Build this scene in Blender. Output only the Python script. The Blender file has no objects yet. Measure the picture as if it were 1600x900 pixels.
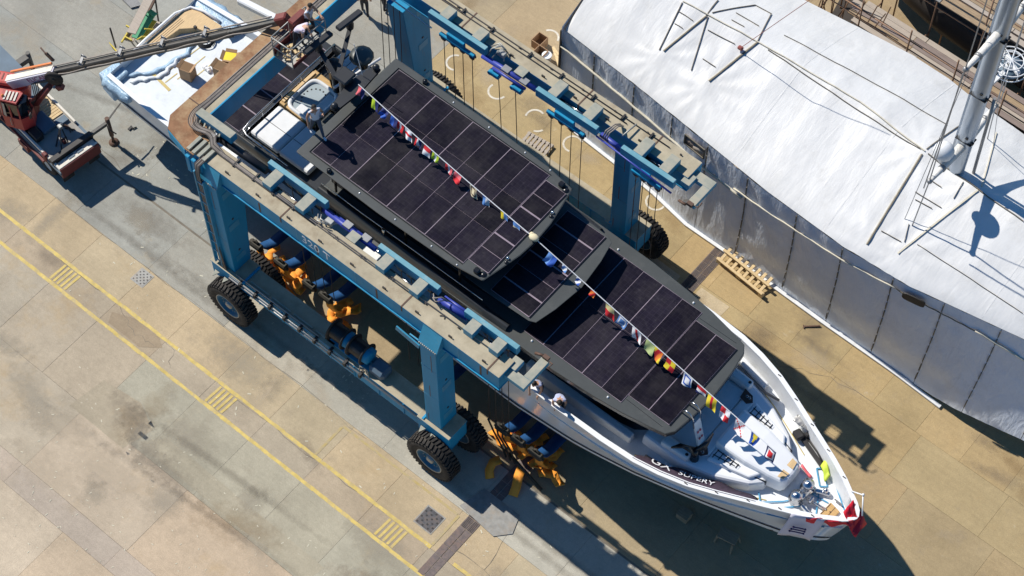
import bpy, bmesh, math, random
from mathutils import Vector, Matrix, Euler
from mathutils import noise as mnoise
random.seed(7)
rnd = random.Random(11)
PI = math.pi
SC = bpy.context.scene
COL = SC.collection

# ------------------------------------------------------------------ camera
PITCH, ROLL, YAW, DIST, FPX = math.radians(59.41), math.radians(-0.4), math.radians(-40.12), 76.0, 3200.0
def _axes():
    cp, sp = math.cos(PITCH), math.sin(PITCH)
    f = Vector((0, cp, -sp)); r = Vector((1, 0, 0)); u = Vector((0, sp, cp))
    r2 = math.cos(ROLL)*r + math.sin(ROLL)*u
    u2 = -math.sin(ROLL)*r + math.cos(ROLL)*u
    rot = Matrix.Rotation(-YAW, 3, 'Z')          # into the yard's own axes (x = along the boat hoist)
    return rot @ r2, rot @ u2, rot @ f
CR, CU, CF = _axes()
CPOS = -CF*DIST
cam_d = bpy.data.cameras.new('camera'); cam = bpy.data.objects.new('camera', cam_d); COL.objects.link(cam)
cam.matrix_world = Matrix(((CR.x, CU.x, -CF.x, CPOS.x), (CR.y, CU.y, -CF.y, CPOS.y), (CR.z, CU.z, -CF.z, CPOS.z), (0, 0, 0, 1)))
cam_d.sensor_width = 36.0; cam_d.lens = 36.0*FPX/1600.0; cam_d.clip_start = 1.0; cam_d.clip_end = 3000.0
SC.camera = cam
def at(px, py, z=0.0):
    """survey helper: the place in the yard at height z seen at photo pixel (px, py)"""
    d = CR*((px-800)/FPX) - CU*((py-450)/FPX) + CF
    t = (z-CPOS.z)/d.z
    return CPOS + d*t

# ------------------------------------------------------------------ sky, sun, exposure
SUN = Vector((0.99, -0.012, -1.0)).normalized()          # direction the light travels
w = bpy.data.worlds.new('World'); SC.world = w; w.use_nodes = True
nt = w.node_tree; bg = nt.nodes['Background']
sky = nt.nodes.new('ShaderNodeTexSky'); sky.sky_type = 'NISHITA'; sky.sun_disc = False
sky.sun_elevation = math.radians(45.3); sky.sun_rotation = math.atan2(-SUN.x, -SUN.y)
sky.air_density = 1.0; sky.dust_density = 0.2; sky.ozone_density = 4.0
hs = nt.nodes.new('ShaderNodeHueSaturation'); hs.inputs['Saturation'].default_value = 1.3; nt.links.new(sky.outputs[0], hs.inputs['Color']); nt.links.new(hs.outputs[0], bg.inputs[0]); bg.inputs[1].default_value = 0.084
sd = bpy.data.lights.new('sun', 'SUN'); sd.energy = 5.0; sd.angle = math.radians(0.53); sd.color = (1.0, 0.95, 0.86)
so = bpy.data.objects.new('sun', sd); COL.objects.link(so); so.rotation_euler = SUN.to_track_quat('-Z', 'Y').to_euler(); so.location = (-60, 4, 60)
SC.view_settings.view_transform = 'Standard'; SC.view_settings.look = 'None'
SC.view_settings.exposure = 0.14; SC.view_settings.gamma = 1.0; SC.view_settings.use_curve_mapping = False

# ------------------------------------------------------------------ materials
def lin(c):
    return tuple((x/12.92 if x <= 0.04045 else ((x+0.055)/1.055)**2.4) for x in c)
def s255(r, g, b): return lin((r/255, g/255, b/255))
MATS = {}
def M(name, col, rough=0.6, metal=0.0, var=0.12, scale=1.5, dirt=None, damt=0.0, dscale=0.8, bump=0.0, bscale=12.0, objcol=False, spec=0.5, coat=0.0, sheen=0.0, detail=6.0, rot=None):
    m = bpy.data.materials.new(name); m.use_nodes = True; MATS[name] = m
    n = m.node_tree; b = n.nodes['Principled BSDF']; L = n.links.new
    b.inputs['Roughness'].default_value = rough; b.inputs['Metallic'].default_value = metal
    b.inputs['Specular IOR Level'].default_value = spec; b.inputs['Coat Weight'].default_value = coat
    geo = n.nodes.new('ShaderNodeNewGeometry'); pos = geo.outputs['Position']
    if rot:
        mp = n.nodes.new('ShaderNodeMapping'); mp.inputs['Scale'].default_value = rot; L(pos, mp.inputs[0]); pos = mp.outputs[0]
    nz = n.nodes.new('ShaderNodeTexNoise'); nz.inputs['Scale'].default_value = scale; nz.inputs['Detail'].default_value = detail; nz.inputs['Roughness'].default_value = 0.65
    L(pos, nz.inputs['Vector'])
    if objcol:
        oi = n.nodes.new('ShaderNodeObjectInfo'); src = oi.outputs['Color']
    else:
        rg = n.nodes.new('ShaderNodeRGB'); rg.outputs[0].default_value = (*col, 1); src = rg.outputs[0]
    mr = n.nodes.new('ShaderNodeMapRange'); mr.inputs[1].default_value = 0.3; mr.inputs[2].default_value = 0.7
    mr.inputs[3].default_value = 1-var; mr.inputs[4].default_value = 1+var; L(nz.outputs[0], mr.inputs[0])
    mx = n.nodes.new('ShaderNodeVectorMath'); mx.operation = 'SCALE'; L(src, mx.inputs[0]); L(mr.outputs[0], mx.inputs['Scale'])
    out = mx.outputs[0]
    if dirt:
        n2 = n.nodes.new('ShaderNodeTexNoise'); n2.inputs['Scale'].default_value = dscale; n2.inputs['Detail'].default_value = 9; n2.inputs['Roughness'].default_value = 0.7; L(pos, n2.inputs['Vector'])
        r2 = n.nodes.new('ShaderNodeMapRange'); r2.inputs[1].default_value = 0.60-0.22*damt; r2.inputs[2].default_value = 0.72-0.1*damt; r2.inputs[3].default_value = 0; r2.inputs[4].default_value = min(1, 0.35+0.6*damt); L(n2.outputs[0], r2.inputs[0])
        mc = n.nodes.new('ShaderNodeMix'); mc.data_type = 'RGBA'; L(r2.outputs[0], mc.inputs['Factor']); L(out, mc.inputs['A']); mc.inputs['B'].default_value = (*dirt, 1); out = mc.outputs['Result']
    L(out, b.inputs['Base Color'])
    if bump:
        nb = n.nodes.new('ShaderNodeTexNoise'); nb.inputs['Scale'].default_value = bscale; nb.inputs['Detail'].default_value = 5; L(pos, nb.inputs['Vector'])
        bp = n.nodes.new('ShaderNodeBump'); bp.inputs['Strength'].default_value = bump; bp.inputs['Distance'].default_value = 0.05; L(nb.outputs[0], bp.inputs['Height']); L(bp.outputs[0], b.inputs['Normal'])
    return m

TEAL = (0.008, 0.25, 0.45); DUST = (0.36, 0.30, 0.22)
M('slab', (0.4, 0.35, 0.28), 0.9, var=0.17, scale=0.33, dirt=(0.30, 0.245, 0.18), damt=0.12, dscale=0.7, bump=0.25, bscale=30, objcol=True, spec=0.25, detail=10)
M('base_ground', (0.27, 0.235, 0.18), 0.95, var=0.2, scale=0.4, spec=0.2)
M('joint', (0.19, 0.165, 0.13), 0.95, var=0.25, scale=2)
M('yellow_paint', (0.60, 0.45, 0.13), 0.8, var=0.2, scale=3, dirt=(0.42, 0.34, 0.23), damt=0.62, dscale=4.5)
M('yellow_worn', (0.50, 0.38, 0.15), 0.85, var=0.2, scale=3, dirt=(0.36, 0.30, 0.21), damt=0.95, dscale=3.0)
M('white_mark', (0.62, 0.57, 0.48), 0.85, var=0.2, scale=4, dirt=(0.4, 0.34, 0.25), damt=0.5, dscale=5)
M('iron', (0.10, 0.10, 0.11), 0.7, metal=0.3, var=0.3, scale=6, dirt=(0.16, 0.11, 0.08), damt=0.6, dscale=6)
M('grate', (0.16, 0.13, 0.125), 0.7, metal=0.3, var=0.3, scale=6, dirt=(0.2, 0.13, 0.1), damt=0.6, dscale=3)
M('pit', (0.02, 0.018, 0.016), 0.95)
M('steel_plate', (0.27, 0.265, 0.25), 0.6, metal=0.3, var=0.2, scale=5, dirt=(0.30, 0.24, 0.18), damt=0.5, dscale=2)
M('litter', (0.62, 0.58, 0.45), 0.9)
M('teal', TEAL, 0.55, var=0.16, scale=0.9, dirt=(0.10, 0.15, 0.18), damt=0.12, dscale=2.2, spec=0.3, rot=(1, 1, 0.16))
M('teal_light', (0.035, 0.27, 0.43), 0.5, var=0.12, scale=2, dirt=(0.16, 0.28, 0.32), damt=0.2, dscale=3)
M('teal_top', (0.12, 0.31, 0.38), 0.6, var=0.14, scale=2.5, dirt=(0.30, 0.33, 0.3), damt=0.35, dscale=2.5)
M('rim_teal', (0.006, 0.12, 0.22), 0.6, var=0.2, scale=3, dirt=(0.08, 0.09, 0.09), damt=0.4, dscale=3, spec=0.3)
M('dusty_top', (0.41, 0.355, 0.255), 0.9, var=0.18, scale=1.6, dirt=(0.25, 0.18, 0.115), damt=0.3, dscale=1.2, bump=0.15, bscale=20, spec=0.2)
M('dusty_teal', (0.34, 0.345, 0.29), 0.85, var=0.16, scale=3, dirt=(0.42, 0.36, 0.27), damt=0.6, dscale=3, spec=0.2)
M('rust_deck', (0.27, 0.145, 0.08), 0.9, var=0.25, scale=2.2, dirt=(0.46, 0.33, 0.19), damt=0.75, dscale=1.0, bump=0.15, bscale=25, spec=0.2)
M('black_rubber', (0.032, 0.029, 0.027), 0.85, var=0.25, scale=5, dirt=(0.10, 0.085, 0.07), damt=0.5, dscale=3, spec=0.3)
M('hose', (0.075, 0.065, 0.06), 0.65, var=0.2, scale=6)
M('hose_pale', (0.27, 0.235, 0.205), 0.7, var=0.2, scale=6)
M('cable', (0.05, 0.042, 0.036), 0.6, metal=0.4)
M('chrome', (0.62, 0.62, 0.63), 0.22, metal=1.0, var=0.04)
M('cyl_black', (0.02, 0.02, 0.022), 0.35, var=0.2, scale=4)
M('cyl_blue', (0.035, 0.055, 0.32), 0.45, var=0.15, scale=5)
M('text_white', (0.74, 0.78, 0.80), 0.6, var=0.12, scale=8, dirt=(0.15, 0.3, 0.4), damt=0.3, dscale=8)
M('gel_white', (0.80, 0.81, 0.82), 0.28, var=0.04, scale=1.2, coat=0.3)
M('gel_white_dirty', (0.70, 0.71, 0.72), 0.45, var=0.07, scale=2.0, dirt=(0.5, 0.47, 0.4), damt=0.15, dscale=3)
M('antifoul', (0.018, 0.020, 0.026), 0.7, var=0.2)
M('hull_band', (0.17, 0.16, 0.17), 0.5, var=0.1)
M('deck_film', (0.66, 0.70, 0.73), 0.5, var=0.06, scale=2.5, dirt=(0.52, 0.55, 0.56), damt=0.3, dscale=2.2, bump=0.1, bscale=9)
M('deck_white', (0.74, 0.76, 0.77), 0.55, var=0.06, scale=3, dirt=(0.5, 0.5, 0.46), damt=0.25, dscale=3)
M('roof_grey', (0.062, 0.067, 0.065), 0.38, var=0.10, scale=1.6, dirt=(0.095, 0.097, 0.092), damt=0.3, dscale=1.5)
M('roof_edge', (0.032, 0.034, 0.036), 0.3, var=0.1, coat=0.3)
M('glass_dark', (0.006, 0.008, 0.011), 0.06, var=0.05, spec=0.6)
M('black_gloss', (0.012, 0.012, 0.014), 0.25, var=0.1)
M('mast_black', (0.017, 0.019, 0.023), 0.4, var=0.15)
M('panel_gap', (0.26, 0.205, 0.25), 0.6, var=0.15, scale=4)
M('teak', (0.50, 0.32, 0.13), 0.6, var=0.18, scale=4, rot=(1, 8, 1))
M('teak_pale', (0.62, 0.43, 0.22), 0.6, var=0.15, scale=4, rot=(8, 1, 1))
M('cushion', (0.72, 0.73, 0.74), 0.75, var=0.05, scale=3)
M('tub_white', (0.76, 0.77, 0.78), 0.2, var=0.03, coat=0.4)
M('tub_inside', (0.36, 0.42, 0.45), 0.25, var=0.06, coat=0.3)
M('blue_film', (0.34, 0.49, 0.63), 0.35, var=0.2, scale=5, dirt=(0.4, 0.5, 0.6), damt=0.4, dscale=4, bump=0.5, bscale=14)
M('blue_tape', (0.07, 0.30, 0.50), 0.6, var=0.1)
M('yellow_tape', (0.58, 0.45, 0.16), 0.6, var=0.15)
M('cardboard', (0.36, 0.22, 0.12), 0.85, var=0.12, scale=6)
M('cardboard_in', (0.20, 0.12, 0.06), 0.9)
M('bright_yellow', (0.80, 0.62, 0.02), 0.6)
M('lime', (0.55, 0.68, 0.06), 0.6)
M('red_paint', (0.36, 0.035, 0.035), 0.5, var=0.14, scale=3, dirt=(0.3, 0.12, 0.1), damt=0.2, dscale=2)
M('red_faded', (0.52, 0.075, 0.06), 0.5, var=0.12, scale=2, dirt=(0.56, 0.17, 0.13), damt=0.4, dscale=1.5)
M('red_dark', (0.16, 0.03, 0.025), 0.6, var=0.2, scale=4)
M('orange_paint', (0.70, 0.20, 0.05), 0.5, var=0.1)
M('lilac_white', (0.58, 0.55, 0.62), 0.5, var=0.08)
M('violet_text', (0.30, 0.05, 0.16), 0.6)
M('offwhite', (0.66, 0.62, 0.54), 0.6, var=0.12, scale=3, dirt=(0.42, 0.36, 0.3), damt=0.3, dscale=4)
M('boom_grey', (0.085, 0.080, 0.072), 0.5, var=0.15, scale=2, dirt=(0.18, 0.16, 0.13), damt=0.4, dscale=3)
M('boom_top', (0.10, 0.09, 0.08), 0.55, var=0.15, scale=2)
M('truck_deck', (0.33, 0.31, 0.28), 0.8, var=0.18, scale=2, dirt=(0.2, 0.17, 0.14), damt=0.4, dscale=2)
M('truck_blue', (0.09, 0.14, 0.19), 0.6, var=0.15, scale=2)
M('dark_metal', (0.035, 0.033, 0.033), 0.55, metal=0.3, var=0.2, scale=4)
M('brown_metal', (0.11, 0.06, 0.04), 0.7, var=0.25, scale=5)
M('grey_metal', (0.30, 0.30, 0.30), 0.45, metal=0.5, var=0.12, scale=4)
M('galv', (0.36, 0.36, 0.34), 0.5, metal=0.5, var=0.15, scale=5, dirt=(0.25, 0.18, 0.12), damt=0.3, dscale=4)
M('pine', (0.62, 0.46, 0.25), 0.75, var=0.18, scale=3, rot=(1, 6, 6))
M('old_wood', (0.33, 0.24, 0.15), 0.85, var=0.25, scale=3, rot=(1, 7, 7))
M('plank_grey', (0.42, 0.36, 0.30), 0.85, var=0.2, scale=2, rot=(0.7, 6, 6), dirt=(0.2, 0.15, 0.12), damt=0.35, dscale=2)
M('plank_dark', (0.24, 0.19, 0.17), 0.85, var=0.22, scale=2, rot=(0.7, 6, 6))
M('tube_rust', (0.28, 0.17, 0.11), 0.7, metal=0.3, var=0.25, scale=5)
M('scaff_dark', (0.035, 0.028, 0.024), 0.8, var=0.3, scale=2)
M('green_paint', (0.05, 0.27, 0.14), 0.6, var=0.15, scale=4, dirt=(0.2, 0.25, 0.15), damt=0.3, dscale=4)
M('pale_green', (0.40, 0.55, 0.32), 0.7, var=0.2, scale=3)
M('yellow_rail', (0.58, 0.45, 0.06), 0.6, var=0.15, scale=4)
M('orange_sling', (0.88, 0.33, 0.035), 0.75, var=0.14, scale=6, dirt=(0.35, 0.13, 0.04), damt=0.3, dscale=3)
M('blue_sling', (0.007, 0.07, 0.21), 0.75, var=0.15, scale=6)
M('shackle', (0.05, 0.045, 0.035), 0.6, metal=0.5, var=0.3, scale=5)
M('skin', (0.46, 0.26, 0.17), 0.6, var=0.05)
M('hair', (0.02, 0.014, 0.01), 0.7)
M('shirt_white', (0.66, 0.69, 0.76), 0.8, var=0.06)
M('shirt_lilac', (0.60, 0.53, 0.64), 0.8, var=0.06)
M('shirt_blue', (0.42, 0.47, 0.68), 0.8, var=0.06)
M('shirt_dark', (0.035, 0.03, 0.032), 0.8, var=0.1)
M('trousers_dark', (0.025, 0.028, 0.04), 0.8, var=0.1)
M('trousers_grey', (0.09, 0.10, 0.13), 0.8, var=0.1)
M('shoe', (0.03, 0.025, 0.022), 0.7)
M('shoe_white', (0.7, 0.7, 0.72), 0.7)
M('banner_dark', (0.055, 0.035, 0.055), 0.7, var=0.35, scale=6)
M('banner_white', (0.60, 0.58, 0.68), 0.7, var=0.04)
M('ink', (0.06, 0.045, 0.13), 0.8)
M('red_cloth', (0.68, 0.01, 0.03), 0.55, var=0.08)
M('mast_white', (0.72, 0.73, 0.74), 0.35, var=0.05, scale=3)
M('mast_grey', (0.42, 0.47, 0.53), 0.3, metal=0.6, var=0.08, scale=2)
M('wrap_bag', (0.70, 0.68, 0.64), 0.7, var=0.08, scale=8, bump=0.4, bscale=10)
M('batten', (0.16, 0.14, 0.11), 0.8, var=0.25, scale=4)
M('batten_pale', (0.60, 0.55, 0.44), 0.8, var=0.15, scale=4)
M('brown_bag', (0.28, 0.075, 0.06), 0.7, var=0.15)
for nm, c in dict(red=(0.62, 0.02, 0.03), white=(0.74, 0.74, 0.76), blue=(0.02, 0.09, 0.42), navy=(0.012, 0.02, 0.12), yellow=(0.75, 0.58, 0.03), paleyellow=(0.68, 0.6, 0.28), black=(0.015, 0.015, 0.02), green=(0.45, 0.62, 0.03), pink=(0.72, 0.13, 0.15), orange=(0.72, 0.18, 0.02), cream=(0.66, 0.58, 0.38), sky=(0.12, 0.28, 0.62), brown=(0.10, 0.045, 0.03), palegreen=(0.44, 0.52, 0.22)).items():
    M('flag_'+nm, c, 0.75, var=0.05)

def slab_grain():
    m = MATS['slab']; n = m.node_tree; b = n.nodes['Principled BSDF']; L = n.links.new
    geo = n.nodes.new('ShaderNodeNewGeometry'); old = b.inputs['Base Color'].links[0].from_socket
    for sc, lo, hi, st in ((22.0, 0.84, 1.14, None), (5.0, 0.90, 1.09, None), (3.0, 0.93, 1.06, (0.25, 2.6, 1))):
        src = geo.outputs['Position']
        if st:
            mp = n.nodes.new('ShaderNodeMapping'); mp.inputs['Scale'].default_value = st; L(src, mp.inputs[0]); src = mp.outputs[0]
        a = n.nodes.new('ShaderNodeTexNoise'); a.inputs['Scale'].default_value = sc; a.inputs['Detail'].default_value = 8; a.inputs['Roughness'].default_value = 0.75; L(src, a.inputs['Vector'])
        r = n.nodes.new('ShaderNodeMapRange'); r.inputs[1].default_value = .3; r.inputs[2].default_value = .7; r.inputs[3].default_value = lo; r.inputs[4].default_value = hi; L(a.outputs[0], r.inputs[0])
        v = n.nodes.new('ShaderNodeVectorMath'); v.operation = 'SCALE'; L(old, v.inputs[0]); L(r.outputs[0], v.inputs['Scale']); old = v.outputs[0]
    # rusty and oily stains with soft edges
    for sc, col, t0, t1, am in ((0.22, (0.42, 0.29, 0.14), .56, .70, .5), (0.5, (0.20, 0.17, 0.14), .64, .74, .45), (1.3, (0.55, 0.49, 0.40), .64, .72, .4)):
        a = n.nodes.new('ShaderNodeTexNoise'); a.inputs['Scale'].default_value = sc; a.inputs['Detail'].default_value = 9; a.inputs['Roughness'].default_value = 0.72; L(geo.outputs['Position'], a.inputs['Vector'])
        r = n.nodes.new('ShaderNodeMapRange'); r.inputs[1].default_value = t0; r.inputs[2].default_value = t1; r.inputs[3].default_value = 0; r.inputs[4].default_value = am; L(a.outputs[0], r.inputs[0])
        mc = n.nodes.new('ShaderNodeMix'); mc.data_type = 'RGBA'; L(r.outputs[0], mc.inputs['Factor']); L(old, mc.inputs['A']); mc.inputs['B'].default_value = (*col, 1); old = mc.outputs['Result']
    L(old, b.inputs['Base Color'])
slab_grain()
def solar_mat():
    m = M('solar', (0.0085, 0.0065, 0.0125), 0.36, var=0.25, scale=3.0, dirt=(0.035, 0.032, 0.036), damt=0.15, dscale=5)
    n = m.node_tree; b = n.nodes['Principled BSDF']; L = n.links.new
    b.inputs['Specular IOR Level'].default_value = 0.16
    # thin busbar grid on the cells
    geo = n.nodes.new('ShaderNodeNewGeometry'); br = n.nodes.new('ShaderNodeTexBrick'); L(geo.outputs['Position'], br.inputs['Vector'])
    br.inputs['Scale'].default_value = 1.0; br.offset = 0; br.inputs['Brick Width'].default_value = 0.16; br.inputs['Row Height'].default_value = 0.16; br.inputs['Mortar Size'].default_value = 0.006
    br.inputs['Color1'].default_value = (0, 0, 0, 1); br.inputs['Color2'].default_value = (0, 0, 0, 1); br.inputs['Mortar'].default_value = (1, 1, 1, 1)
    old = b.inputs['Base Color'].links[0].from_socket
    mx = n.nodes.new('ShaderNodeMix'); mx.data_type = 'RGBA'; mx.blend_type = 'ADD'; ma = n.nodes.new('ShaderNodeMath'); ma.operation = 'MULTIPLY'; ma.inputs[1].default_value = 0.012
    L(br.outputs['Color'], ma.inputs[0]); L(ma.outputs[0], mx.inputs['Factor']); L(old, mx.inputs['A']); mx.inputs['B'].default_value = (0.6, 0.55, 0.7, 1)
    oi = n.nodes.new('ShaderNodeObjectInfo'); rr = n.nodes.new('ShaderNodeMapRange'); rr.inputs[3].default_value = .65; rr.inputs[4].default_value = 1.7; L(oi.outputs['Random'], rr.inputs[0])
    sc = n.nodes.new('ShaderNodeVectorMath'); sc.operation = 'SCALE'; L(mx.outputs['Result'], sc.inputs[0]); L(rr.outputs[0], sc.inputs['Scale'])
    ds = n.nodes.new('ShaderNodeTexNoise'); ds.inputs['Scale'].default_value = 1.1; ds.inputs['Detail'].default_value = 8; ds.inputs['Roughness'].default_value = .7; L(geo.outputs['Position'], ds.inputs['Vector'])
    dr = n.nodes.new('ShaderNodeMapRange'); dr.inputs[1].default_value = .45; dr.inputs[2].default_value = .75; dr.inputs[3].default_value = 0; dr.inputs[4].default_value = .10; L(ds.outputs[0], dr.inputs[0])
    md = n.nodes.new('ShaderNodeMix'); md.data_type = 'RGBA'; L(dr.outputs[0], md.inputs['Factor']); L(sc.outputs[0], md.inputs['A']); md.inputs['B'].default_value = (.12, .105, .10, 1)
    L(md.outputs['Result'], b.inputs['Base Color'])
    r3 = n.nodes.new('ShaderNodeMapRange'); r3.inputs[1].default_value = .3; r3.inputs[2].default_value = .7; r3.inputs[3].default_value = .26; r3.inputs[4].default_value = .5; L(ds.outputs[0], r3.inputs[0]); L(r3.outputs[0], b.inputs['Roughness'])
solar_mat()
def wrap_mat(name, col, amt):
    m = M(name, col, 0.36, var=0.05, scale=0.9, dirt=(col[0]*0.86, col[1]*0.85, col[2]*0.83), damt=0.3, dscale=1.2)
    n = m.node_tree; b = n.nodes['Principled BSDF']; L = n.links.new
    geo = n.nodes.new('ShaderNodeNewGeometry')
    mp = n.nodes.new('ShaderNodeMapping'); mp.inputs['Scale'].default_value = (1.6, 0.45, 0.5); mp.inputs['Rotation'].default_value = (0, 0, 0.35); L(geo.outputs['Position'], mp.inputs[0])
    a = n.nodes.new('ShaderNodeTexNoise'); a.inputs['Scale'].default_value = 2.2; a.inputs['Detail'].default_value = 6; a.inputs['Distortion'].default_value = 0.9; L(mp.outputs[0], a.inputs['Vector'])
    c = n.nodes.new('ShaderNodeTexNoise'); c.inputs['Scale'].default_value = 9; c.inputs['Detail'].default_value = 3; L(mp.outputs[0], c.inputs['Vector'])
    ad = n.nodes.new('ShaderNodeMath'); ad.operation = 'MULTIPLY_ADD'; ad.inputs[1].default_value = 0.25; L(c.outputs[0], ad.inputs[0]); L(a.outputs[0], ad.inputs[2])
    bp = n.nodes.new('ShaderNodeBump'); bp.inputs['Strength'].default_value = amt; bp.inputs['Distance'].default_value = 0.14; L(ad.outputs[0], bp.inputs['Height']); L(bp.outputs[0], b.inputs['Normal'])
wrap_mat('wrap_roof', (0.71, 0.705, 0.695), 0.11)
wrap_mat('wrap_wall', (0.67, 0.73, 0.83), 0.30)

def stain_mat(name, col, amt):
    m = bpy.data.materials.new(name); m.use_nodes = True; MATS[name] = m; n = m.node_tree; L = n.links.new
    b = n.nodes['Principled BSDF']; b.inputs['Base Color'].default_value = (*col, 1); b.inputs['Roughness'].default_value = .9; b.inputs['Specular IOR Level'].default_value = .15
    tc = n.nodes.new('ShaderNodeTexCoord'); mp = n.nodes.new('ShaderNodeMapping'); mp.inputs['Location'].default_value = (-1, -1, 0); mp.inputs['Scale'].default_value = (2, 2, 0); L(tc.outputs['Generated'], mp.inputs[0])
    ln = n.nodes.new('ShaderNodeVectorMath'); ln.operation = 'LENGTH'; L(mp.outputs[0], ln.inputs[0])
    geo = n.nodes.new('ShaderNodeNewGeometry'); nz = n.nodes.new('ShaderNodeTexNoise'); nz.inputs['Scale'].default_value = 2.4; nz.inputs['Detail'].default_value = 9; nz.inputs['Roughness'].default_value = .72; L(geo.outputs['Position'], nz.inputs['Vector'])
    a = n.nodes.new('ShaderNodeMath'); a.operation = 'MULTIPLY_ADD'; a.inputs[1].default_value = 1.9; a.inputs[2].default_value = -.35; L(nz.outputs[0], a.inputs[0])
    su = n.nodes.new('ShaderNodeMath'); su.operation = 'SUBTRACT'; L(a.outputs[0], su.inputs[0]); L(ln.outputs['Value'], su.inputs[1])
    r = n.nodes.new('ShaderNodeMapRange'); r.inputs[1].default_value = -.35; r.inputs[2].default_value = .45; r.inputs[3].default_value = 0; r.inputs[4].default_value = amt; L(su.outputs[0], r.inputs[0])
    L(r.outputs[0], b.inputs['Alpha'])
stain_mat('stain_dark', (0.21, 0.175, 0.14), .26); stain_mat('stain_rust', (0.30, 0.20, 0.10), .25); stain_mat('stain_pale', (0.55, 0.47, 0.36), .3); stain_mat('stain_grey', (0.40, 0.355, 0.28), .42); stain_mat('tyre_mark', (0.17, 0.145, 0.115), .22)
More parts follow.
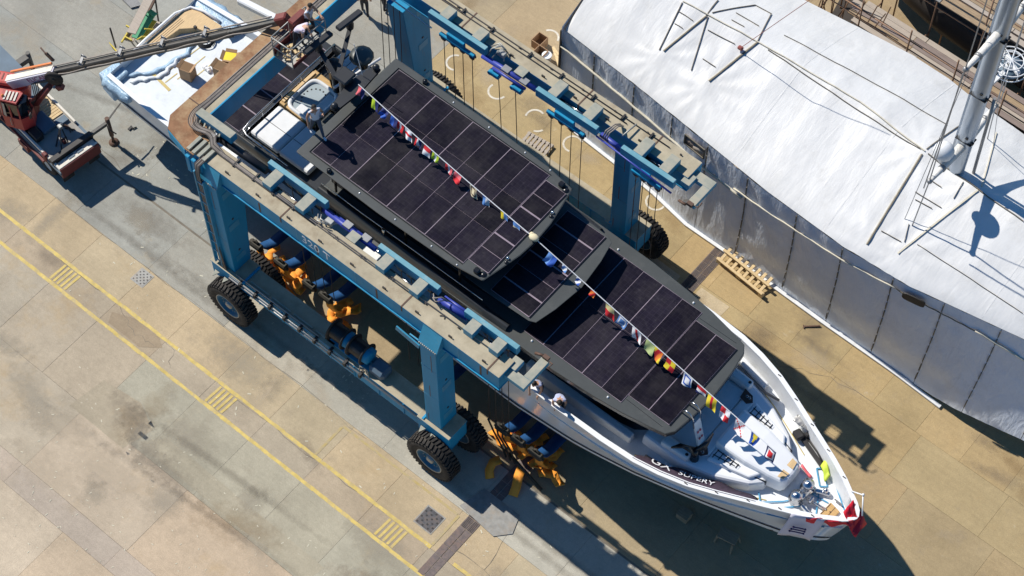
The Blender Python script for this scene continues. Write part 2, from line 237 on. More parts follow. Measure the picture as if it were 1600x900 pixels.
# ------------------------------------------------------------------ mesh builder
ORG = {}
def V(*a): return Vector(a)
class MB:
    def __init__(s): s.bm = bmesh.new()
    def box(s, c, size, R=None, bev=0.0, mi=0, top=None):
        mt = Matrix.Translation(Vector(c))
        if R is not None: mt = mt @ R.to_4x4()
        r = bmesh.ops.create_cube(s.bm, size=1.0, matrix=mt @ Matrix.Diagonal((*size, 1)))
        vs = r['verts']; fs = set(f for v in vs for f in v.link_faces)
        for f in fs: f.material_index = mi
        if top is not None:
            for f in fs:
                f.normal_update()
                if f.normal.z > 0.8: f.material_index = top
        if bev:
            es = list(set(e for v in vs for e in v.link_edges))
            bmesh.ops.bevel(s.bm, geom=es, offset=bev, segments=1, affect='EDGES', profile=0.5, material=-1)
        return s
    def span(s, x0, x1, y0, y1, z0, z1, **k):
        return s.box(((x0+x1)/2, (y0+y1)/2, (z0+z1)/2), (abs(x1-x0), abs(y1-y0), abs(z1-z0)), **k)
    def bar(s, p0, p1, w, h, up=(0, 0, 1), **k):
        p0, p1 = Vector(p0), Vector(p1); d = p1-p0; L = d.length; d.normalize()
        u = Vector(up); y = u.cross(d)
        if y.length < 1e-4: y = Vector((0, 1, 0)).cross(d)
        y.normalize(); z = d.cross(y)
        R = Matrix((d, y, z)).transposed()
        return s.box((p0+p1)/2, (L, w, h), R=R, **k)
    def tube(s, pts, r, n=8, mi=0, cap=True):
        pts = [Vector(p) for p in pts]; rs = r if isinstance(r, (list, tuple)) else [r]*len(pts)
        rings = []; prev = None
        for i, p in enumerate(pts):
            d = (pts[min(i+1, len(pts)-1)]-pts[max(i-1, 0)])
            if d.length < 1e-6: d = Vector((0, 0, 1))
            d.normalize()
            if prev is None:
                a = Vector((0, 0, 1)) if abs(d.z) < 0.9 else Vector((1, 0, 0)); prev = a
            x = (prev - d*prev.dot(d))
            if x.length < 1e-4: x = Vector((1, 0, 0)) - d*d.x
            x.normalize(); y = d.cross(x); prev = x
            rings.append([s.bm.verts.new(p+x*rs[i]*math.cos(2*PI*k/n)+y*rs[i]*math.sin(2*PI*k/n)) for k in range(n)])
        for a, b in zip(rings, rings[1:]):
            for k in range(n):
                f = s.bm.faces.new((a[k], a[(k+1) % n], b[(k+1) % n], b[k])); f.material_index = mi; f.smooth = n > 5
        if cap:
            for ring in (rings[0][::-1], rings[-1]):
                f = s.bm.faces.new(ring); f.material_index = mi
        return s
    def prism(s, pts, z0, z1, mi=0, top=None, taper=None):
        """outline (x, y) counter-clockwise; z0, z1 numbers or functions of (x, y)"""
        g = lambda z, p: z(*p) if callable(z) else z
        lo = [s.bm.verts.new((p[0], p[1], g(z0, p))) for p in (taper or pts)]
        hi = [s.bm.verts.new((p[0], p[1], g(z1, p))) for p in pts]
        n = len(pts)
        for k in range(n):
            f = s.bm.faces.new((lo[k], lo[(k+1) % n], hi[(k+1) % n], hi[k])); f.material_index = mi
        f = s.bm.faces.new(hi); f.material_index = mi if top is None else top
        f = s.bm.faces.new(lo[::-1]); f.material_index = mi
        return s
    def grid(s, rows, mi=0, smooth=True, flip=False):
        vr = [[s.bm.verts.new(p) for p in r] for r in rows]
        for a, b in zip(vr, vr[1:]):
            for k in range(len(a)-1):
                q = (a[k], a[k+1], b[k+1], b[k])
                try: f = s.bm.faces.new(q[::-1] if flip else q)
                except ValueError: continue
                f.material_index = mi; f.smooth = smooth
        return s
    def lathe(s, prof, mat4, n=24, mi=0, closed=False):
        """prof: (r, h) pairs spun about the local z axis of mat4"""
        rings = [[s.bm.verts.new(mat4 @ Vector((r*math.cos(2*PI*k/n), r*math.sin(2*PI*k/n), h))) for k in range(n)] for r, h in prof]
        prs = list(zip(rings, rings[1:])) + ([(rings[-1], rings[0])] if closed else [])
        for a, b in prs:
            for k in range(n):
                f = s.bm.faces.new((a[k], a[(k+1) % n], b[(k+1) % n], b[k])); f.material_index = mi; f.smooth = True
        return s
    def ball(s, c, r, scale=(1, 1, 1), u=12, v=8, mi=0):
        rr = bmesh.ops.create_uvsphere(s.bm, u_segments=u, v_segments=v, radius=r, matrix=Matrix.Translation(Vector(c)) @ Matrix.Diagonal((*scale, 1)))
        for f in set(f for q in rr['verts'] for f in q.link_faces): f.material_index = mi; f.smooth = True
        return s
    def build(s, name, mats, parent=None, thick=None, bevel=None, normals=True):
        me = bpy.data.meshes.new(name)
        if normals: bmesh.ops.recalc_face_normals(s.bm, faces=s.bm.faces)
        o = ORG.get(parent.name if parent else None)
        if o is not None:
            bmesh.ops.translate(s.bm, verts=s.bm.verts, vec=-o)
        s.bm.to_mesh(me); s.bm.free()
        for m in (mats if isinstance(mats, (list, tuple)) else [mats]): me.materials.append(MATS[m])
        ob = bpy.data.objects.new(name, me); COL.objects.link(ob)
        if parent is not None:
            ob.parent = parent; ORG[ob.name] = o
        if thick:
            md = ob.modifiers.new('thick', 'SOLIDIFY'); md.thickness = thick
        if bevel:
            md = ob.modifiers.new('bev', 'BEVEL'); md.width = bevel; md.segments = 2; md.limit_method = 'ANGLE'; md.angle_limit = math.radians(40)
        return ob
def tag(o, label=None, cat=None, group=None, kind=None):
    if label: o['label'] = label
    if cat: o['category'] = cat
    if group: o['group'] = group
    if kind: o['kind'] = kind
    return o
def thing(name, label, cat, loc, group=None):
    o = bpy.data.objects.new(name, None); COL.objects.link(o); o.location = loc; o.empty_display_size = 0.2
    ORG[o.name] = Vector(loc)
    return tag(o, label, cat, group)
def shared(name, me, loc, parent=None, rz=0.0, rot=None):
    ob = bpy.data.objects.new(name, me); COL.objects.link(ob)
    if parent is not None:
        ob.parent = parent; loc = Vector(loc)-ORG[parent.name]; ORG[ob.name] = ORG[parent.name]
    ob.location = loc; ob.rotation_euler = rot if rot else (0, 0, rz)
    return ob
def copy_tree(o, parent=None):
    c = o.copy(); COL.objects.link(c); c.parent = parent
    for ch in list(o.children):
        copy_tree(ch, c)
    return c
_fc = {}
def text_mesh(txt, size, extrude=0.004, shear=0.0):
    cu = bpy.data.curves.new('t', 'FONT'); cu.body = txt; cu.size = size; cu.extrude = extrude; cu.align_x = 'CENTER'; cu.align_y = 'CENTER'; cu.shear = shear; cu.resolution_u = 3
    ob = bpy.data.objects.new('t', cu); COL.objects.link(ob)
    bpy.context.view_layer.update()
    me = bpy.data.meshes.new_from_object(ob.evaluated_get(bpy.context.evaluated_depsgraph_get()))
    bpy.data.objects.remove(ob); bpy.data.curves.remove(cu)
    return me
def lettering(name, txt, size, origin, xdir, ydir, mat, parent):
    me = text_mesh(txt, size); me.materials.clear(); me.materials.append(MATS[mat])
    x = Vector(xdir).normalized(); y = Vector(ydir); y = (y-x*y.dot(x)).normalized(); z = x.cross(y)
    ob = bpy.data.objects.new(name, me); COL.objects.link(ob); ob.parent = parent
    mt = Matrix((x, y, z)).transposed().to_4x4(); mt.translation = Vector(origin)-ORG[parent.name]; ob.matrix_local = mt
    ORG[ob.name] = ORG[parent.name]
    return ob
def interp(tab, x):
    if x <= tab[0][0]: return tab[0][1]
    for (a, ya), (b, yb) in zip(tab, tab[1:]):
        if x <= b: return ya+(yb-ya)*(x-a)/(b-a)
    return tab[-1][1]
# ------------------------------------------------------------------ ground
g = MB(); g.grid([[(-700, -700, -0.035), (700, -700, -0.035)], [(-700, 700, -0.035), (700, 700, -0.035)]])
ground = g.build('ground', 'base_ground'); tag(ground, 'pale concrete hardstanding of the boat yard', kind='structure')
ORG['ground'] = Vector((0, 0, 0))
STRIPS = [  # y0, y1, first joint x, joint spacing, colour
    (-27.0, -22.0, -10.2, 5.1, (0.515, 0.415, 0.30)), (-22.0, -17.505, -10.9, 5.2, (0.515, 0.415, 0.30)), (-17.5, -16.6, -8.7, 5.0, (0.455, 0.375, 0.295)),
    (-16.595, -13.6, -8.6, 5.1, (0.495, 0.395, 0.285)), (-13.595, -10.73, -13.4, 2.55, (0.40, 0.36, 0.27)), (-10.725, -9.82, -13.4, 2.55, (0.40, 0.33, 0.24)),
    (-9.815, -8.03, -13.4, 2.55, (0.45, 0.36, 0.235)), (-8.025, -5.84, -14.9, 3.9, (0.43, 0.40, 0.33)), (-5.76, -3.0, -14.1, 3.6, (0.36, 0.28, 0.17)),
    (-2.995, 0.0, -14.1, 3.6, (0.35, 0.27, 0.16)), (0.005, 2.6, -12.9, 3.6, (0.35, 0.265, 0.15)), (2.605, 4.6, -10.8, 3.7, (0.40, 0.297, 0.155)),  # strips under the hull darkened and browned: yacht's shade put into the colour
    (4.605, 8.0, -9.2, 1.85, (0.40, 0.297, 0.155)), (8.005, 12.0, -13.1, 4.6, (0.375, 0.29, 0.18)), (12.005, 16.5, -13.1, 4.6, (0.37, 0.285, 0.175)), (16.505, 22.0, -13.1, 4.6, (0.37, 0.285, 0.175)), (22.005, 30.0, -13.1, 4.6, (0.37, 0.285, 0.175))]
slab_cache = {}
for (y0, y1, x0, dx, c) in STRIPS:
    k0 = int(math.floor((-32-x0)/dx))
    for k in range(k0, 60):
        xa, xb = x0+k*dx, x0+(k+1)*dx-0.005
        if xa > 30: break
        if x0+(k-k % 3+3)*dx < -6.5 and y0 > -6:                        # the older bays by the slipway are longer
            if k % 3: continue
            xb = x0+(k+3)*dx-0.005
        cx, cy = (xa+xb)/2, (y0+y1)/2
        d = Vector((cx, cy, 0))-CPOS; dz = d.dot(CF); u = 800+FPX*d.dot(CR)/dz; v = 450-FPX*d.dot(CU)/dz
        if not (-330 < u < 1930 and -260 < v < 1180): continue
        key = (round(xb-xa, 3), round(y1-y0, 3))
        if key not in slab_cache:
            b = MB(); b.box((0, 0, -0.05), (key[0], key[1], 0.1), bev=0.004); tmp = b.build('tmp', 'slab'); slab_cache[key] = tmp.data; bpy.data.objects.remove(tmp)
        tl = 1.0 if not (cx < -14 and cy > -6) else 1.0
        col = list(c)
        if cx < -8.5 and cy > -8.1 and cy < 9: col = [0.325, 0.315, 0.275]            # smoother grey bay by the slipway
        if cx < -8.6 and -17 < cy < -10.73: col = [0.44, 0.37, 0.275]
        if cx > 14 and cy > 2: col = [0.39, 0.295, 0.16]
        f = 1+rnd.uniform(-0.035, 0.035); t = rnd.uniform(-0.03, 0.03)
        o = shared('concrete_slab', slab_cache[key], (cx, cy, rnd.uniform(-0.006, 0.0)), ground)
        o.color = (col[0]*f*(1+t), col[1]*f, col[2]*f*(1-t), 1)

def flat(name, pts, z, mat, parent=None, th=0.003):
    b = MB(); b.prism(pts, z-th, z, 0); return b.build(name, mat, parent)
def rect(x0, x1, y0, y1): return [(x0, y0), (x1, y0), (x1, y1), (x0, y1)]
# painted lines: uneven edges, broken where the paint has gone
def painted(name, x0, x1, y, wd, mat, gaps=()):
    b = MB(); r = random.Random(int(abs(y*100))); x = x0
    while x < x1:
        e = min(x+0.45, x1)
        if not any(a < (x+e)/2 < c for a, c in gaps):
            j = [r.uniform(-0.014, 0.014) for _ in range(4)]
            b.prism([(x, y-wd/2+j[0]), (e, y-wd/2+j[1]), (e, y+wd/2+j[2]), (x, y+wd/2+j[3])], 0.001, 0.0045)
        x = e
    o = b.build(name, mat); tag(o, kind='structure'); return o
tag(painted('yellow_line', -19, 9.0, -10.76, 0.13, 'yellow_paint'), 'long yellow painted line furthest from the hoist')
tag(painted('yellow_line', -18.2, 4.5, -9.78, 0.13, 'yellow_paint'), 'long yellow painted line nearer the hoist')
tag(painted('yellow_line', 5.5, 9.0, -9.75, 0.13, 'yellow_paint'), 'short yellow line beyond the drain channel')
b = MB(); b.prism(rect(-0.97, 4.4, -8.30, -8.21), 0.001, 0.0045); b.prism(rect(-1.03, -0.93, -9.7, -8.30), 0.001, 0.0045); b.prism(rect(4.42, 4.52, -9.7, -8.25), 0.001, 0.0045)
o = b.build('yellow_bay_outline', 'yellow_worn'); tag(o, 'faint worn yellow outline of a bay beside the front wheel', kind='structure')
for i, (xc, lb) in enumerate(((-13.15, 'striped yellow patch nearest the left edge'), (-5.1, 'striped yellow patch between the lines near the middle'), (3.05, 'striped yellow patch beside the square iron cover'))):
    b = MB()
    for k in range(5):
        xs = xc-0.42+k*0.19
        b.prism([(xs, -10.66), (xs+0.10, -10.66), (xs+0.10+0.04, -9.88), (xs+0.04, -9.88)], 0.001, 0.0045)
    tag(b.build('hatched_marking', 'yellow_paint'), lb, kind='structure')
# white arcs where pedestals stood
arcs = [((-8.37, 6.56), 1.9, 5.2), ((-6.19, 6.55), 2.8, 6.2), ((-4.25, 6.51), 1.2, 3.6), ((-4.0, 6.35), 5.0, 6.0), ((-2.33, 6.48), 0.9, 5.0), ((1.77, 6.42), 2.9, 6.4), ((-6.3, 9.9), 0.2, 2.6)]
ab = MB()
for (c, a0, a1) in arcs:
    n = 10; pts = [a0+(a1-a0)*k/n for k in range(n+1)]
    for p, q in zip(pts, pts[1:]):
        ab.prism([(c[0]+0.33*math.cos(p), c[1]+0.33*math.sin(p)), (c[0]+0.41*math.cos(p), c[1]+0.41*math.sin(p)), (c[0]+0.41*math.cos(q), c[1]+0.41*math.sin(q)), (c[0]+0.33*math.cos(q), c[1]+0.33*math.sin(q))], 0.001, 0.0045)
tag(ab.build('white_arc_marks', 'white_mark'), 'white painted arcs on the ground along the far side', kind='structure')
# crane rail slot, wide cracks
rl = MB(); rl.span(-30, 26, -5.84, -5.76, -0.05, -0.012); tag(rl.build('rail_slot', 'joint'), 'dark rail slot running along the concrete', kind='structure')
def crack(pts, wd, seed):
    r = random.Random(seed); b = MB(); out = []
    for (a, c) in zip(pts, pts[1:]):
        for k in range(6):
            t = k/6; out.append((a[0]+(c[0]-a[0])*t+r.uniform(-.07, .07), a[1]+(c[1]-a[1])*t+r.uniform(-.07, .07)))
    out.append(pts[-1])
    for p, q in zip(out, out[1:]):
        d = Vector((q[0]-p[0], q[1]-p[1], 0)); n = Vector((-d.y, d.x, 0)).normalized()*wd*r.uniform(0.3, 1)
        b.prism([(p[0]-n.x, p[1]-n.y), (q[0]-n.x, q[1]-n.y), (q[0]+n.x, q[1]+n.y), (p[0]+n.x, p[1]+n.y)], 0.001, 0.0022)
    return b.build('crack', 'joint', ground)
for i, (p, wd) in enumerate((([(-16, -8.02), (-11, -8.05), (-5, -8.0), (0, -8.1)], .012), ([(-10.6, -9.9), (-9.4, -10.3), (-8.4, -10.2)], .014), ([(-9.6, -9.72), (-7.9, -9.86), (-7.4, -10.5)], .012), ([(-16, -9.75), (-12.5, -9.86), (-9, -9.72)], .012), ([(-4.6, -9.84), (-1.2, -9.88), (2.4, -9.84)], .012), ([(8, 4.0), (9.6, 3.7), (11.0, 4.4), (13, 4.6)], .010), ([(5.0, -9.27), (6.8, -9.3), (9, -9.2)], .012), ([(6.48, -9.2), (6.2, -7.1)], .012), ([(-20, -6.3), (-17, -5.2), (-14, -5.6)], .012))):
    crack(p, wd, i)
# worn patches of repaired concrete
def patch(pts, col, z=0.0015):
    b = MB(); b.prism(pts, z-0.001, z); o = b.build('concrete_patch', 'slab', ground); o.color = (*col, 1)
patch([(-10.5, -10.6), (-8.9, -10.62), (-8.2, -10.1), (-8.6, -9.86), (-9.8, -9.84), (-10.7, -10.2)], (0.34, 0.265, 0.18))
patch([(-9.1, -13.9), (-6.4, -13.9), (-6.1, -12.7), (-7.2, -12.2), (-8.9, -12.4)], (0.39, 0.33, 0.24))
patch([(-6.2, -13.4), (2.0, -13.5), (2.2, -12.7), (-5.5, -12.6)], (0.39, 0.345, 0.255))
patch([(5.3, 2.9), (6.6, 2.9), (6.7, 4.5), (5.4, 4.5)], (0.48, 0.39, 0.26))
patch([(2.2, 3.0), (4.6, 3.0), (4.5, 4.4), (2.4, 4.5)], (0.47, 0.385, 0.27))
# soft-edged stains and tyre marks
def stain(x, y, rx, ry, rz, mat):
    if 10.5 < x < 17 and y > 0.5: return                 # clean strip beside the bow
    b = MB(); b.grid([[(-rx, -ry, 0), (rx, -ry, 0)], [(-rx, ry, 0), (rx, ry, 0)]]); t_ = b.build('stain', mat, ground); t_.location = (x, y, .0032+.0002*(stain.n % 5)); t_.rotation_euler = (0, 0, rz); stain.n += 1
stain.n = 0
rs = random.Random(17)
for k in range(46):
    x, y = rs.uniform(-17, 8), rs.uniform(-19, -6.4)
    stain(x, y, rs.uniform(.5, 2.2), rs.uniform(.3, 1.0), rs.choice((0, 0, .3, -.4, 1.57)), rs.choice(('stain_dark', 'stain_rust', 'stain_pale', 'stain_grey', 'stain_grey')))
for k in range(26):
    stain(rs.uniform(5, 20), rs.uniform(2.4, 5.9), rs.uniform(.5, 1.6), rs.uniform(.25, .8), rs.uniform(-.4, .4), rs.choice(('stain_dark', 'stain_rust', 'stain_rust', 'stain_pale')))
for k in range(18):
    stain(rs.uniform(-10, 3), rs.uniform(4.3, 9.5), rs.uniform(.4, 1.3), rs.uniform(.3, .8), rs.uniform(-.8, .8), rs.choice(('stain_dark', 'stain_rust', 'stain_pale')))
for k in range(14):
    stain(rs.uniform(-24, -13), rs.uniform(-6, 3), rs.uniform(.5, 2.0), rs.uniform(.3, .9), rs.uniform(-.8, .8), rs.choice(('stain_dark', 'stain_grey', 'stain_pale')))
for (x, y, L_, rz) in ((-8, -7.6, 6, .01), (-7, -7.2, 7, .0), (6, -7.5, 6, -.02), (8, -7.1, 5, .0), (-3, -12.2, 6, .06), (-3.4, -13.9, 7, .08), (10, 3.4, 6, -.01), (11, 4.3, 6, .02), (-12, -7.5, 6, .03), (-16, -2.5, 5, .25), (-17, -3.4, 5, .28)): stain(x, y, L_, .22, rz, 'tyre_mark')
# scattered paper and paint flecks
r = random.Random(3); b = MB()
for k in range(330):
    if k < 200: x, y = r.uniform(-10, 3), r.uniform(-19, -12.2)
    elif k < 260: x, y = r.uniform(-15.5, -9.5), r.uniform(-5.4, -3)
    else: x, y = r.uniform(-14, 8), r.uniform(-10.6, -6.2)
    s = r.uniform(0.010, 0.03) if k < 200 else r.uniform(.012, .04); a = r.uniform(0, PI)
    dx, dy = math.cos(a)*s*1.7, math.sin(a)*s*1.7; ex, ey = -math.sin(a)*s*.5, math.cos(a)*s*.5
    b.prism([(x-dx-ex, y-dy-ey), (x+dx-ex, y+dy-ey), (x+dx+ex, y+dy+ey), (x-dx+ex, y-dy+ey)], 0.002, 0.006)
tag(b.build('ground_litter', 'litter'), 'pale flecks of paper and paint scattered over the concrete', 'litter', kind='stuff')
# covers and drains
def manhole(x, y, sx, label, n=6, mat='iron'):
    t = thing('manhole_cover', label, 'manhole cover', (x, y, 0), 'square iron covers in the concrete')
    b = MB(); b.span(x-sx-.05, x+sx+.05, y-sx-.05, y+sx+.05, 0.001, 0.006); b.build('frame', 'steel_plate', t)
    b = MB(); b.span(x-sx, x+sx, y-sx, y+sx, 0.0062, 0.014, bev=0.003)
    b.build('lid', mat, t)
    b = MB()
    for i in range(n):
        for j in range(n):
            if (i+j) % 2 == 0: b.span(x-sx+(i+.25)*2*sx/n, x-sx+(i+.75)*2*sx/n, y-sx+(j+.25)*2*sx/n, y-sx+(j+.75)*2*sx/n, 0.0142, 0.022)
    b.build('tread_pattern', 'dark_metal', t)
manhole(3.78, -9.03, 0.36, 'dark square iron manhole cover beside the yellow bay', mat='iron')
manhole(-10.89, -8.45, 0.27, 'light grey square manhole cover on the far left concrete', mat='steel_plate')
td = thing('trench_drain', 'brown drain channel with slotted covers crossing the yard', 'drain', (5.0, -2, 0))
for yk in range(-26, 16):
    y0 = yk*0.45+0.5
    if y0 > 6.1 or y0 < -10.9: continue
    near = -8.6 < y0 < -7.7 or y0 > 3.0
    b = MB(); b.span(4.73, 4.99, y0, y0+.44, 0.002, 0.010, bev=.003); b.span(5.01, 5.27, y0, y0+.44, 0.002, 0.010, bev=.003); cv = b.build('cover', 'grate', td)
    if near:
        b = MB()
        for k in range(9):
            for xx in (4.76, 5.04): b.span(xx, xx+.2, y0+.02+k*.047, y0+.042+k*.047, 0.0102, 0.012)
        b.build('slot', 'pit', cv)
pl = MB(); pl.prism([(4.25, -7.95), (5.9, -8.1), (6.35, -7.6), (6.1, -6.9), (4.5, -6.9)], 0.012, 0.03)
tag(pl.build('steel_road_plate', 'steel_plate'), 'grey steel plate lying over the end of the drain', 'plate')
# ------------------------------------------------------------------ travelling boat hoist
H = thing('boat_hoist', 'big teal gantry boat hoist marked 320 T straddling the yacht', 'boat hoist', (-2.3, -1.5, 0))
TD = ['teal', 'dusty_top']
def part(name, fn, mats, parent=H, **k):
    b = MB(); fn(b); return b.build(name, mats, parent, **k)
LY0, LY1, RY0, RY1 = -6.72, -5.93, 3.06, 3.86
ZT, ZB = 8.7, 7.98
def lbeam(b): b.span(-8.6, 5.1, LY0, LY1, ZB, ZT, top=1); b.span(-8.6, 5.12, LY0-.05, LY1+.03, ZB-.06, ZB-.002)
lb_ = part('top_beam', lbeam, TD, bevel=0.015); lb_['label'] = 'near top beam marked 320 T'
def rbeam(b): b.span(-10.5, 5.1, RY0, RY1, ZB, ZT, top=1); b.span(-10.5, 5.12, RY0-.03, RY1+.05, ZB-.06, ZB-.002)
rb_ = part('top_beam', rbeam, TD, bevel=0.015)
for x in (-6.2, -3.6, -1.0, 3.4):
    part('weld_bead', lambda b: b.span(x, x+.025, LY0-.008, LY0+.0, ZB+.02, ZT-.02), 'teal_light', lb_)
    part('drain_stain', lambda b: b.span(x+.9, x+.98, LY0-.004, LY0+.0, ZB+.05, ZT-.1), 'brown_metal', lb_)
# splice straps, lugs and weld plates on the beams
for bm_, (y0, y1) in ((lb_, (LY0, LY1)), (rb_, (RY0, RY1))):
    for x in (-4.3, 1.0, 4.6) if bm_ is lb_ else (-4.8, 0.4, 3.4):
        part('splice_strap', lambda b: b.span(x, x+.05, y0-.012, y1+.012, ZT-.3, ZT+.012), 'brown_metal', bm_)
    for k in range(9):
        x = -6.9+k*1.4
        part('lifting_lug', lambda b: (b.span(x, x+.14, y0+.12, y0+.16, ZT, ZT+.09), b.span(x+.03, x+.1, y1-.25, y1-.2, ZT, ZT+.06)), 'dark_metal', bm_)
# legs
def leg(x0, x1, ya0, ya1, yb0, yb1, z0, z1):
    def f(b):
        lo = [(x0, ya0), (x1, ya0), (x1, ya1), (x0, ya1)]; hi = [(x0, yb0), (x1, yb0), (x1, yb1), (x0, yb1)]
        b.prism(hi, z0, z1, taper=lo)
    return f
LEGS = [((2.02, 2.70, -7.03, -6.21, -7.03, -6.21, 2.5, 7.93), 'L'), ((-7.85, -7.10, -6.98, -6.15, -6.98, -5.75, 2.5, 7.93), 'L'), ((1.98, 2.66, 3.19, 4.0, 3.19, 4.0, 2.5, 7.93), 'R'), ((-8.0, -7.2, 3.15, 4.0, 2.65, 4.0, 2.5, 7.93), 'R')]
for a, sd_ in LEGS:
    lg = part('leg', leg(*a), 'teal', bevel=0.02)
    x0, x1, ya0, ya1 = a[0], a[1], a[2], a[3]
    oy = ya0 if sd_ == 'L' else ya1
    iy = LY0 if sd_ == 'L' else RY1
    # sloping cheek between leg head and beam
    def cheek(b):
        s = 1 if sd_ == 'L' else -1
        vs = [b.bm.verts.new(p) for p in ((x0-.06, oy-.01*s, 7.94), (x1+.06, oy-.01*s, 7.94), (x1+.06, iy-.002*s, 8.62), (x0-.06, iy-.002*s, 8.62), (x0-.06, iy-.002*s, 7.94), (x1+.06, iy-.002*s, 7.94))]
        for q in ((0, 1, 2, 3), (0, 3, 4), (1, 5, 2), (0, 4, 5, 1), (3, 2, 5, 4)): b.bm.faces.new([vs[i] for i in q])
    part('cheek_plate', cheek, 'teal_light')
    part('bolt_row', lambda b: [b.box((x0+.0+k*(x1-x0)/9, oy-.02*(1 if sd_ == 'L' else -1), 7.95), (.035, .035, .05)) for k in range(10)], 'galv')
    part('inspection_port', lambda b: b.lathe([(0.001, 0), (.05, 0), (.05, .012), (.001, .012)], Matrix.Translation((x1, (ya0+ya1)/2, 5.6)) @ Matrix.Rotation(PI/2, 4, 'Y'), n=12), 'dark_metal', lg)
    part('inspection_port', lambda b: b.lathe([(0.001, 0), (.05, 0), (.05, .012), (.001, .012)], Matrix.Translation((x1, (ya0+ya1)/2, 3.6)) @ Matrix.Rotation(PI/2, 4, 'Y'), n=12), 'dark_metal', lg)
# bottom chassis
for s, (y0, y1) in (('L', (-7.08, -6.3)), ('R', (3.28, 4.06))):
    bb = part('bottom_beam', lambda b: b.span(-6.55, 1.95, y0, y1, 1.72, 2.5, top=1), TD, bevel=0.015)
    part('beam_flange', lambda b: (b.span(-6.6, -6.52, y0-.05, y1+.05, 1.66, 2.56), b.span(1.9, 1.98, y0-.05, y1+.05, 1.66, 2.56)), 'teal', bb)
    for x0, x1 in ((1.72, 3.15), (-8.15, -6.6)):
        part('wheel_housing', lambda b: (b.span(x0, x1, y0-.06, y1+.08, 1.62, 2.46, top=1), b.span(x0-.02, x1+.02, y0-.09, y1+.11, 2.462, 2.52, top=1)), TD, bevel=0.02)
        for xx in (x0+.15, x0+.62): part('gusset', lambda b: b.prism([(xx, y0-.08), (xx+.22, y0-.08), (xx+.11, y0-.34)], 2.0, 2.03), 'dusty_teal')
# stiffeners, doubler plates, rust runs
for y0, y1, sgn in ((-7.08, -6.3, -1), (3.28, 4.06, 1)):
    for k in range(7): part('stiffener', lambda b: b.span(-5.9+1.15*k, -5.86+1.15*k, y0-.03, y0, 1.75, 2.46), 'teal')
for (x0, x1, ya0, ya1, *_r), sd_ in LEGS:
    for z in (3.0, 5.0, 7.0):
        part('doubler_plate', lambda b: b.span(x1, x1+.012, ya0+.18, ya1-.18, z, z+.34, bev=.003), 'teal_light')
        part('weld_bead', lambda b: (b.span(x0-.006, x1+.006, ya0-.006, ya0+.01, z-.5, z-.48),), 'teal_light')
    for q in range(3):
        zz = 2.6+q*1.9; part('rust_run', lambda b: b.prism([(x0+.12+.16*q, ya0-.003), (x0+.15+.16*q, ya0-.003), (x0+.15+.16*q, ya0-.001), (x0+.12+.16*q, ya0-.001)], zz, zz+.5+.3*q), 'brown_metal')
# wheels
TR, TW = 1.03, 0.56
def make_wheel():
    b = MB()
    prof = [(0.56, -TW*.42), (0.62, -TW*.5), (0.86, -TW*.53), (0.965, -TW*.44), (TR-.045, -TW*.32), (TR-.045, TW*.32), (0.965, TW*.44), (0.86, TW*.53), (0.62, TW*.5), (0.56, TW*.42)]
    b.lathe(prof, Matrix.Identity(4), n=40)
    for k in range(40):
        for sgn in (-1, 1):
            a = 2*PI*(k+(0.25 if sgn > 0 else -.25))/40
            R = Matrix.Rotation(a, 3, 'Z') @ Matrix.Rotation(sgn*0.25, 3, 'X')
            c = Vector((math.cos(a)*(TR-.035), math.sin(a)*(TR-.035), sgn*TW*.215))
            b.box(c, (.075, .085, TW*.40), R=R)
            c2 = Vector((math.cos(a)*(0.945), math.sin(a)*(0.945), sgn*TW*.47)); b.box(c2, (.12, .075, .035), R=Matrix.Rotation(a, 3, 'Z') @ Matrix.Rotation(0, 3, 'X'))
    ty = b.build('tyre', 'black_rubber')
    b = MB()
    for sg in (-1, 1):
        b.lathe([(0.57, sg*TW*.40), (0.555, sg*TW*.47), (0.49, sg*TW*.46), (0.46, sg*TW*.26), (0.24, sg*TW*.2), (0.22, sg*TW*.30), (0.10, sg*TW*.30), (0.001, sg*TW*.30)], Matrix.Identity(4), n=32)
    rm = b.build('rim', 'rim_teal')
    b = MB()
    for sg in (-1, 1):
        b.lathe([(0.16, sg*TW*.30), (0.15, sg*TW*.42), (0.001, sg*TW*.42)], Matrix.Identity(4), n=20)
        for k in range(12): b.box((0.34*math.cos(k*PI/6), 0.34*math.sin(k*PI/6), sg*TW*.25), (.035, .035, .06))
        b.lathe([(0.575, sg*TW*.44), (0.56, sg*TW*.50), (0.535, sg*TW*.47)], Matrix.Identity(4), n=32)
    hb = b.build('hub', 'galv')
    return ty, rm, hb
ty0, rm0, hb0 = make_wheel()
first = True
for (x, ys) in ((2.64, (-7.43, -5.95)), (-7.07, (-7.40, -5.92)), (2.64, (2.75, 4.43)), (-7.3, (2.75, 4.43))):
    for y in ys:
        t = bpy.data.objects.new('wheel', None); COL.objects.link(t); t.parent = H; t.location = Vector((x, y, TR))-H.location; t.rotation_euler = (PI/2, rnd.uniform(0, 1), 0); t.empty_display_size = .1
        for src in (ty0, rm0, hb0):
            c = src if first else src.copy()
            if not first: COL.objects.link(c)
            c.parent = t
        first = False
    part('axle', lambda b: b.tube([(x, ys[0]+.25, TR), (x, ys[1]-.25, TR)], .13, 10), 'dark_metal')
    part('steering_knuckle', lambda b: b.span(x-.28, x+.28, (ys[0]+ys[1])/2-.3, (ys[0]+ys[1])/2+.3, .85, 1.63, bev=.04), 'teal')
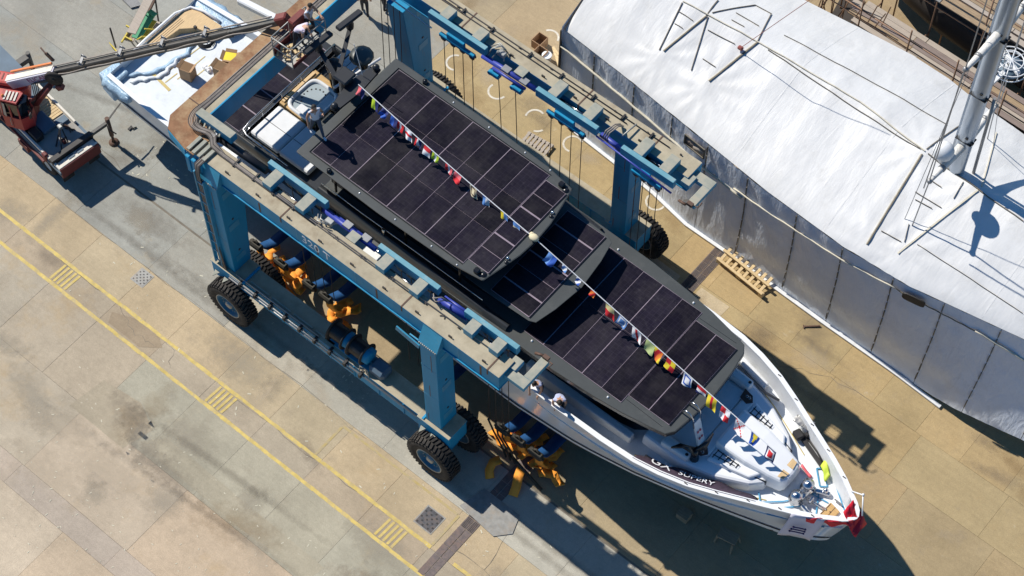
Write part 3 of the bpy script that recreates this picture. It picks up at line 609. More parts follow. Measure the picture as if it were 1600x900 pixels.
# C-shaped sheave brackets on the top beams
CL = [(-5.93, -3.33, -5.35), (-0.93, 1.64, -5.46), (2.80, 4.98, -5.52)]
CRr = [(-5.97, -3.37, 2.64), (-0.98, 1.66, 2.47), (2.74, 4.95, 2.42)]
for s, lst in ((1, CL), (-1, CRr)):
    for (x0, x1, ye) in lst:
        yi = LY0+.52 if s == 1 else RY1-.52           # outer ends of the arms sit on the beam
        cb = part('sheave_bracket', lambda b: b.span(x0, x1, min(ye, ye-.18*s), max(ye, ye-.18*s), 8.62, 9.0, top=1), ['teal_light', 'teal_top'], bevel=0.012)
        for xa in (x0+.38, x1-.75):
            part('arm', lambda b: b.span(xa, xa+.38, min(yi, ye-.183*s), max(yi, ye-.183*s), 8.703, 9.0, top=1), ['teal_light', 'dusty_teal'], cb, bevel=0.012)
        ym = (LY1 if s == 1 else RY0)+.09*s
        part('cylinder_rod', lambda b: b.tube([(x0+.9, ym, 8.5), (x1-.5, ym, 8.5)], .03, 10), 'chrome', cb)
        part('cylinder_barrel', lambda b: (b.tube([(x0+.3, ym, 8.40), (x1-1.0, ym, 8.40)], .085, 12), b.tube([(x1-1.05, ym, 8.40), (x1-.95, ym, 8.40)], .10, 12)), 'cyl_black', cb)
        # trolley block slung below, inboard
        yb = ye+.03*s
        tb = part('trolley_block', lambda b: (b.span(x0+.55, x1-.45, yb-.07, yb+.07, 8.2, 8.34, bev=.02), b.span(x0+.9, x1-.9, yb-.06, yb+.06, 8.34, 8.62, bev=.02)), 'teal')
        for q in range(4):
            xq = x0+.75+q*(x1-x0-1.3)/3
            part('pulley', lambda b: b.lathe([(0.05, -.06), (.13, -.06), (.13, -.04), (.1, -.02), (.1, .02), (.13, .04), (.13, .06), (.05, .06)], Matrix.Translation((xq, yb, 8.2)) @ Matrix.Rotation(PI/2, 4, 'X'), n=16), 'cyl_black', tb)
# thrust cylinders between brackets
for s, pts in ((1, ((-3.45, -0.85, -5.52),)), (-1, ((-3.5, -0.9, 2.66),))):
    for (x0, x1, y) in pts:
        th = part('thrust_cylinder', lambda b: (b.tube([(x0, y, 8.55), (x1-.25, y-.06*s, 8.55)], .10, 12), b.tube([(x0+.55, y+.12*s, 8.45), (x1-.6, y+.1*s, 8.45)], .06, 10)), 'cyl_blue')
        part('rod', lambda b: b.tube([(x1-.35, y-.06*s, 8.55), (x1+.2, y-.08*s, 8.55)], .05, 8), 'chrome', th)
        for xx in (x0+.9, x0+1.7): part('pipe_clamp', lambda b: b.span(xx, xx+.32, y-.1, y+.16, 8.62, 8.68, bev=.01), 'grey_metal', th)
        part('manifold', lambda b: (b.span(x0+.45, x0+.75, y-.34*s-.1, y-.34*s+.1, 8.72, 8.9, bev=.02), b.tube([(x0+.2, y-.3*s, 8.8), (x0+.35, y-.5*s, 8.95), (x0+.6, y-.45*s, 8.85), (x0+.8, y-.2*s, 8.7)], .025, 6), b.tube([(x0+.1, y-.35*s, 8.8), (x0+.3, y-.6*s, 8.9), (x0+.65, y-.5*s, 8.9)], .025, 6)), 'galv', th)
        part('mount_plate', lambda b: b.span(x0+1.35, x0+1.75, y-.42 if s > 0 else y+.05, y-.05 if s > 0 else y+.42, 8.702, 8.74), 'dusty_teal', th)
part('thrust_cylinder', lambda b: (b.tube([(1.7, -5.66, 8.5), (2.85, -5.6, 8.5)], .12, 12), b.tube([(1.75, -5.45, 8.42), (2.9, -5.42, 8.42)], .06, 10)), 'cyl_blue')
part('thrust_cylinder', lambda b: (b.tube([(-8.1, -5.62, 8.5), (-6.0, -5.55, 8.45)], .14, 12), b.tube([(-8.2, -5.62, 8.5), (-8.1, -5.62, 8.5)], .18, 12)), 'cyl_black')
part('thrust_cylinder', lambda b: (b.tube([(1.66, 2.5, 8.6), (5.0, 2.28, 8.6)], .035, 8), b.tube([(1.7, 2.72, 8.5), (2.74, 2.66, 8.5)], .1, 10)), 'cyl_blue')
part('thrust_cylinder', lambda b: b.tube([(-10.4, 2.5, 8.75), (-5.6, 2.4, 8.62)], .03, 8), 'chrome')
# L-shaped end brackets
for s in (1, -1):
    ya, yb_, yc_ = (LY0+.25, LY0+.62, -5.22) if s == 1 else (RY1-.25, RY1-.62, 2.38)
    part('end_bracket', lambda b: (b.span(5.0, 5.9, min(ya, yb_), max(ya, yb_), 8.36, 8.56, top=1), b.span(5.6, 5.9, min(yb_, yc_), max(yb_, yc_), 8.36, 8.561, top=1), b.span(4.95, 5.3, min(ya+.3*s, ya+.75*s), max(ya+.3*s, ya+.75*s), 8.4, 8.64, top=1)), ['teal_light', 'dusty_teal'], bevel=0.012)
    part('limit_switch', lambda b: (b.box((5.75, yc_+.05*s, 8.62), (.22, .14, .12)), b.tube([(5.9, yc_, 8.6), (6.05, yc_, 8.62), (6.05, yc_-.2*s, 8.7)], .02, 6), b.tube([(5.3, yc_+.05*s, 8.4), (5.6, yc_+.1*s, 8.5)], .05, 6)), 'brown_metal')
# wire ropes
def rope(pts, name='wire_rope'): return part(name, lambda b: b.tube(pts, .016, 5), 'cable')
for (x0, x1, ye) in CRr:
    for q in range(4):
        xq = x0+.75+q*(x1-x0-1.3)/3; rope([(xq, ye-.05, 8.1), (xq-.05, ye-.02, 2.6)])
for (x0, x1, ye) in CL:
    for q in range(4):
        xq = x0+.75+q*(x1-x0-1.3)/3; rope([(xq, ye+.05, 8.1), (xq, ye+.05, 1.9)])
for xq in (-7.75, -7.45, -7.15, -8.05): rope([(xq, 2.45, 8.3), (xq-.05, 2.3, 2.4)])
for xq, dx in ((-2.6, .35), (-1.85, .3)): rope([(xq, 2.45, 8.2), (xq+dx, 2.25, 2.5)])
for px, sg in ((-2.75, 1), (-1.75, 1)): part('sheave_block', lambda b: (b.span(px-.22, px+.16, 2.4, 2.62, 8.15, 8.36, bev=.03), b.tube([(px-.26, 2.42, 8.2), (px-.26, 2.6, 8.2)], .09, 10)), 'teal')
# rear crossbeam with rusty walkway
part('crossbeam', lambda b: (b.span(-9.08, -8.8, -5.4, 3.3, 7.92, 8.9, top=1), b.span(-8.83, -8.76, -5.4, 3.3, 8.902, 8.94)), TD, bevel=0.015)
wk = part('walkway', lambda b: b.prism([(-9.95, -6.1), (-9.62, -6.55), (-8.62, -6.78), (-8.2, -6.78), (-8.2, -5.83), (-9.09, -5.45), (-9.09, 3.4), (-9.95, 3.4)], 8.68, 8.73, top=0), 'rust_deck')
part('walkway_skirt', lambda b: (b.span(-9.95, -9.9, -6.05, 3.4, 8.6, 8.679), b.bar((-9.93, -6.08, 8.6), (-9.62, -6.53, 8.6), .05, .15), b.bar((-9.62, -6.53, 8.4), (-8.62, -6.76, 8.4), .05, .42)), 'teal', wk)
part('gutter', lambda b: (b.span(-9.36, -9.10, -4.9, 3.2, 8.74, 8.8), b.span(-9.39, -9.36, -4.9, 3.2, 8.735, 8.88)), 'hose_pale')
part('deck_seam', lambda b: b.span(-9.95, -9.40, -5.2, -5.16, 8.731, 8.75), 'brown_metal', wk)
part('corner_bracket', lambda b: b.span(-9.12, -7.5, -5.66, -5.36, 8.75, 9.1, top=1), ['teal_light', 'dusty_teal'], bevel=.012)
for k in range(5): part('hose_clamp', lambda b: b.box((-8.9+k*.22, -5.72+.015*k, 8.86), (.05, .22, .06), R=Matrix.Rotation(0.5, 3, 'Z')), 'dusty_teal')
# hydraulic hoses: along the gutter, curling round the corner, then along the near beam
for k in range(7):
    o_ = k*.045
    pts = [(-9.34+o_*.75, 3.0, 8.84), (-9.34+o_*.75, -4.7, 8.84), (-9.36+o_*.9, -5.15, 8.9), (-9.38+o_*1.2, -5.62, 8.96), (-9.2+o_*1.1, -6.02+o_*.8, 8.9), (-8.8+o_*.6, -6.12+o_, 8.9), (-8.45+o_*.5, -5.98+o_*.9, 8.92), (-8.15+o_*.2, -5.98+o_*.9, 8.9), (-7.9, -6.22+o_*.9, 8.86)]
    sm = []
    for i in range(1, len(pts)-1):
        a, c, d = Vector(pts[i-1]), Vector(pts[i]), Vector(pts[i+1])
        if i == 1: sm.append(a)
        for t in (0.0, .33, .66): sm.append(((a+c)/2)*(1-t)**2+c*2*t*(1-t)+((c+d)/2)*t*t)
    sm.append(Vector(pts[-1]))
    end = (-3.0, 1.2, 4.7)[k % 3] if k % 2 else -3.2
    sm += [Vector((x, -6.22+o_*.9 if k < 4 else -6.22+o_*.5, 8.735+.01*(k % 2))) for x in (-7.4, -6.4, end)]
    part('hydraulic_hose', lambda b: b.tube(sm, .019, 6), 'hose_pale' if k % 3 else 'hose')
for k, yy in enumerate((3.55, 3.63, 3.70)):
    e = (2.2, -5.0, 3.9)[k]
    part('hydraulic_hose', lambda b: b.tube([(-10.4, yy, 8.74), (e, yy-.08, 8.74)], .018, 6), 'hose')
for x in (-6.5, -5.2, -3.9, -2.2, -.8, .6, 1.9, 3.1): part('hose_clip', lambda b: (b.span(x, x+.07, 3.5, 3.74, 8.701, 8.775),), 'dark_metal')
for x in (-6.9, -6.0, -5.1, -4.2): part('hose_clip', lambda b: b.span(x, x+.06, -6.27, -5.9, 8.701, 8.765), 'dark_metal')
for x in (-2.4, -1.2, 0, 2.2): part('hose_clip', lambda b: b.tube([(x, -6.2, 8.71), (x+.12, -6.1, 8.76), (x+.2, -6.2, 8.71)], .018, 5), 'hose')
part('hose_loop', lambda b: (b.tube([(1.55, -5.75, 8.8), (1.75, -5.95, 9.0), (1.9, -5.75, 8.95), (2.1, -5.6, 8.7)], .022, 6), b.tube([(1.6, -5.85, 8.75), (1.85, -6.0, 8.95), (2.0, -5.7, 8.8)], .02, 6)), 'hose_pale')
for k in range(3): part('hose_loop', lambda b: b.tube([(1.9+.08*k, 2.55, 8.7), (1.95+.08*k, 2.62, 9.05), (2.05+.07*k, 3.0, 9.1), (2.05+.07*k, 3.3, 8.78)], .025, 6), 'hose_pale')
part('hose_loop', lambda b: (b.tube([(2.45, 2.9, 8.9), (2.5, 3.6, 8.85)], .03, 6), b.tube([(-3.3, 2.75, 8.7), (-3.2, 2.8, 9.05), (-3.0, 3.1, 9.08), (-2.8, 3.2, 8.75)], .025, 6), b.tube([(-3.1, 2.7, 8.7), (-3.0, 2.9, 9.0), (-2.75, 3.0, 8.75)], .025, 6)), 'galv')
# cable drops and cable tray down the rear near leg
for k in range(5): part('hose_drop', lambda b: b.tube([(-7.9+.05*k, -6.6, 8.76), (-7.93+.05*k, -6.98, 8.7), (-7.9+.045*k, -7.06, 8.3), (-7.75+.04*k, -7.07, 4.0), (-7.6+.05*k, -7.1, 2.4)], .024, 6), 'hose_pale' if k % 2 else 'hose')
part('cable_tray', lambda b: (b.span(-7.95, -7.9, -7.12, -6.98, 2.6, 8.4), b.span(-7.6, -7.56, -7.12, -6.98, 2.6, 8.0), *[b.span(-7.93, -7.58, -7.10, -7.07, 2.8+.62*k, 2.86+.62*k) for k in range(9)]), 'teal_light')
for k in range(4): part('manifold_plate', lambda b: b.span(-8.55+k*.24, -8.41+k*.24, -6.74, -6.1, 8.722, 8.80, bev=.01), 'dusty_teal')
part('manifold_pit', lambda b: b.span(-8.40, -8.33, -6.6, -6.12, 8.722, 8.74), 'pit')
for k in range(3): part('valve', lambda b: b.span(-8.5+k*.28, -8.32+k*.28, -6.92, -6.8, 7.7, 8.6, bev=.02), 'teal')
# pipes and winch drums on the near bottom beam
pp = part('pipe_run', lambda b: (b.tube([(-7.2, -7.16, 2.44), (-2.9, -7.16, 2.40), (1.9, -7.12, 2.36)], .035, 6), b.tube([(-7.2, -7.22, 2.36), (-1.2, -7.22, 2.3)], .028, 6), b.tube([(-7.0, -7.02, 2.54), (-3.0, -7.0, 2.54)], .03, 6)), 'grey_metal')
for k in range(9): part('pipe_clamp', lambda b: b.span(-6.7+k*.72, -6.6+k*.72, -7.26, -7.0, 2.3, 2.53), 'dark_metal', pp)
for k in range(4): part('deck_plate', lambda b: b.span(-6.4+k*1.05, -5.5+k*1.05, -6.92, -6.86, 2.502, 2.56), 'dusty_teal')
def drum(xc, yc, zc):
    t = bpy.data.objects.new('winch_drum', None); COL.objects.link(t); t.parent = H; ORG[t.name] = ORG[H.name]
    mt = Matrix.Translation((xc, yc, zc)) @ Matrix.Rotation(PI/2, 4, 'Y')
    b = MB(); b.lathe([(.30, -.30), (.30, .30)], mt, n=24)
    for q in range(12): b.lathe([(.30, -.28+q*.048), (.325, -.256+q*.048), (.30, -.232+q*.048)], mt, n=24)
    b.build('rope_drum', 'cyl_black', t)
    for h in (-.32, .32):
        b = MB(); b.lathe([(.05, h-.02), (.44, h-.02), (.45, h), (.44, h+.02), (.05, h+.02)], mt, n=28); b.build('flange', 'dark_metal', t)
    b = MB(); b.lathe([(.34, .34), (.33, .5), (.2, .56), (.001, .56)], mt, n=8); b.build('gearbox', 'teal', t)
    b = MB(); b.span(xc-.5, xc+.62, yc-.32, yc+.3, 2.502, 2.56); b.bar((xc-.36, yc, 2.5), (xc-.36, yc, zc), .3, .05); b.bar((xc+.4, yc, 2.5), (xc+.4, yc, zc), .3, .05); b.build('cradle', 'teal_light', t)
drum(-2.28, -6.6, 2.98); drum(-1.35, -6.62, 2.98)
part('winch_guard', lambda b: b.tube([(-1.0, -7.1, 2.5), (-.95, -7.1, 2.9), (-.6, -7.1, 3.0), (-.55, -7.1, 2.5)], .02, 6), 'galv')
part('motor_cover', lambda b: b.span(-.75, -.05, -6.95, -6.35, 2.502, 2.9, bev=.1), 'truck_blue')
part('rain_hood', lambda b: b.span(1.5, 2.0, -6.95, -6.9, 7.6, 7.75), 'teal_light')
part('ladder_stile', lambda b: b.bar((1.0, -7.02, 7.72), (1.98, -7.02, 7.55), .05, .25), 'teal_light')
lettering('capacity_lettering', '320 T', 0.54, (-2.72, LY0-.004, 8.345), (1, 0, 0), (0, 0, 1), 'text_white', H)
# ------------------------------------------------------------------ lifting slings
def strap(b, pts, wd, wdir=None, th=.03, mi=0):
    pts = [Vector(p) for p in pts]; up = []; n = len(pts); ring = []
    for i, p in enumerate(pts):
        d = (pts[min(i+1, n-1)]-pts[max(i-1, 0)]).normalized()
        side = Vector(wdir) if wdir else Vector((0, 0, 1)).cross(d)
        side = (side-d*side.dot(d)); side.normalize(); nn = d.cross(side)
        ring.append([b.bm.verts.new(p+side*wd/2+nn*th/2), b.bm.verts.new(p-side*wd/2+nn*th/2), b.bm.verts.new(p-side*wd/2-nn*th/2), b.bm.verts.new(p+side*wd/2-nn*th/2)])
    for a, c in zip(ring, ring[1:]):
        for k in range(4):
            f = b.bm.faces.new((a[k], a[(k+1) % 4], c[(k+1) % 4], c[k])); f.smooth = (k % 2 == 0)
    b.bm.faces.new(ring[0][::-1]); b.bm.faces.new(ring[-1])
def loop_pts(c, r, a0, a1, dz=0.0, n=14, ax=1.0, rot=0.0):
    out = []
    for k in range(n+1):
        a = a0+(a1-a0)*k/n; x, y = r*math.cos(a)*ax, r*math.sin(a)
        out.append((c[0]+x*math.cos(rot)-y*math.sin(rot), c[1]+x*math.sin(rot)+y*math.cos(rot), c[2]+dz*k/n))
    return out
HULLY = -4.9
def sling(x, label, orange):
    """blue webbing under the hull, with the orange sleeve bunched on the near side"""
    t = thing('lifting_sling', label, 'lifting sling', (x, -5.0, 0.0), 'slings under the hoist')
    def web(b):
        pts = [(x, -5.3, 1.5)] + [(x, -5.15+.35*k/3, 1.4-.12*k) for k in range(1, 4)]
        pts = [(x, -5.32, 1.75), (x+.03, -5.05, 1.3), (x+.02, -4.6, 1.0), (x-.03, -3.6, .78), (x, -2.0, .62), (x, .2, 1.0), (x, 1.6, 1.5), (x, 2.3, 2.5)]
        strap(b, pts, .44, (1, 0, 0), .04)
    b = MB(); web(b); b.build('webbing', 'blue_sling', t)
    b = MB(); b.span(x-.3, x+.3, -5.5, -5.25, 1.62, 1.9, bev=.06); b.tube([(x-.2, -5.35, 1.8), (x, -5.35, 2.05), (x+.2, -5.35, 1.8)], .05, 8); b.tube([(x-.34, -5.38, 1.7), (x+.34, -5.38, 1.7)], .06, 8); b.build('shackle', 'shackle', t)
    if orange:
        r2 = random.Random(int(x*10)); b = MB()
        for k in range(5):
            px_, py_, a = x+r2.uniform(-.3, .3), -5.05+r2.uniform(-.3, .35), r2.uniform(0, PI); zz = .06+.07*k; pts = []
            for q in range(7):
                pts.append((px_, py_, max(.03, zz+.10*math.sin(q*1.7+k)))); a += r2.uniform(-.7, .7); st_ = r2.uniform(.13, .2); px_ += math.cos(a)*st_; py_ += math.sin(a)*st_*.8
            strap(b, pts, r2.uniform(.24, .36), None, .03)
        strap(b, [(x+.05, -5.3, 1.55), (x+.12, -5.32, 1.1), (x+.2, -5.15, .6), (x+.1, -4.95, .35), (x-.15, -4.8, .3)], .3, (1, .3, 0), .04)
        b.build('protective_sleeve', 'orange_sling', t)
    return t
sling(-7.7, 'orange and blue sling bunched nearest the rear leg of the hoist', True)
sling(-6.45, 'curled orange sling second from the rear leg', True)
sling(-5.05, 'dark sling shackle hanging between two orange slings', False)
sling(-4.25, 'orange sling with bright blue webbing above the winch drums', True)
sling(1.05, 'lone orange sling hanging just behind the front leg', False)
b = MB(); strap(b, [(1.0, -5.25, 2.4), (1.05, -5.3, 2.0), (1.15, -5.25, 1.6), (1.35, -5.15, 1.15), (1.45, -5.1, 1.0)], .22, (1, 0, .2), .05); strap(b, loop_pts((1.35, -5.12, .95), .14, 0, 6, .1, 10), .2, (0, 0, 1)); 
sl1 = [o for o in bpy.data.objects if o.name.startswith('lifting_sling')][-1]
b.build('protective_sleeve', 'orange_sling', sl1)
sling(4.05, 'orange slings heaped beside the front wheel, heap nearest the leg', True)
sling(4.75, 'orange sling with two flat straps lying toward the bow', True)
sling(5.55, 'crumpled orange sling at the bow end of the heap', True)
t = [o for o in bpy.data.objects if o.name.startswith('lifting_sling')][-1]
b = MB()
for dx, ln in ((-.25, 1.0), (.2, 1.25)): strap(b, [(5.0+dx, -5.3, .25), (5.05+dx, -4.9, .2), (5.02+dx, -4.9+ln*.6, .12), (5.15+dx, -4.9+ln, .05)], .24, (1, 0, 0), .04)
strap(b, [(5.1, -5.6, .4), (5.2, -5.9, .3), (5.35, -6.2, .15), (5.45, -6.5, .05)], .34, (1, .2, .2), .05); strap(b, [(4.3, -5.8, .35), (4.15, -6.05, .3), (4.2, -6.3, .12), (4.4, -6.5, .05)], .34, (1, 0, .2), .04)
b.build('loose_strap', 'orange_sling', t)
b = MB()
for k in range(3): b.tube([(3.6+.25*k, -5.6+.1*k, 2.3), (3.75+.2*k, -5.5, 1.4), (4.0+.25*k, -5.45, .7), (4.4+.2*k, -5.6, .35)], .035, 6)
b.tube([(4.0, -5.35, .4), (5.0, -5.6, .5), (6.1, -5.7, .1)], .06, 8); b.build('chain', 'shackle', t)
# ------------------------------------------------------------------ motor yacht
Y = thing('motor_yacht', 'white motor yacht with dark solar-panelled roofs hanging in the hoist', 'yacht', (0, -1.9, 0))
def yc(x): return -1.9-0.0115*x
def P(x, v, z): return (x, yc(x)+v, z)
def yp(name, fn, mats, parent=Y, **k):
    b = MB(); fn(b); return b.build(name, mats, parent, **k)
HB = [(-16.25, 2.45), (-14, 2.62), (-10, 2.72), (0, 2.76), (2.5, 2.85), (4.6, 3.05), (6, 3.12), (8, 3.1), (9.3, 3.02), (10.2, 2.86), (11.15, 2.6), (12.0, 2.26), (12.7, 1.95), (13.5, 1.6), (14.3, 1.24), (15.0, .88), (15.4, .62), (15.75, .40), (15.95, .22), (16.05, .03)]
BL = [(-16.25, 2.4), (-10, 2.68), (4, 2.70), (6.5, 2.62), (7.3, 2.54), (9, 2.28), (10.3, 1.98), (11.45, 1.68), (13, 1.25), (14.3, .88), (15.3, .46), (15.8, .2), (16.05, .02)]   # half-breadth at the strake
SH = [(-16.25, 3.5), (-11.3, 3.65), (-9.6, 4.5), (1, 4.6), (3.2, 5.0), (4.6, 5.4), (7, 5.5), (12, 5.6), (16.05, 5.7)]
DK = [(-16.25, 3.1), (-10.6, 3.12), (-10.4, 4.25), (3, 4.4), (6.5, 4.6), (9.5, 4.85), (16.05, 4.95)]
KN = [(-16.25, 2.2), (-9, 2.45), (4, 2.5), (7, 2.85), (10, 3.1), (13, 3.2), (16.05, 3.2)]       # knuckle / strake height
XS = sorted(set([x for x, _ in HB]+[-16.25+.6*k for k in range(54) if -16.25+.6*k < 16]+[15.55, 15.85]))
def section(x, s):
    b_ = interp(HB, x); sh = interp(SH, x); kn = interp(KN, x)
    t = max(0, min(1, (x-6)/10.05)); fl = 1-0.16*t**1.4         # flare forward
    stem = (16.05-x)
    kz = 0.85+0.05*max(0, -x)*0.5 if x < 8 else 0.85+1.9*((x-8)/8.05)**2.6
    bw = interp(BL, x)
    xr = lambda z: x - max(0, (x-11)/5.05)**2*0.75*max(0, (sh-z))/2.8     # raked stem
    return [(xr(kz), 0, kz), (xr(kz+.35), s*bw*.55*(1-.5*t), kz+.35), (xr((kz+kn)/2), s*bw*(.90-.28*t), kz+.55*(kn-kz)), (xr(kn-.35), s*bw*(.965-.05*t), kn-.35), (xr(kn), s*bw, kn), (xr(kn+.12), s*bw*1.0, kn+.12), (xr((kn+sh)/2), s*(bw*.42+b_*.58), (kn+sh)/2), (x, s*b_, sh)]
def W(p): return (p[0], yc(p[0])+p[1], p[2])
for lo, hi, nm, mt in ((0, 3, 'hull_bottom', 'antifoul'), (3, 5, 'rubbing_strake', 'gel_white_dirty'), (5, 7, 'topsides', 'gel_white')):
    def f(b):
        for s in (-1, 1):
            rows = []
            for x in XS:
                q = section(x, s)[lo:hi+1]
                if nm == 'rubbing_strake': q = [(p[0], p[1]+s*(.05 if i > 0 else 0), p[2]) for i, p in enumerate(q)]
                rows.append([W(p) for p in q])
            b.grid(rows)
            b.bm.verts.ensure_lookup_table()
        q0 = [section(XS[0], -1)[k] for k in range(lo, hi+1)]; q1 = [section(XS[0], 1)[k] for k in range(lo, hi+1)]
        b.grid([[W(p) for p in q0], [W(p) for p in q1]], smooth=False)
    yp(nm, f, mt)
def groove(b):
    for s in (-1, 1): b.tube([W((p[0], p[1]+s*.012, p[2]+.07)) for p in (section(x, s)[5] for x in XS if x < 15.9)], .035, 5)
yp('strake_groove', groove, 'hull_band')
def rail(b):
    for s in (-1, 1):
        rows = []
        for x in XS:
            q = section(x, s)[7]; bb = interp(HB, x); wdt = min(.16, bb*.8)
            rows.append([W((q[0], q[1]+s*.02, q[2]-.03)), W((q[0], q[1]+s*.02, q[2]+.03)), W((q[0], q[1]-s*wdt, q[2]+.03)), W((q[0], q[1]-s*wdt, q[2]-.03))])
        b.grid(rows, smooth=False)
yp('cap_rail', rail, 'gel_white')
XD = [x for x in XS if x <= 15.75]
def bulw(b):
    for s in (-1, 1):
        rows = []
        for x in XD:
            q = section(x, s)[7]; bb = max(.05, interp(HB, x)); dk = interp(DK, x); t = max(0, min(1, (x-7)/3))
            rows.append([W((x, s*max(.02, (bb-.15)), q[2]-.02)), W((x, s*max(.02, bb-.15-.05*t*min(1, bb)), dk+.25)), W((x, s*max(.02, bb-.17-.10*t*min(1, bb)), dk-.01))])
        b.grid(rows)
yp('bulwark_lining', bulw, 'gel_white_dirty')
def decks(x0, x1, off):
    def f(b):
        rows = []
        for x in [x for x in XD if x0 <= x <= x1]:
            bb = max(.05, interp(HB, x)); dk = interp(DK, x)
            rows.append([W((x, -bb+.1, dk+off)), W((x, 0, dk+off)), W((x, bb-.1, dk+off))])
        b.grid(rows, smooth=False)
    return f
dk_aft = yp('aft_deck', decks(-16.3, -10.6, 0), 'deck_film')
yp('side_deck', decks(-10.6, 9.4, 0), 'deck_white'); fd = yp('foredeck', decks(9.3, 15.8, .002), 'deck_white')
# transom steps and swim platform ends in blue film, teak on the port quarter
yp('transom_step', lambda b: (b.prism([W((-16.75, -2.5, 0))[:2], W((-15.9, -2.65, 0))[:2], W((-15.9, -1.7, 0))[:2], W((-16.6, -1.6, 0))[:2]], 2.3, 3.3), b.prism([W((-16.1, -2.62, 0))[:2], W((-14.9, -2.7, 0))[:2], W((-14.9, -2.45, 0))[:2], W((-16.0, -2.2, 0))[:2]], 3.1, 3.45)), 'blue_film', bevel=.08)
yp('quarter_cover', lambda b: b.grid([[P(-16.3+.22*i, 1.9+.9*j/6+.06*math.sin(i*1.7), 3.30+.14*math.sin(j*.5)+.04*mnoise.noise((i*.6, j*.7, 1))) for j in range(7)] for i in range(11)]), 'blue_film', thick=.03)
yp('quarter_cover_side', lambda b: b.grid([[P(-16.3+.2*i, -2.78+.3*j/4+.03*math.sin(i*2.1), 3.2+.3*math.sin(j*.55)+.05*mnoise.noise((i*.6, j*.7, 4))) for j in range(5)] for i in range(8)]), 'blue_film', thick=.03)
tk = yp('teak_bench', lambda b: b.prism([P(-16.35, -.35, 0)[:2], P(-15.9, -.4, 0)[:2], P(-15.75, .9, 0)[:2], P(-15.3, 1.35, 0)[:2], P(-14.6, 1.5, 0)[:2], P(-14.6, 2.05, 0)[:2], P(-16.0, 2.0, 0)[:2], P(-16.35, 1.4, 0)[:2]], 3.11, 3.42, top=1), ['teak_pale', 'teak_pale'], bevel=.03)
for k in range(5): yp('teak_seam', lambda b: b.bar(P(-16.28+.09*k, -.3, 3.423), P(-16.25+.09*k, 1.3, 3.423), .012, .006), 'brown_metal', tk)
yp('bench_coaming', lambda b: b.tube([P(-16.38, -1.6, 3.3), P(-16.4, -.3, 3.42), P(-16.4, 1.3, 3.44), P(-16.15, 1.9, 3.44), P(-15.6, 2.1, 3.44), P(-14.8, 2.12, 3.44)], .06, 8), 'gel_white', tk)
# plastic sheeting and tape on the aft deck
for i, pts in enumerate(([(-16.0, -1.9), (-15.2, -1.0), (-14.9, .4), (-15.2, 1.2)], [(-15.6, -1.95), (-14.9, -1.0), (-15.0, .1)])):
    def sheet(b):
        rows = []
        for j in range(3):
            row = []
            for k in range(25):
                t = k/24*(len(pts)-1); a = min(int(t), len(pts)-2); f_ = t-a
                x = pts[a][0]+(pts[a+1][0]-pts[a][0])*f_; v = pts[a][1]+(pts[a+1][1]-pts[a][1])*f_
                row.append(P(x+.11*(j-1)+.05*math.sin(k*1.3+i), v+.03*math.sin(k*2.2), 3.13+(.05 if j == 1 else 0)+.02*abs(math.sin(k*1.9))))
            rows.append(row)
        b.grid(rows)
    yp('plastic_sheet', sheet, 'deck_film' if i == 1 else 'blue_film', thick=.01)
for (x0, v0, x1, v1, wd) in ((-15.3, -1.1, -14.2, -1.25, .12), (-14.9, -.9, -14.75, .9, .035), (-14.35, -.7, -14.3, .75, .035), (-13.9, -.1, -13.85, .8, .035), (-14.6, -1.1, -14.55, -.5, .04)):
    yp('tape_strip', lambda b: b.bar(P(x0, v0, 3.116), P(x1, v1, 3.116), wd, .006), 'yellow_tape', dk_aft)
# ---- superstructure
GL = 'glass_dark'
def sym(tab):   # [(x, v)] starboard -> port outline, counter-clockwise
    return [P(x, -v, 0)[:2] for x, v in tab] + [P(x, v, 0)[:2] for x, v in reversed(tab) if v > 0.001]
yp('aft_saloon', lambda b: b.prism(sym([(-10.4, 2.0), (-4.86, 2.02), (-4.86, 0)]), 4.2, 5.8), GL, bevel=.05)
yp('main_saloon', lambda b: b.prism(sym([(-4.85, 2.0), (6.5, 2.05), (8.4, 1.75), (9.2, 1.2), (9.4, 0)]), 4.2, 6.62), GL, bevel=.05)
for s in (-1, 1): yp('saloon_coaming', lambda b: b.prism([P(4.2, s*2.36, 0)[:2], P(8.6, s*2.28, 0)[:2], P(8.6, s*2.0, 0)[:2], P(4.2, s*2.06, 0)[:2]][::-s], 4.4, 5.15), 'gel_white_dirty', bevel=.05)
T1 = [(-4.95, 2.66), (3.4, 2.68), (5.6, 2.66), (7.2, 2.55), (8.3, 2.42), (9.4, 2.22), (9.83, 2.12), (10.02, 1.85), (10.14, 1.0), (10.2, 0)]
fr = yp('forward_roof', lambda b: (b.prism(sym(T1), 6.62, 6.85, 1, top=0), b.prism(sym([(x-.12 if x > 0 else x+.12, max(0, v-.14)) for x, v in T1]), 6.45, 6.62, 1)), ['roof_grey', 'roof_edge'], bevel=.03)
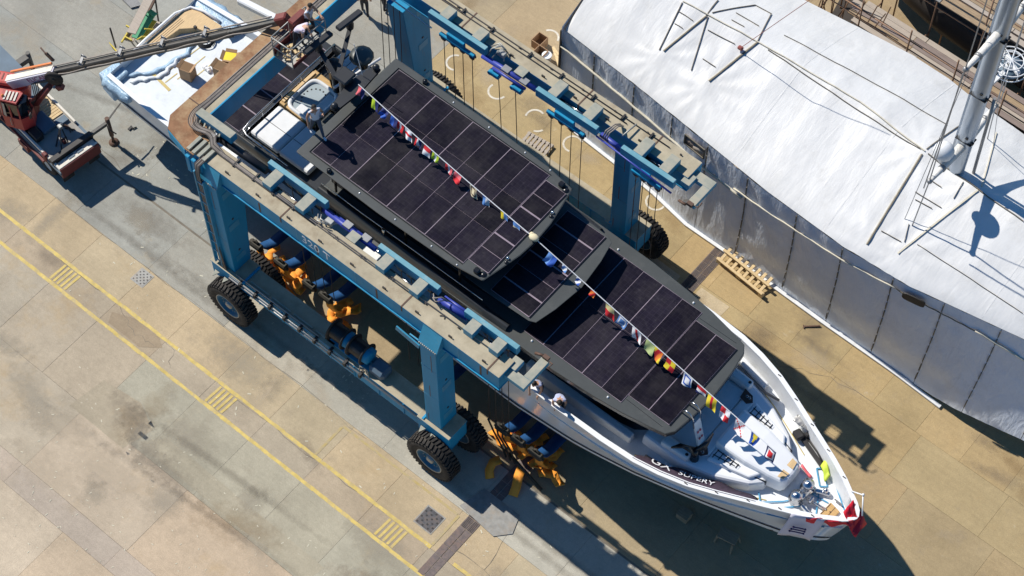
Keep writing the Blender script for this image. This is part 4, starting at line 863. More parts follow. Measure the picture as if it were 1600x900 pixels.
# upper deck: coamings, floor, wheelhouse and roofs
for s in (-1, 1):
    yp('deck_coaming', lambda b: b.grid([[P(x, s*(2.66-.03*max(0, x-1)), 6.83), P(x, s*(2.6-.03*max(0, x-1)), 7.12-.06*max(0, x-1.2)), P(x, s*(2.5-.03*max(0, x-1)), 7.18-.07*max(0, x-1.2)), P(x, s*(2.38-.03*max(0, x-1)), 7.12-.06*max(0, x-1.2)), P(x, s*(2.34-.03*max(0, x-1)), 6.83)] for x in [-4.9+.7*k for k in range(13)]]), 'roof_edge')
    yp('aft_coaming', lambda b: b.grid([[P(x, s*2.62, 6.33), P(x, s*2.58, 6.62), P(x, s*2.48, 6.66), P(x, s*2.42, 6.6), P(x, s*2.4, 6.33)] for x in [-8.9+.5*k for k in range(9)]]), 'roof_edge')
    yp('deck_handrail', lambda b: b.tube([P(-4.8, s*2.45, 7.4), P(-3, s*2.45, 7.4), P(-.5, s*2.42, 7.42), P(1.5, s*2.35, 7.3), P(2.3, s*2.3, 7.2)], .022, 6), 'chrome')
yp('wheelhouse', lambda b: b.prism(sym([(-4.9, 1.95), (1.6, 1.95), (3.2, 1.7), (3.8, 1.2), (4.0, 0)]), 6.8, 7.42), GL, bevel=.04)
T2 = [(-4.9, 2.12), (2.2, 2.18), (3.3, 2.14), (4.12, 2.1), (4.34, 2.0), (4.52, 1.2), (4.66, 0)]
md = yp('middle_roof', lambda b: b.prism(sym(T2), 7.38, 7.6, 1, top=0, taper=sym([(x-(.2 if x > 3 else 0), max(0, v-.18)) for x, v in T2])), ['roof_grey', 'roof_edge'], bevel=.03)
yp('flybridge_glass', lambda b: b.prism(sym([(-4.6, 1.75), (1.0, 1.8), (2.0, 1.2), (2.2, 0)]), 7.55, 8.2), GL, bevel=.03)
T3 = [(-5.8, 2.56), (-2, 2.6), (1.2, 2.5), (2.36, 2.33), (2.52, 1.6), (2.68, .8), (2.73, 0)]
rf = yp('main_roof', lambda b: b.prism(sym(T3), 8.16, 8.5, 1, top=0, taper=sym([(x-(.18 if x > 2 else 0)+(.1 if x < -5 else 0), max(0, v-.16)) for x, v in T3])), ['roof_grey', 'roof_edge'], bevel=.06)
for s in (-1, 1):
    for x in (-4.4, -1.2, 1.2): yp('roof_post', lambda b: b.tube([P(x, s*2.2, 7.0), P(x+.1, s*2.25, 8.2)], .05, 8), 'black_gloss')
    yp('deck_lamp', lambda b: b.tube([P(-1.9, s*2.5, 7.2), P(-1.9, s*2.52, 7.55)], .055, 10), 'chrome')
# solar panels, each one its own sheet
def arr_back(x0, x1, v0, v1, z, par): yp('panel_tray', lambda b: b.prism([P(x0, v0, 0)[:2], P(x1, v0, 0)[:2], P(x1, v1, 0)[:2], P(x0, v1, 0)[:2]], z, z+.021), 'panel_gap', par)
pm = {}
def panel(x0, x1, v0, v1, z, par):
    key = (round(x1-x0, 3), round(v1-v0, 3))
    if key not in pm:
        b = MB(); b.box((0, 0, 0), (key[0], key[1], .014)); t_ = b.build('tmp', 'solar'); pm[key] = t_.data; bpy.data.objects.remove(t_)
    xc = (x0+x1)/2; return shared('solar_panel', pm[key], P(xc, (v0+v1)/2, z), par)
G1, G2 = .022, .036
def array(x0, n, pitch, vs, z, par, dbl=1):
    x = x0; xs = []
    for k in range(n):
        g_ = G2 if (k % 2 == dbl and k > 0) else G1
        a = x+k*pitch; xs.append((a+g_/2, a+pitch-(G2 if ((k+1) % 2 == dbl) else G1)/2))
    for a, c in xs:
        for v0, v1 in zip(vs, vs[1:]): panel(a, c, v0+.004, v1-.004, z, par)
arr_back(-5.34, 1.42, -2.22, 2.22, 8.501, rf); array(-5.34, 8, .845, (-2.21, -.75, .75, 2.21), 8.523, rf, 0)
arr_back(1.44, 2.30, -2.0, 2.0, 8.501, rf)
for k in range(6):
    v0 = -1.99+k*.664; panel(1.46, 2.28, v0+(.03 if k in (2, 4) else .01), v0+.664-(.03 if k in (1, 3) else .01), 8.523, rf)
arr_back(2.4, 4.03, -2.0, 2.0, 7.601, md)
for k in range(6):
    v0 = -1.99+k*.664; panel(2.42, 4.01, v0+(.03 if k in (1, 3, 5) else .01), v0+.664-(.03 if k in (0, 2, 4) else .01), 7.623, md)
arr_back(3.95, 8.05, -2.16, 2.16, 6.851, fr); array(3.95, 5, .82, (-2.15, 0, 2.15), 6.873, fr, 1)
arr_back(8.07, 9.73, -1.80, 1.80, 6.851, fr); array(8.07, 2, .83, (-1.79, 0, 1.79), 6.873, fr, 1)
def edge_trim(pts, z, par): yp('array_trim', lambda b: [b.bar(P(*p, z), P(*q, z), .022, .02) for p, q in zip(pts, pts[1:])], 'black_gloss', par)
edge_trim([(-5.40, -2.26), (-5.40, 2.26), (1.45, 2.26)], 8.515, rf); edge_trim([(2.34, -2.0), (2.34, 2.0)], 8.515, rf); edge_trim([(-5.40, -2.26), (1.42, -2.26)], 8.515, rf)
edge_trim([(4.07, -2.0), (4.07, 2.0)], 7.615, md); edge_trim([(9.77, -1.8), (9.77, 1.8)], 6.865, fr)
# small roof fittings
for (x, v) in ((2.42, -1.15), (2.42, 1.15)):
    yp('roof_light', lambda b: (b.lathe([(.001, .09), (.05, .08), (.06, 0)], Matrix.Translation(P(x, v, 8.5)), n=12)), 'chrome', rf)
    yp('roof_light', lambda b: (b.lathe([(.001, .05), (.06, .05), (.07, 0)], Matrix.Translation(P(x+.06, v-.14, 8.5)), n=12)), 'black_gloss', rf)
for s in (-1, 1):
    yp('corner_camera', lambda b: (b.box(P(1.98, s*2.18, 8.58), (.22, .2, .16), bev=.04), b.lathe([(.001, .05), (.1, .04), (.12, 0)], Matrix.Translation(P(2.2, s*2.12, 8.5)), n=14)), 'black_gloss', rf)
    for x in (-4.3, -3.0, -1.4, .2, 1.3): yp('roof_stud', lambda b: b.lathe([(.001, .03), (.025, .025), (.03, 0)], Matrix.Translation(P(x, s*2.4, 8.5)), n=8), 'gel_white', rf)
    for x in (4.4, 7.6): yp('roof_stud', lambda b: b.lathe([(.001, .05), (.03, .04), (.04, 0)], Matrix.Translation(P(x, s*2.28, 6.85)), n=8), 'gel_white', fr)
    yp('roof_seam', lambda b: b.bar(P(8.1, s*1.95, 6.853), P(9.6, s*1.98, 6.853), .012, .004), 'black_gloss', fr)
yp('roof_stud', lambda b: b.lathe([(.001, .14), (.08, .12), (.10, 0)], Matrix.Translation(P(-4.3, 2.4, 8.5)), n=12), 'black_gloss', rf)
yp('roof_stud', lambda b: b.lathe([(.001, .14), (.08, .12), (.10, 0)], Matrix.Translation(P(-4.35, -2.42, 8.5)), n=12), 'black_gloss', rf)
# ---- upper aft deck
before = set(Y.children)
yp('upper_aft_deck', lambda b: b.prism(sym([(-10.95, 2.4), (-10.3, 2.6), (-4.9, 2.66), (-4.9, 0)]), 6.12, 6.35), 'roof_edge', bevel=.03)
arr_back(-10.75, -9.05, -2.3, 2.3, 6.352, Y)
for k in range(5): panel(-10.73, -9.07, -2.29+k*.92, -2.29+(k+1)*.92-.05, 6.373, Y)
ra = yp('aft_railing', lambda b: (b.tube([P(-6.4, -2.5, 6.98), P(-8.4, -2.5, 7.0), P(-8.64, -2.4, 7.0), P(-8.7, -2.0, 7.0), P(-8.7, .6, 7.0), P(-8.7, 2.4, 7.0)], .032, 8), b.tube([P(-8.64, -2.4, 6.7), P(-8.7, -2.0, 6.7), P(-8.7, 2.4, 6.7)], .016, 6)), 'chrome')
for v in (-2.3, -1.4, -.4, .6, 1.6, 2.35): yp('rail_post', lambda b: b.tube([P(-8.7, v, 6.36), P(-8.7, v, 7.0)], .02, 6), 'chrome', ra)
yp('wind_screen', lambda b: b.grid([[P(-8.74, -2.35+.6*k, 6.37), P(-8.74, -2.35+.6*k, 6.66)] for k in range(9)], smooth=False), GL)
for x0_, x1_ in ((-8.6, -7.28), (-7.24, -5.85)):
    sp = yp('sun_pad', lambda b: b.span(x0_, x1_, yc(-7.4)-2.15, yc(-7.4)-.66, 6.42, 6.66, bev=.05), 'cushion')
    yp('cushion_seam', lambda b: b.span(x0_+.05, x1_-.05, yc(-7)-1.42, yc(-7)-1.40, 6.661, 6.665), 'dark_metal', sp)
tb_ = yp('spa_surround', lambda b: b.prism([P(-8.66, -.6, 0)[:2], P(-7.5, -.62, 0)[:2], P(-7.02, -.45, 0)[:2], P(-7.15, .75, 0)[:2], P(-7.9, 1.25, 0)[:2], P(-8.64, 1.28, 0)[:2]], 6.36, 6.68), 'teak', bevel=.03)
yp('surround_step', lambda b: b.span(-8.62, -8.5, yc(-8.2)-.5, yc(-8.2)+1.15, 6.68, 6.74), 'teak_pale', tb_)
def spa(inset):
    pts = []
    for k in range(32):
        a = 2*PI*k/32; ca, sa = math.cos(a), math.sin(a); e = 0.45
        pts.append((-7.76+(.70-inset)*math.copysign(abs(ca)**e, ca), .22+(.80-inset)*math.copysign(abs(sa)**e, sa)))
    return pts
so_, si_ = spa(0), spa(.12); mid_ = spa(.26)
def ring(a, b_, t_): return [tuple(c*(1-t_)+d*t_ for c, d in zip(p, q)) for p, q in zip(a, b_)]
def loop_row(pts, z): return [P(*p, z) for p in pts+pts[:1]]
tub = yp('hot_tub', lambda b: b.grid([loop_row(so_, 6.66), loop_row(so_, 6.76), loop_row(ring(so_, si_, .45), 6.79), loop_row(si_, 6.74), loop_row(ring(si_, mid_, .1), 6.66)]), 'tub_white')
yp('tub_basin', lambda b: b.grid([loop_row(ring(si_, mid_, .1), 6.685), loop_row(ring(si_, mid_, .2), 6.684), loop_row(mid_, 6.683), [P(-7.76, .22, 6.682)]*33]), 'tub_inside', tub)
yp('tub_seat', lambda b: b.span(-7.5, -7.16, yc(-7)-.42, yc(-7)+.80, 6.684, 6.74, bev=.02), 'tub_white', tub)
yp('tub_step', lambda b: b.span(-8.0, -7.52, yc(-7)-.44, yc(-7)-.12, 6.684, 6.73, bev=.02), 'tub_white', tub)
for k in range(9):
    a = 1.1+k*.36; yp('tub_jet', lambda b: b.lathe([(.001, .008), (.03, .008), (.035, 0)], Matrix.Translation(P(-7.8+.42*math.cos(a), .28+.46*math.sin(a), 6.685)), n=8), 'dark_metal', tub)
yp('tub_handrail', lambda b: b.tube([P(-6.95, -.5, 6.36), P(-6.95, -.5, 7.0), P(-7.12, -.5, 7.05), P(-7.18, -.5, 6.75)], .02, 6), 'black_gloss')
yp('stair_handrail', lambda b: b.tube([P(-6.75, -.7, 6.4), P(-6.75, -.7, 7.2), P(-6.75, -.1, 7.2), P(-6.75, -.1, 6.4)], .02, 6), 'black_gloss')
yp('stair_handrail', lambda b: b.tube([P(-6.55, .1, 6.4), P(-6.55, .1, 7.3), P(-6.55, .75, 7.3), P(-6.55, .75, 6.4)], .02, 6), 'black_gloss')
yp('side_console', lambda b: b.span(-6.7, -5.95, yc(-6)-.62, yc(-6)+.02, 6.36, 7.25, bev=.04), 'roof_grey')
pl_ = yp('port_lounge', lambda b: b.span(-7.95, -6.8, yc(-6)+1.3, yc(-6)+2.3, 7.3, 7.55, bev=.05), 'cushion')
yp('lounge_base', lambda b: b.span(-7.95, -6.8, yc(-6)+1.3, yc(-6)+2.35, 6.36, 7.298), 'roof_edge')
for k in range(3): yp('lounge_slat', lambda b: b.span(-7.7+.3*k, -7.68+.3*k, yc(-6)+1.32, yc(-6)+2.28, 7.551, 7.556), 'dark_metal', pl_)
for xx in (-7.55, -6.95): yp('lounge_rail', lambda b: b.tube([P(xx, 1.15, 7.4), P(xx, 1.15, 7.8), P(xx+.04, 2.3, 7.8), P(xx+.04, 2.3, 7.4)], .028, 6), 'black_gloss')
yp('awning_pole', lambda b: b.tube([P(-6.71, .36, 8.25), P(-6.29, 2.31, 8.3)], .05, 8), 'gel_white')
yp('stair_well', lambda b: b.span(-6.7, -5.0, yc(-6)+1.1, yc(-6)+2.3, 6.352, 6.37), 'pit')
yp('parasol_case', lambda b: b.span(-6.3, -6.0, yc(-6)+1.5, yc(-6)+1.9, 6.95, 7.1, bev=.03), 'teak')
for o_ in set(Y.children)-before: o_.location = o_.location+Vector((-.15, .13, -.3))      # the well deck lies lower than the roof tier
# ---- radar mast
ms = yp('radar_mast', lambda b: (b.grid([[P(-5.95+.34*math.cos(a)*k-.2*h, .4+.3*math.sin(a)*k, 6.4+3.0*h) for a in [2*PI*i/12 for i in range(13)]] for h, k in ((0, 1.5), (.35, 1.2), (.7, .9), (1, .7))]), b.span(-6.45, -5.85, yc(-6)+.1, yc(-6)+.7, 9.3, 9.42, bev=.05)), 'mast_black')
yp('mast_wing', lambda b: (b.prism([P(-5.75, -.8, 0)[:2], P(-5.5, -.78, 0)[:2], P(-5.4, .4, 0)[:2], P(-5.5, 1.5, 0)[:2], P(-5.75, 1.52, 0)[:2], P(-6.0, .4, 0)[:2]], 9.05, 9.15)), 'mast_black', ms)
for (x, v, z, L) in ((-7.55, .62, 9.55, .62), (-7.35, 2.0, 9.6, .55)):
    yp('radar_scanner', lambda b: (b.bar(P(x-.05, v-L, z+.22), P(x+.05, v+L, z+.22), .26, .14, bev=.04), b.lathe([(.13, -.2), (.15, .0), (.1, .18)], Matrix.Translation(P(x, v, z)), n=14)), 'mast_black', ms)
yp('mast_strut', lambda b: (b.bar(P(-6.4, .2, 9.3), P(-7.5, .62, 9.4), .16, .1), b.bar(P(-6.4, .3, 9.2), P(-7.35, 2.0, 9.42), .14, .1)), 'mast_black', ms)
yp('satellite_dome', lambda b: (b.ball(P(-7.3, 1.0, 8.3), .30, (1, 1, 1.05)), b.tube([P(-7.3, 1.0, 6.9), P(-7.3, 1.0, 8.1)], .15, 12)), 'mast_black', ms)
yp('satellite_dome', lambda b: (b.ball(P(-6.6, 1.7, 8.75), .40, (1.1, 1.1, .5)), b.tube([P(-6.6, 1.7, 8.2), P(-6.6, 1.7, 8.7)], .2, 12)), 'roof_grey', ms)
for v in (-.7, 1.4): yp('small_dome', lambda b: b.ball(P(-5.62, v, 9.26), .13), 'mast_black', ms)
yp('whip_aerial', lambda b: b.tube([P(-5.8, .9, 9.2), P(-6.1, .95, 10.6)], .012, 5), 'gel_white', ms)
yp('mast_lamp', lambda b: (b.ball(P(-7.6, 1.25, 9.62), .06)), 'gel_white', ms)
# ---- foredeck moulding
def coach(tab, z0, z1, nm, mat, bev=.10, par=Y): return yp(nm, lambda b: b.prism(sym(tab), z0, z1, taper=sym([(x+(.06 if x > 10.5 else -.04), v+.08 if v > 0 else 0) for x, v in tab])), mat, par, bevel=bev)
C1 = [(8.9, 1.95), (10.4, 1.95), (11.6, 1.62), (12.6, 1.12), (12.95, .75), (13.0, 0)]
cr_ = coach(C1, 4.8, 5.32, 'coachroof', 'gel_white')
yp('sofa_back', lambda b: b.prism([P(10.62, -1.45, 0)[:2], P(11.05, -1.2, 0)[:2], P(11.05, 1.2, 0)[:2], P(10.62, 1.45, 0)[:2]], 5.3, 5.5), 'gel_white_dirty', bevel=.08)
for s in (-1, 1): yp('sofa_side', lambda b: b.prism([P(9.55, s*1.9, 0)[:2], P(10.6, s*1.85, 0)[:2], P(10.6, s*1.5, 0)[:2], P(9.55, s*1.5, 0)[:2]][::-s], 5.3, 5.62), 'gel_white_dirty', bevel=.08)
sf = yp('sofa_cushion', lambda b: (b.prism([P(9.5, -1.45, 0)[:2], P(10.6, -1.42, 0)[:2], P(10.6, 1.42, 0)[:2], P(9.5, 1.45, 0)[:2]], 5.3, 5.42),), 'cushion', bevel=.05)
C2 = [(10.95, .78), (12.1, .72), (12.95, .58), (13.42, .46), (13.52, .30), (13.54, 0)]
c2 = yp('raised_trunk', lambda b: b.prism(sym(C2), 5.0, lambda x, y: 5.72-.10*max(0, x-11.6), taper=sym([(x+(.05 if x > 11.2 else 0), v+.14 if v > 0 else 0) for x, v in C2])), 'gel_white', bevel=.09)
for s in (-1, 1): yp('trunk_side', lambda b: b.prism([P(11.05, s*1.35, 0)[:2], P(12.5, s*1.0, 0)[:2], P(12.75, s*.6, 0)[:2], P(11.05, s*.75, 0)[:2]][::-s], 5.2, 5.45), 'gel_white', bevel=.06)
for s in (-1, 1):
    hw = yp('deck_hatch', lambda b: b.prism([P(11.12, s*1.22, 0)[:2], P(12.05, s*1.0, 0)[:2], P(12.05, s*.84, 0)[:2], P(11.12, s*.84, 0)[:2]][::s], 5.44, 5.462), 'cushion')
    for k in range(5): yp('hatch_bar', lambda b: b.bar(P(11.16+.2*k, s*.84, 5.475), P(11.16+.2*k, s*(1.2-.045*k), 5.475), .025, .02), 'black_gloss', hw)
    yp('hatch_bar', lambda b: (b.bar(P(11.12, s*.88, 5.478), P(12.02, s*.88, 5.478), .03, .024), b.bar(P(11.12, s*1.1, 5.478), P(11.9, s*.98, 5.478), .025, .02)), 'black_gloss', hw)
    ch = yp('cup_tray', lambda b: b.prism([P(10.55, s*1.12, 0)[:2], P(10.85, s*1.05, 0)[:2], P(11.0, s*1.22, 0)[:2], P(10.85, s*1.42, 0)[:2], P(10.5, s*1.48, 0)[:2]][::s], 5.50, 5.515), 'flag_brown')
    yp('cup_ring', lambda b: [b.lathe([(.04, .0), (.05, .02), (.035, .02)], Matrix.Translation(P(10.72+.1*q, s*1.28, 5.515)), n=10) for q in range(2)], 'chrome', ch)
    yp('deck_socket', lambda b: b.lathe([(.001, .012), (.05, .012), (.06, 0)], Matrix.Translation(P(10.5, s*1.72, 5.62)), n=10), 'black_gloss')
    yp('trunk_step', lambda b: b.prism([P(13.2, s*.10, 0)[:2], P(13.44, s*.10, 0)[:2], P(13.4, s*.38, 0)[:2], P(13.2, s*.42, 0)[:2]][::s], 5.54, 5.565), 'teak_pale', c2)
for s in (-1, 1): yp('side_window', lambda b: b.prism([P(12.5, s*.86, 0)[:2], P(13.0, s*.72, 0)[:2], P(13.0, s*.70, 0)[:2], P(12.5, s*.83, 0)[:2]][::s], 5.1, 5.35), GL)
for s in (-1, 1):
    yp('caulking_line', lambda b: b.tube([P(x, s*(interp(HB, x)-.55-.02*(x-9)), interp(DK, x)+.012) for x in (9.0, 9.8, 10.6, 11.5, 12.5, 13.3)], .018, 5), 'yellow_tape', fd)
    yp('foot_rail', lambda b: b.tube([P(9.3, s*2.32, 4.9), P(9.9, s*2.28, 4.93), P(10.6, s*2.12, 4.95), P(11.0, s*2.05, 4.97), P(11.5, s*2.1, 5.0)], .05, 8), 'hose_pale')
yp('bulwark_locker', lambda b: (b.prism([P(9.7, 2.35, 0)[:2], P(10.9, 2.1, 0)[:2], P(10.9, 2.35, 0)[:2], P(9.7, 2.62, 0)[:2]], 4.9, 5.12),), 'gel_white_dirty', bevel=.06)
# masking tape on the bow deck
for pts in ([(13.95, -.3), (14.5, .25)], [(13.2, -1.25), (13.75, -.75)], [(13.2, -1.25), (12.95, -1.0)], [(13.75, -.75), (13.95, -.5)], [(13.85, -.95), (14.35, -.45)], [(13.85, -.95), (14.15, -1.1)], [(14.9, -.55), (14.4, .35)], [(14.35, .45), (13.9, .9)], [(13.9, .9), (14.05, 1.05)], [(14.05, 1.05), (14.55, .6)], [(14.55, .6), (14.35, .45)], [(14.9, -.5), (15.15, -.05)], [(13.6, -1.45), (15.3, -.62)], [(14.4, 1.05), (15.45, .28)], [(14.2, .05), (14.9, .15)]):
    yp('masking_tape', lambda b: b.bar(P(*pts[0], 4.962), P(*pts[1], 4.962), .045, .006), 'blue_tape', fd)
# windlass, bollards, hatch
wl = yp('anchor_windlass', lambda b: (b.lathe([(.24, 0), (.24, .1), (.16, .14), (.13, .3), (.2, .34), (.2, .4), (.001, .44)], Matrix.Translation(P(14.08, .12, 4.955)), n=18), b.lathe([(.24, 0), (.24, .1), (.16, .14), (.13, .3), (.2, .34), (.2, .4), (.001, .44)], Matrix.Translation(P(14.02, -.45, 4.955)), n=18), b.span(13.92, 14.25, yc(14)-.35, yc(14)+.05, 4.955, 5.12, bev=.04)), 'chrome')
yp('chain_stopper', lambda b: (b.bar(P(14.3, -.5, 5.03), P(14.75, -.6, 5.03), .16, .12, bev=.03), b.bar(P(14.35, .2, 5.03), P(14.8, .4, 5.03), .16, .12, bev=.03), b.tube([P(14.3, -.2, 5.02), P(15.0, -.12, 5.02)], .05, 8), b.ball(P(14.62, .38, 5.12), .1), b.tube([P(14.2, -.45, 5.1), P(14.9, -.58, 5.1)], .025, 6), b.box(P(14.45, -.2, 5.1), (.1, .25, .2), bev=.03)), 'chrome')
for (x, v) in ((13.5, -1.42), (14.3, -1.05), (15.15, .35), (15.1, -.52)): yp('mooring_cleat', lambda b: (b.bar(P(x-.16, v, 5.06), P(x+.16, v*.96, 5.06), .05, .05, bev=.02), b.tube([P(x-.06, v, 4.95), P(x-.06, v, 5.06)], .025, 6), b.tube([P(x+.06, v, 4.95), P(x+.06, v, 5.06)], .025, 6)), 'grey_metal')
hk = yp('bow_hatch', lambda b: b.prism([P(14.92, -.42, 0)[:2], P(15.36, -.34, 0)[:2], P(15.38, .12, 0)[:2], P(14.96, .2, 0)[:2]], 4.955, 5.03), 'teak', bevel=.03)
yp('hatch_frame', lambda b: (b.bar(P(14.95, -.36, 5.034), P(14.99, .14, 5.034), .025, .01), b.bar(P(15.16, -.34, 5.034), P(15.18, .14, 5.034), .015, .01), b.ball(P(15.14, -.1, 5.035), .025, u=6, v=4)), 'brown_metal', hk)
yp('anchor_gear', lambda b: (b.bar(P(12.7, 1.55, 5.0), P(14.3, .95, 5.0), .14, .08), b.box(P(12.75, 1.45, 5.08), (.35, .3, .2), R=Matrix.Rotation(-.4, 3, 'Z'), bev=.04), b.tube([P(12.9, 1.62, 5.05), P(13.6, 1.35, 5.1), P(14.2, 1.05, 5.05)], .05, 8), b.box(P(13.0, 1.6, 5.15), (.16, .2, .2), bev=.04)), 'dark_metal')
yp('foil_wrap', lambda b: b.grid([[P(12.35+.09*i, 1.62+.07*j, 5.35+.15*mnoise.noise((i*.9, j*1.1, 2))) for j in range(7)] for i in range(8)]), 'grey_metal', thick=.01)
yp('pulpit_rail', lambda b: (b.tube([P(15.35, .62, 5.72), P(15.8, .52, 6.2), P(16.15, .05, 5.9)], .025, 6), b.ball(P(15.8, .52, 6.22), .05, u=8, v=6)), 'gel_white')
for k in range(7):
    for s in (-1, 1):
        x = 9.2+.95*k; yp('fairlead', lambda b: b.box(P(x, s*(interp(HB, x)-.06), interp(SH, x)+.04), (.12, .03, .02)), 'dark_metal') if k > 1 else None
yp('bow_thruster_tunnel', lambda b: b.lathe([(.001, 0), (.16, 0), (.16, -.02), (.001, -.02)], Matrix.Translation(P(13.6, -.95, 3.0)) @ Matrix.Rotation(PI/2, 4, 'X'), n=14), 'dark_metal')
# ---- loose things on the yacht
t = thing('boarding_ladder', 'white boarding ladder with chrome hoops hooked on the forward roof edge', 'ladder', P(10.15, -1.35, 5.4))
b = MB(); b.bar(P(10.58, -1.06, 5.55), P(10.24, -.98, 6.6), .34, .05, up=(1, 0, 0)); b.build('tread_board', 'gel_white', t)
b = MB()
for v in (-1.18, -.80): b.tube([P(10.3, v, 6.4), P(10.22, v, 6.95), P(10.08, v, 7.15), P(9.9, v, 7.16), P(9.82, v, 7.02), P(9.8, v, 6.86)], .024, 8)
b.build('hoop', 'chrome', t)
b = MB()
for k in range(2):
    for j in range(2): b.box(P(10.53-.1*k, -1.09+.12*j, 5.86+.3*k), (.03, .06, .1))
b.build('printed_mark', 'flag_pink', t)
t = tag(MB().grid([[Vector(P(10.72, -1.5, 5.62))+Vector((x, y, z)) for x, y, z in row] for row in ([(-.62, -.62, .55), (-.55, -.45, .5), (-.5, -.3, .42)], [(-.35, -.32, .45), (-.28, -.22, .4), (-.22, -.08, .33)], [(-.05, -.2, .22), (0, -.08, .2), (.05, .06, .18)], [(.0, .0, .32), (.1, .12, .3), (.22, .2, .26)], [(.1, .3, .48), (.18, .36, .5), (.2, .42, .5)], [(.12, .62, .68), (.16, .62, .7), (.18, .62, .7)])]).build('whale_tail_ornament', 'black_gloss', thick=.10), 'black whale tail shaped ornament on the foredeck sofa', 'ornament')
b = MB(); b.tube([P(10.7, -1.55, 5.3), P(10.68, -1.52, 5.9)], [.16, .09], 10); 
ob = b.build('tail_stem', 'black_gloss'); ob.parent = t
# banners
t = thing('dark_banner', 'dark printed banner with white lettering inside the near bow bulwark', 'banner', P(11.0, -2.4, 5.0))
def ban(b):
    rows = []
    for k in range(25):
        x = 9.2+4.0*k/24; bb = interp(HB, x); dk = interp(DK, x); hgt = .66*math.sin(PI*min(1, max(0.06, (k+1.5)/26)))**.6
        rows.append([P(x, -(bb-.10), interp(SH, x)+.04), P(x, -(bb-.16-.3*hgt), interp(SH, x)-.05-.2*hgt), P(x, -(bb-.18-.85*hgt)+.04*math.sin(k*.9), interp(SH, x)-.10-.55*hgt)])
    b.grid(rows)
b = MB(); ban(b); b.build('cloth', 'banner_dark', t, thick=.008)
def on_ban(x, dz): return Vector(P(x, -(interp(HB, x)-.42), interp(SH, x)-dz))
for tx, sz, x in (('GX', .52, 10.02), ('SUPERY', .36, 11.2)):
    a, c = on_ban(x-.4, .26), on_ban(x+.4, .26)
    lettering('lettering', tx, sz, (a+c)/2+Vector((0, .04, .07)), c-a, Vector((0, .83, -.5)), 'flag_white', t)
t = thing('white_banner', 'white cloth banner with small dark print hanging over the near bow rail', 'banner', P(14.85, -1.2, 5.6))
def wban(b):
    rows = []
    for i in range(9):
        u = i/8; row = []
        for j in range(9):
            q = j/8; x = 14.35+.95*u+.02*math.sin(q*5); z = 5.76-1.75*q*(1-.08*math.cos((u-.5)*PI*1.2)); bb = interp(HB, x)
            row.append(P(x-.22*q, -bb-.06-.10*q-.05*math.sin(q*3)-.03*math.sin(u*7), z))
        rows.append(row)
    b.grid(rows)
b = MB(); wban(b); wb_ = b.build('cloth', 'banner_white', t, thick=.006)
for k, (L, dx) in enumerate(((.34, .0), (.38, -.03), (.40, -.06))):
    a = Vector(P(14.8+dx-L/2-.06, -interp(HB, 14.8-L/2)-.27, 5.15-.2*k)); c = Vector(P(14.8+dx+L/2-.06, -interp(HB, 14.8+L/2)-.27, 5.15-.2*k))
    b = MB(); b.tube([a, (a+c)/2+Vector((0, -.01, .03)), c], .022, 5); b.ball(a, .045, u=6, v=4); b.ball(c, .04, u=6, v=4); b.build('print', 'ink', t)
b = MB(); b.grid([[P(14.75+1.25*i/16, -interp(HB, 14.75+1.25*i/16)-.05-.05*math.sin(i*.8), 5.72-.32*j/3-.06*math.sin(i*1.1+j)) for j in range(4)] for i in range(17)]); b.grid([[P(15.6+.5*i/5, .35-.55*j/5-.2*i/5, 5.85-.08*i+.10*mnoise.noise((i*.8, j*.8, 1))) for j in range(6)] for i in range(6)])
b.grid([[P(15.85+.09*i, -.35+.11*j, 5.62-.09*i+.10*math.sin(i*1.2+j*.9)) for j in range(7)] for i in range(6)])
tag(b.build('red_cloth', 'red_cloth', thick=.012), 'bright red cloth draped round the tip of the bow', 'cloth')
tag(MB().grid([[P(14.0+.07*i, 1.02-.06*i+.06*j, 5.05+.05*math.sin(i)+.03*j) for j in range(5)] for i in range(7)]).build('lime_bag', 'lime', thick=.06), 'lime yellow bag lying beside the far bow bulwark', 'bag')
tag(MB().grid([[P(13.45+.1*i, .62+.05*j-.03*i, 4.985+.02*math.sin(i+j)) for j in range(3)] for i in range(6)]).build('red_rag', 'flag_pink', thick=.02), 'small pink rag on the bow deck', 'rag')
# cartons on the aft deck
def carton(p, s, h, rz, label, open_=False):
    t = thing('cardboard_box', label, 'box', p, 'cartons on the aft deck')
    R = Matrix.Rotation(rz, 3, 'Z'); c = Vector(p)
    b = MB(); b.box(c+Vector((0, 0, h/2)), (s, s*.9, h), R=R, bev=.01); b.build('carton_body', 'cardboard', t)
    b = MB()
    for k in range(2 if not open_ else 4):
        off = R @ Vector(((s*.5, 0, 0), (-s*.5, 0, 0), (0, s*.45, 0), (0, -s*.45, 0))[k]); 
        b.box(c+off*1.12+Vector((0, 0, h+.04)), (s*.26, s*.88, .01) if k < 2 else (s*.88, s*.26, .01), R=R @ Matrix.Rotation((-.5, .5, 0, 0)[k], 3, 'Y') @ Matrix.Rotation((0, 0, .5, -.5)[k], 3, 'X'))
    b.build('flap', 'cardboard', t)
    b = MB(); b.box(c+Vector((0, 0, h+.003)), (s*.86, s*.76, .006), R=R); b.build('inside', 'bright_yellow' if open_ else 'cardboard_in', t)
carton(P(-14.1, -.33, 3.12), .48, .62, .25, 'closed tall cardboard box standing alone on the aft deck')
carton(P(-13.2, .55, 3.12), .48, .55, .2, 'cardboard box beside the one filled with yellow')
carton(P(-13.3, 1.15, 3.12), .5, .42, .5, 'open cardboard box full of bright yellow bags', True)
b = MB()
for k in range(5): b.tube(loop_pts(P(-14.75, 1.25, 3.15+.03*k), .34-.02*k, k, k+6.1, .03, 22, 1.1), .018, 5)
